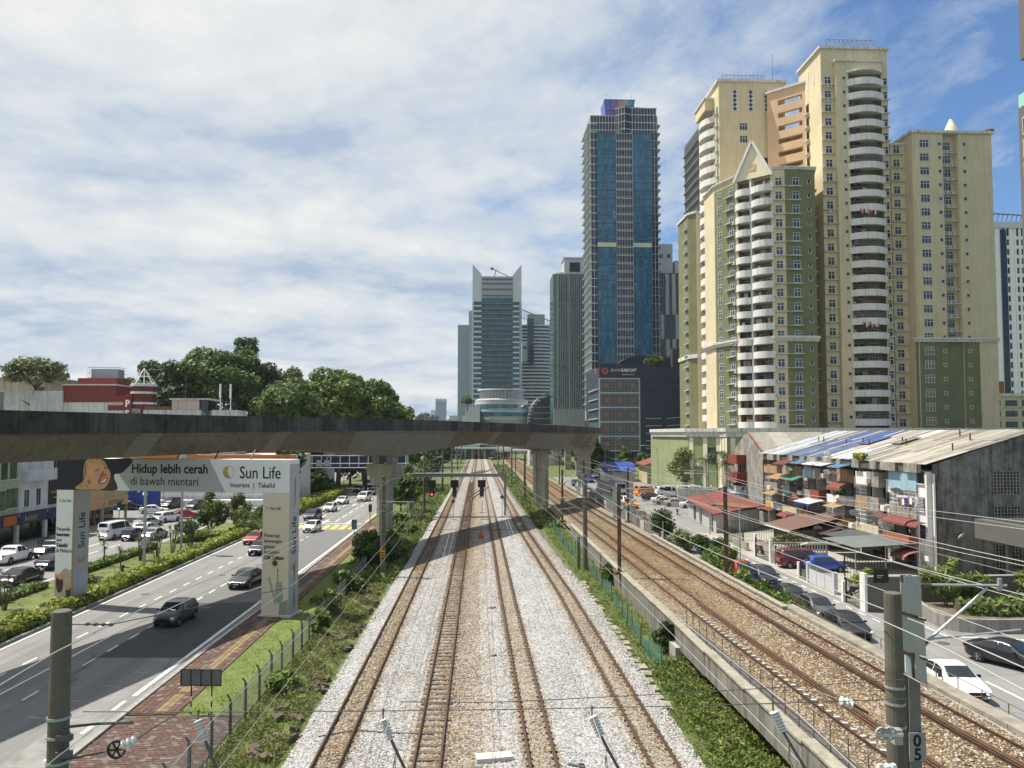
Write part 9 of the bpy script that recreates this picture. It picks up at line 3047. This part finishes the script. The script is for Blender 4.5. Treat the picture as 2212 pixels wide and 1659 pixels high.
def h_mast(label, x, y, base, h, side, near=False, box=None, m=RUST):
 t = thing('steel_mast', label, 'catenary mast', (x, y, base), 0, 'steel masts of the light rail')
 w = .165 if near else .14
 mb = MB().box(-w, w, -w, -w + .03, 0, h).box(-w, w, w - .03, w, 0, h).box(-.02, .02, -w + .03, w - .03, 0, h)
 mb.build('column', m, t)
 MB().box(-.45, .45, -.45, .45, -.1, .12).build('base_plate', RUST, t)
 L = 2.9 * side
 zt = h - .25
 tube(t, [(w * side, 0, zt), (L, 0, zt - .05)], .038, STEEL, 'top_tube', 8)
 insulator(t, (w * side + .08 * side, 0, zt), (w * side + .5 * side, 0, zt), .06, 8, BRC)
 tube(t, [(w * side + .35 * side, 0, zt - 1.6), (L * .8, 0, zt - .12)], .042, STEEL, 'strut', 8)
 insulator(t, (w * side, 0, zt - 1.95), (w * side + .38 * side, 0, zt - 1.58), .075, 8, BRC)
 tube(t, [(L * .22, 0, zt - 1.55), (L * 1.12, -.05, zt - 1.3)], .026, STEEL, 'steady_arm', 6)
 MB().box(L * .93 - .05, L * .93 + .05, -.04, .04, zt - .2, zt + .16).build('clamp', STEEL, t)
 if box:
  MB().box(-.28, .28, -.34, -.16, box, box + 1.3).build('equipment_box', STEEL_D, t)
 return t
nm = h_mast('grey steel mast at the lower right hung with pale boards and the 05 sign', 12.38, 21.6, lz(21.6) + .1, 9.42 - lz(21.6) - .1, 1, True, m=mat('mast_grey', (.16, .16, .155), .6, .15, 2, streak=.4))
BRD = mat('board_pale', (.36, .37, .345), .7, .08, 3, fine=.1)
b0 = lz(21.6) + .1
for (z0, z1, m_, x0, x1) in ((8.38, 9.2, BRD, -.42, .26), (7.28, 8.3, BRD, -.40, .34), (6.48, 7.2, BRD, -.05, .36), (6.66, 7.22, PR_WHITE, -.34, -.08)):
 mb = MB()
 mb.v = [(x0, -.32, z0 - b0 + .12), (x1, -.20, z0 - b0 - .1), (x1 - .03, -.20, z1 - b0 - .1), (x0, -.32, z1 - b0 + .12), (x0, -.29, z0 - b0 + .12), (x1, -.17, z0 - b0 - .1), (x1 - .03, -.17, z1 - b0 - .1), (x0, -.29, z1 - b0 + .12)]
 mb.f = [(0, 1, 2, 3), (7, 6, 5, 4), (0, 4, 5, 1), (1, 5, 6, 2), (2, 6, 7, 3), (3, 7, 4, 0)]
 mb.m = [0] * 6
 mb.build('board', m_, nm)
for z in (8.3, 7.2):
 MB().bar((-.42, -.34, z - b0 + .14), (.36, -.2, z - b0 - .1), .05).build('board_rail', RUST, nm)
MB().box(-.24, .24, -.19, -.17, 9.1 - b0, 9.45 - b0).build('cap_box', STEEL, nm)
sg = MB().box(-.24, .24, -.25, -.22, 4.3 - b0, 5.08 - b0).build('number_plate', mat('plate_grey', (.27, .28, .28), .6, .05, 3), nm)
text('0', 'numeral', .46, (-.13, -.256, 4.71 - b0), FR, PR_INK, sg, .012)
text('5', 'numeral', .46, (-.12, -.256, 4.33 - b0), FR, PR_INK, sg, .012)
lab = ['brown steel mast on the grey parapet, nearest full one left of the raised line', 'brown steel mast with a black box right of the slim pier', 'brown steel mast left of the raised line behind the slim pier', 'brown steel mast further left of the raised line toward the station', 'farthest brown steel mast left of the raised line']
for i, y in enumerate((65, 109.5, 154, 198, 246)):
 m_ = h_mast(lab[i], 12.0 if i < 2 else 12.2 - i * .1, y, lz(y) + (.45 if i == 0 else .05), 7.4, 1, box=2.0 if i == 1 else None)
 if i == 0:
  MB().box(-.55, -.2, -.1, -.06, 4.6, 7.3).build('board', BRD, m_)
lab = ['dark steel mast behind the bushes right of the raised line, nearest', 'steel mast right of the raised line by the green net wall', 'steel mast right of the raised line further up, before the lorry', 'steel mast right of the raised line beneath the broad pier', 'farthest steel mast right of the raised line']
for i, y in enumerate((65.8, 108, 152, 196, 240)):
 h_mast(lab[i], 21.5 - i * .25, y, lz(y) + .1, 7.6, -1)
t = thing('signal_board', 'pale vertical board on a post between the light rail and the net wall', 'sign', (20.9, 104, .8))
MB().box(-.05, .05, .05, .15, 0, 6.2).build('post', STEEL, t)
MB().box(-.32, .32, 0, .05, 3.2, 6.3).build('board', BRD, t)
def wires(label, lines, m=WIREM, group='overhead wires'):
 for pts, r, lab_ in lines:
  o = MB().tube(pts, r, 4, cap=False).build('overhead_wire', m)
  o['label'], o['category'], o['group'] = lab_, 'overhead wire', group
def span(xf, zf, y0, y1, sup, sag):
 """wire along the line: supports every sup metres, sagging between"""
 out = []
 y = y0
 while y <= y1:
  f = ((y - 18) % sup) / sup
  out.append((xf(y), y, zf(y) - sag * 4 * f * (1 - f)))
  y += 5
 return out
tn = {1: 'leftmost', 2: 'second', 3: 'third', 4: 'fourth'}
L_ = []
for k in (1, 2, 3, 4):
 L_.append((span(lambda y: kx(k, y), lambda y: 6.95, 8, 380, 55, .45), [.012, .012, .012, .012][k - 1], 'catenary wire sagging above the %s railway track' % tn[k]))
 L_.append((span(lambda y: kx(k, y) + .1, lambda y: 5.75, 8, 380, 55, .05), .011, 'contact wire above the %s railway track' % tn[k]))
wires('', L_)
L_ = [(span(lambda y: -8.55, lambda y: 9.2, 6, 350, 55, .7), .016, 'feeder wire along the tops of the left concrete masts'), (span(lambda y: -9.75, lambda y: 8.3, 6, 350, 55, .7), .014, 'feeder wire on the road side of the left concrete masts'), (span(lambda y: -8.45, lambda y: 7.1, 6, 350, 55, .5), .012, 'lower wire on the left concrete masts'),
   (span(lambda y: 10.0, lambda y: 9.0, 6, 330, 57, .7), .014, 'feeder wire along the tops of the right concrete masts'), (span(lambda y: 11.0, lambda y: 7.4, 6, 330, 57, .5), .012, 'lower wire on the right concrete masts')]
wires('', L_)
L_ = [(span(lambda y: lx(1, y), lambda y: 8.95, 10, 320, 44, .3), .014, 'catenary wire over the near raised track'), (span(lambda y: lx(1, y), lambda y: 7.55, 10, 320, 44, .04), .013, 'contact wire over the near raised track'),
   (span(lambda y: lx(2, y), lambda y: 8.95, 10, 320, 44, .3), .014, 'catenary wire over the far raised track'), (span(lambda y: lx(2, y), lambda y: 7.55, 10, 320, 44, .04), .013, 'contact wire over the far raised track'),
   (span(lambda y: 12.1, lambda y: 8.4, 10, 260, 44, .35), .016, 'feeder wire on the left steel masts'), (span(lambda y: 21.7, lambda y: 8.7, 14, 260, 44, .35), .018, 'upper feeder wire on the right steel masts'), (span(lambda y: 22.0, lambda y: 8.1, 14, 260, 44, .35), .018, 'lower feeder wire on the right steel masts')]
wires('', L_)
L_ = [([(28.6, 88, 8.6), (29.4, 70, 8.0), (30.5, 56, 8.2), (33, 30, 8.6)], .018, 'street cable rising from the slim pole, upper'), ([(28.6, 88, 8.4), (29.2, 70, 7.6), (30.3, 56, 7.8), (32.8, 30, 8.2)], .018, 'street cable rising from the slim pole, lower'), ([(28.6, 88, 8.5), (31, 95, 8.1), (33.9, 102.3, 8.3)], .016, 'street cable between the slim pole and the red roofed house'),
   ([(33.9, 102.3, 8.3), (30, 130, 7.6), (28, 160, 8.4)], .018, 'street cable from the red roofed house up the street')]
wires('', L_, group='street cables')
GAN = mat('gantry_grey', (.25, .27, .285), .6, .08, 2, metal=.2)
t = thing('signal_gantry', 'grey portal gantry carrying signals over the four tracks', 'signal gantry', (4.25, 124, 0))
for x in (0, -15.0):
 MB().box(x - .2, x + .2, -.2, .2, -.2, 6.6).build('post', GAN, t)
 MB().box(x - .45, x + .45, -.45, .45, -.2, .35).build('footing', CONC_L, t)
MB().box(-15.2, .2, -.22, .22, 6.6, 7.1).build('beam', GAN, t)
MB().bar((-.2, 0, 5.9), (-.75, 0, 6.62), .2).build('knee', GAN, t)
MB().box(-15.2, -6, -.7, .7, 7.12, 7.2).build('walkway', GAN, t)
rl = MB()
for k in range(9):
 rl.bar((-15.1 + k * 1.1, -.68, 7.2), (-15.1 + k * 1.1, -.68, 8.3), .05)
for z in (7.75, 8.3):
 rl.bar((-15.1, -.68, z), (-6.3, -.68, z), .05)
rl.build('railing', GAN, t)
for i, x in enumerate((-7.6, -3.95, .45)):
 s_ = thing('railway_signal', ['railway signal showing red light under the left of the gantry', 'dark railway signal over the leftmost track', 'dark railway signal over the middle of the gantry'][i], 'signal', (x, 123.6, 0), 0, 'railway signals')
 MB().box(-.6, .6, 0, .12, 4.9, 6.1).build('backboard', BLACK, s_)
 MB().box(-.34, .34, -.02, .1, 3.4, 4.9).build('lamp_panel', BLACK, s_)
 MB().bar((-.62, .2, 4.9), (-.62, .2, 6.6), .06).bar((.62, .2, 4.9), (.62, .2, 6.6), .06).build('hanger', GAN, s_)
 for k in range(2):
  MB().lathe([(0, -.05), (.16, -.03)], (0, -.02, 4.4 - k * .6), 10, axis='Y').build('lens', RED_L if (i == 0 and k == 1) else STEEL_D, s_)
 MB().box(-.4, .4, -.5, .05, 3.25, 3.32).build('step', GAN, s_)
for i, (x, y, h, lab_) in enumerate([(-1.0 + 1.55, 129, 2.2, 'thin post with a cross foot between second and third tracks'), (3.7, 122, 3.2, 'track side post with dark disc beside the gantry leg'), (-4.0, 119, 2.8, 'thin post with a disc between first and second tracks')]):
 p = thing('marker_post', lab_, 'post', (x, y, .27), 0, 'track side marker posts')
 MB().cyl(0, 0, 0, h, .04, n=6).build('post', STEEL_D, p)
 MB().box(-.4, .4, -.05, .05, 0, .06).build('foot', STEEL_D, p)
 if i:
  MB().lathe([(0, -.04), (.3, -.04), (.3, .02)], (0, 0, h), 10, axis='Y').build('disc', STEEL_D, p)
for i, (y, lab_) in enumerate(((121.5, 'dark cable laid across the tracks under the gantry'), (106, 'thin cable crossing the shaded ballast'), (34.5, 'thin cable lying across the leftmost track'))):
 o = MB().tube([(x, y + .4 * math.sin(x * 1.3 + i), .3) for x in (-7, -5.5, -4, -2, 0, 2, 4, 6, 8)][: (9 if i < 2 else 4)], .03, 4).build('cable', WIRE_D)
 o['label'], o['category'] = lab_, 'cable'
hz = bpy.data.materials.new('haze_air')
hz.use_nodes = True
ht = hz.node_tree
for n in list(ht.nodes):
 if n.type != 'OUTPUT_MATERIAL':
  ht.nodes.remove(n)
pv = N(ht, 'ShaderNodeVolumePrincipled', Density=0.00008)
pv.inputs['Color'].default_value = (.86, .92, 1.0, 1)
pv.inputs['Anisotropy'].default_value = .2
ht.links.new(pv.outputs[0], ht.nodes['Material Output'].inputs['Volume'])
MB().box(-900, 900, -120, 2700, -5, 240).build('haze', hz, kind='stuff')
for i, (x, y, w, l, lab_) in enumerate(((-21.2, 60.8, .7, .7, 'round manhole cover in the right lane near the grey hatchback'), (-24.6, 74.5, .7, .7, 'manhole cover in the middle lane behind the black sedan'), (-28.1, 66, .7, .7, 'manhole cover in the lane beside the median hedge'), (26.6, 63.5, .7, .7, 'manhole cover on the side street'), (30.0, 48.5, .7, .7, 'manhole cover in the forecourt'))):
 o = MB().lathe([(0, .012), (.36, .012), (.38, .0)], n=16).build('manhole_cover', STEEL_D, None, (x, y, .03))
 o['label'], o['category'], o['group'] = lab_, 'manhole cover', 'manhole covers'
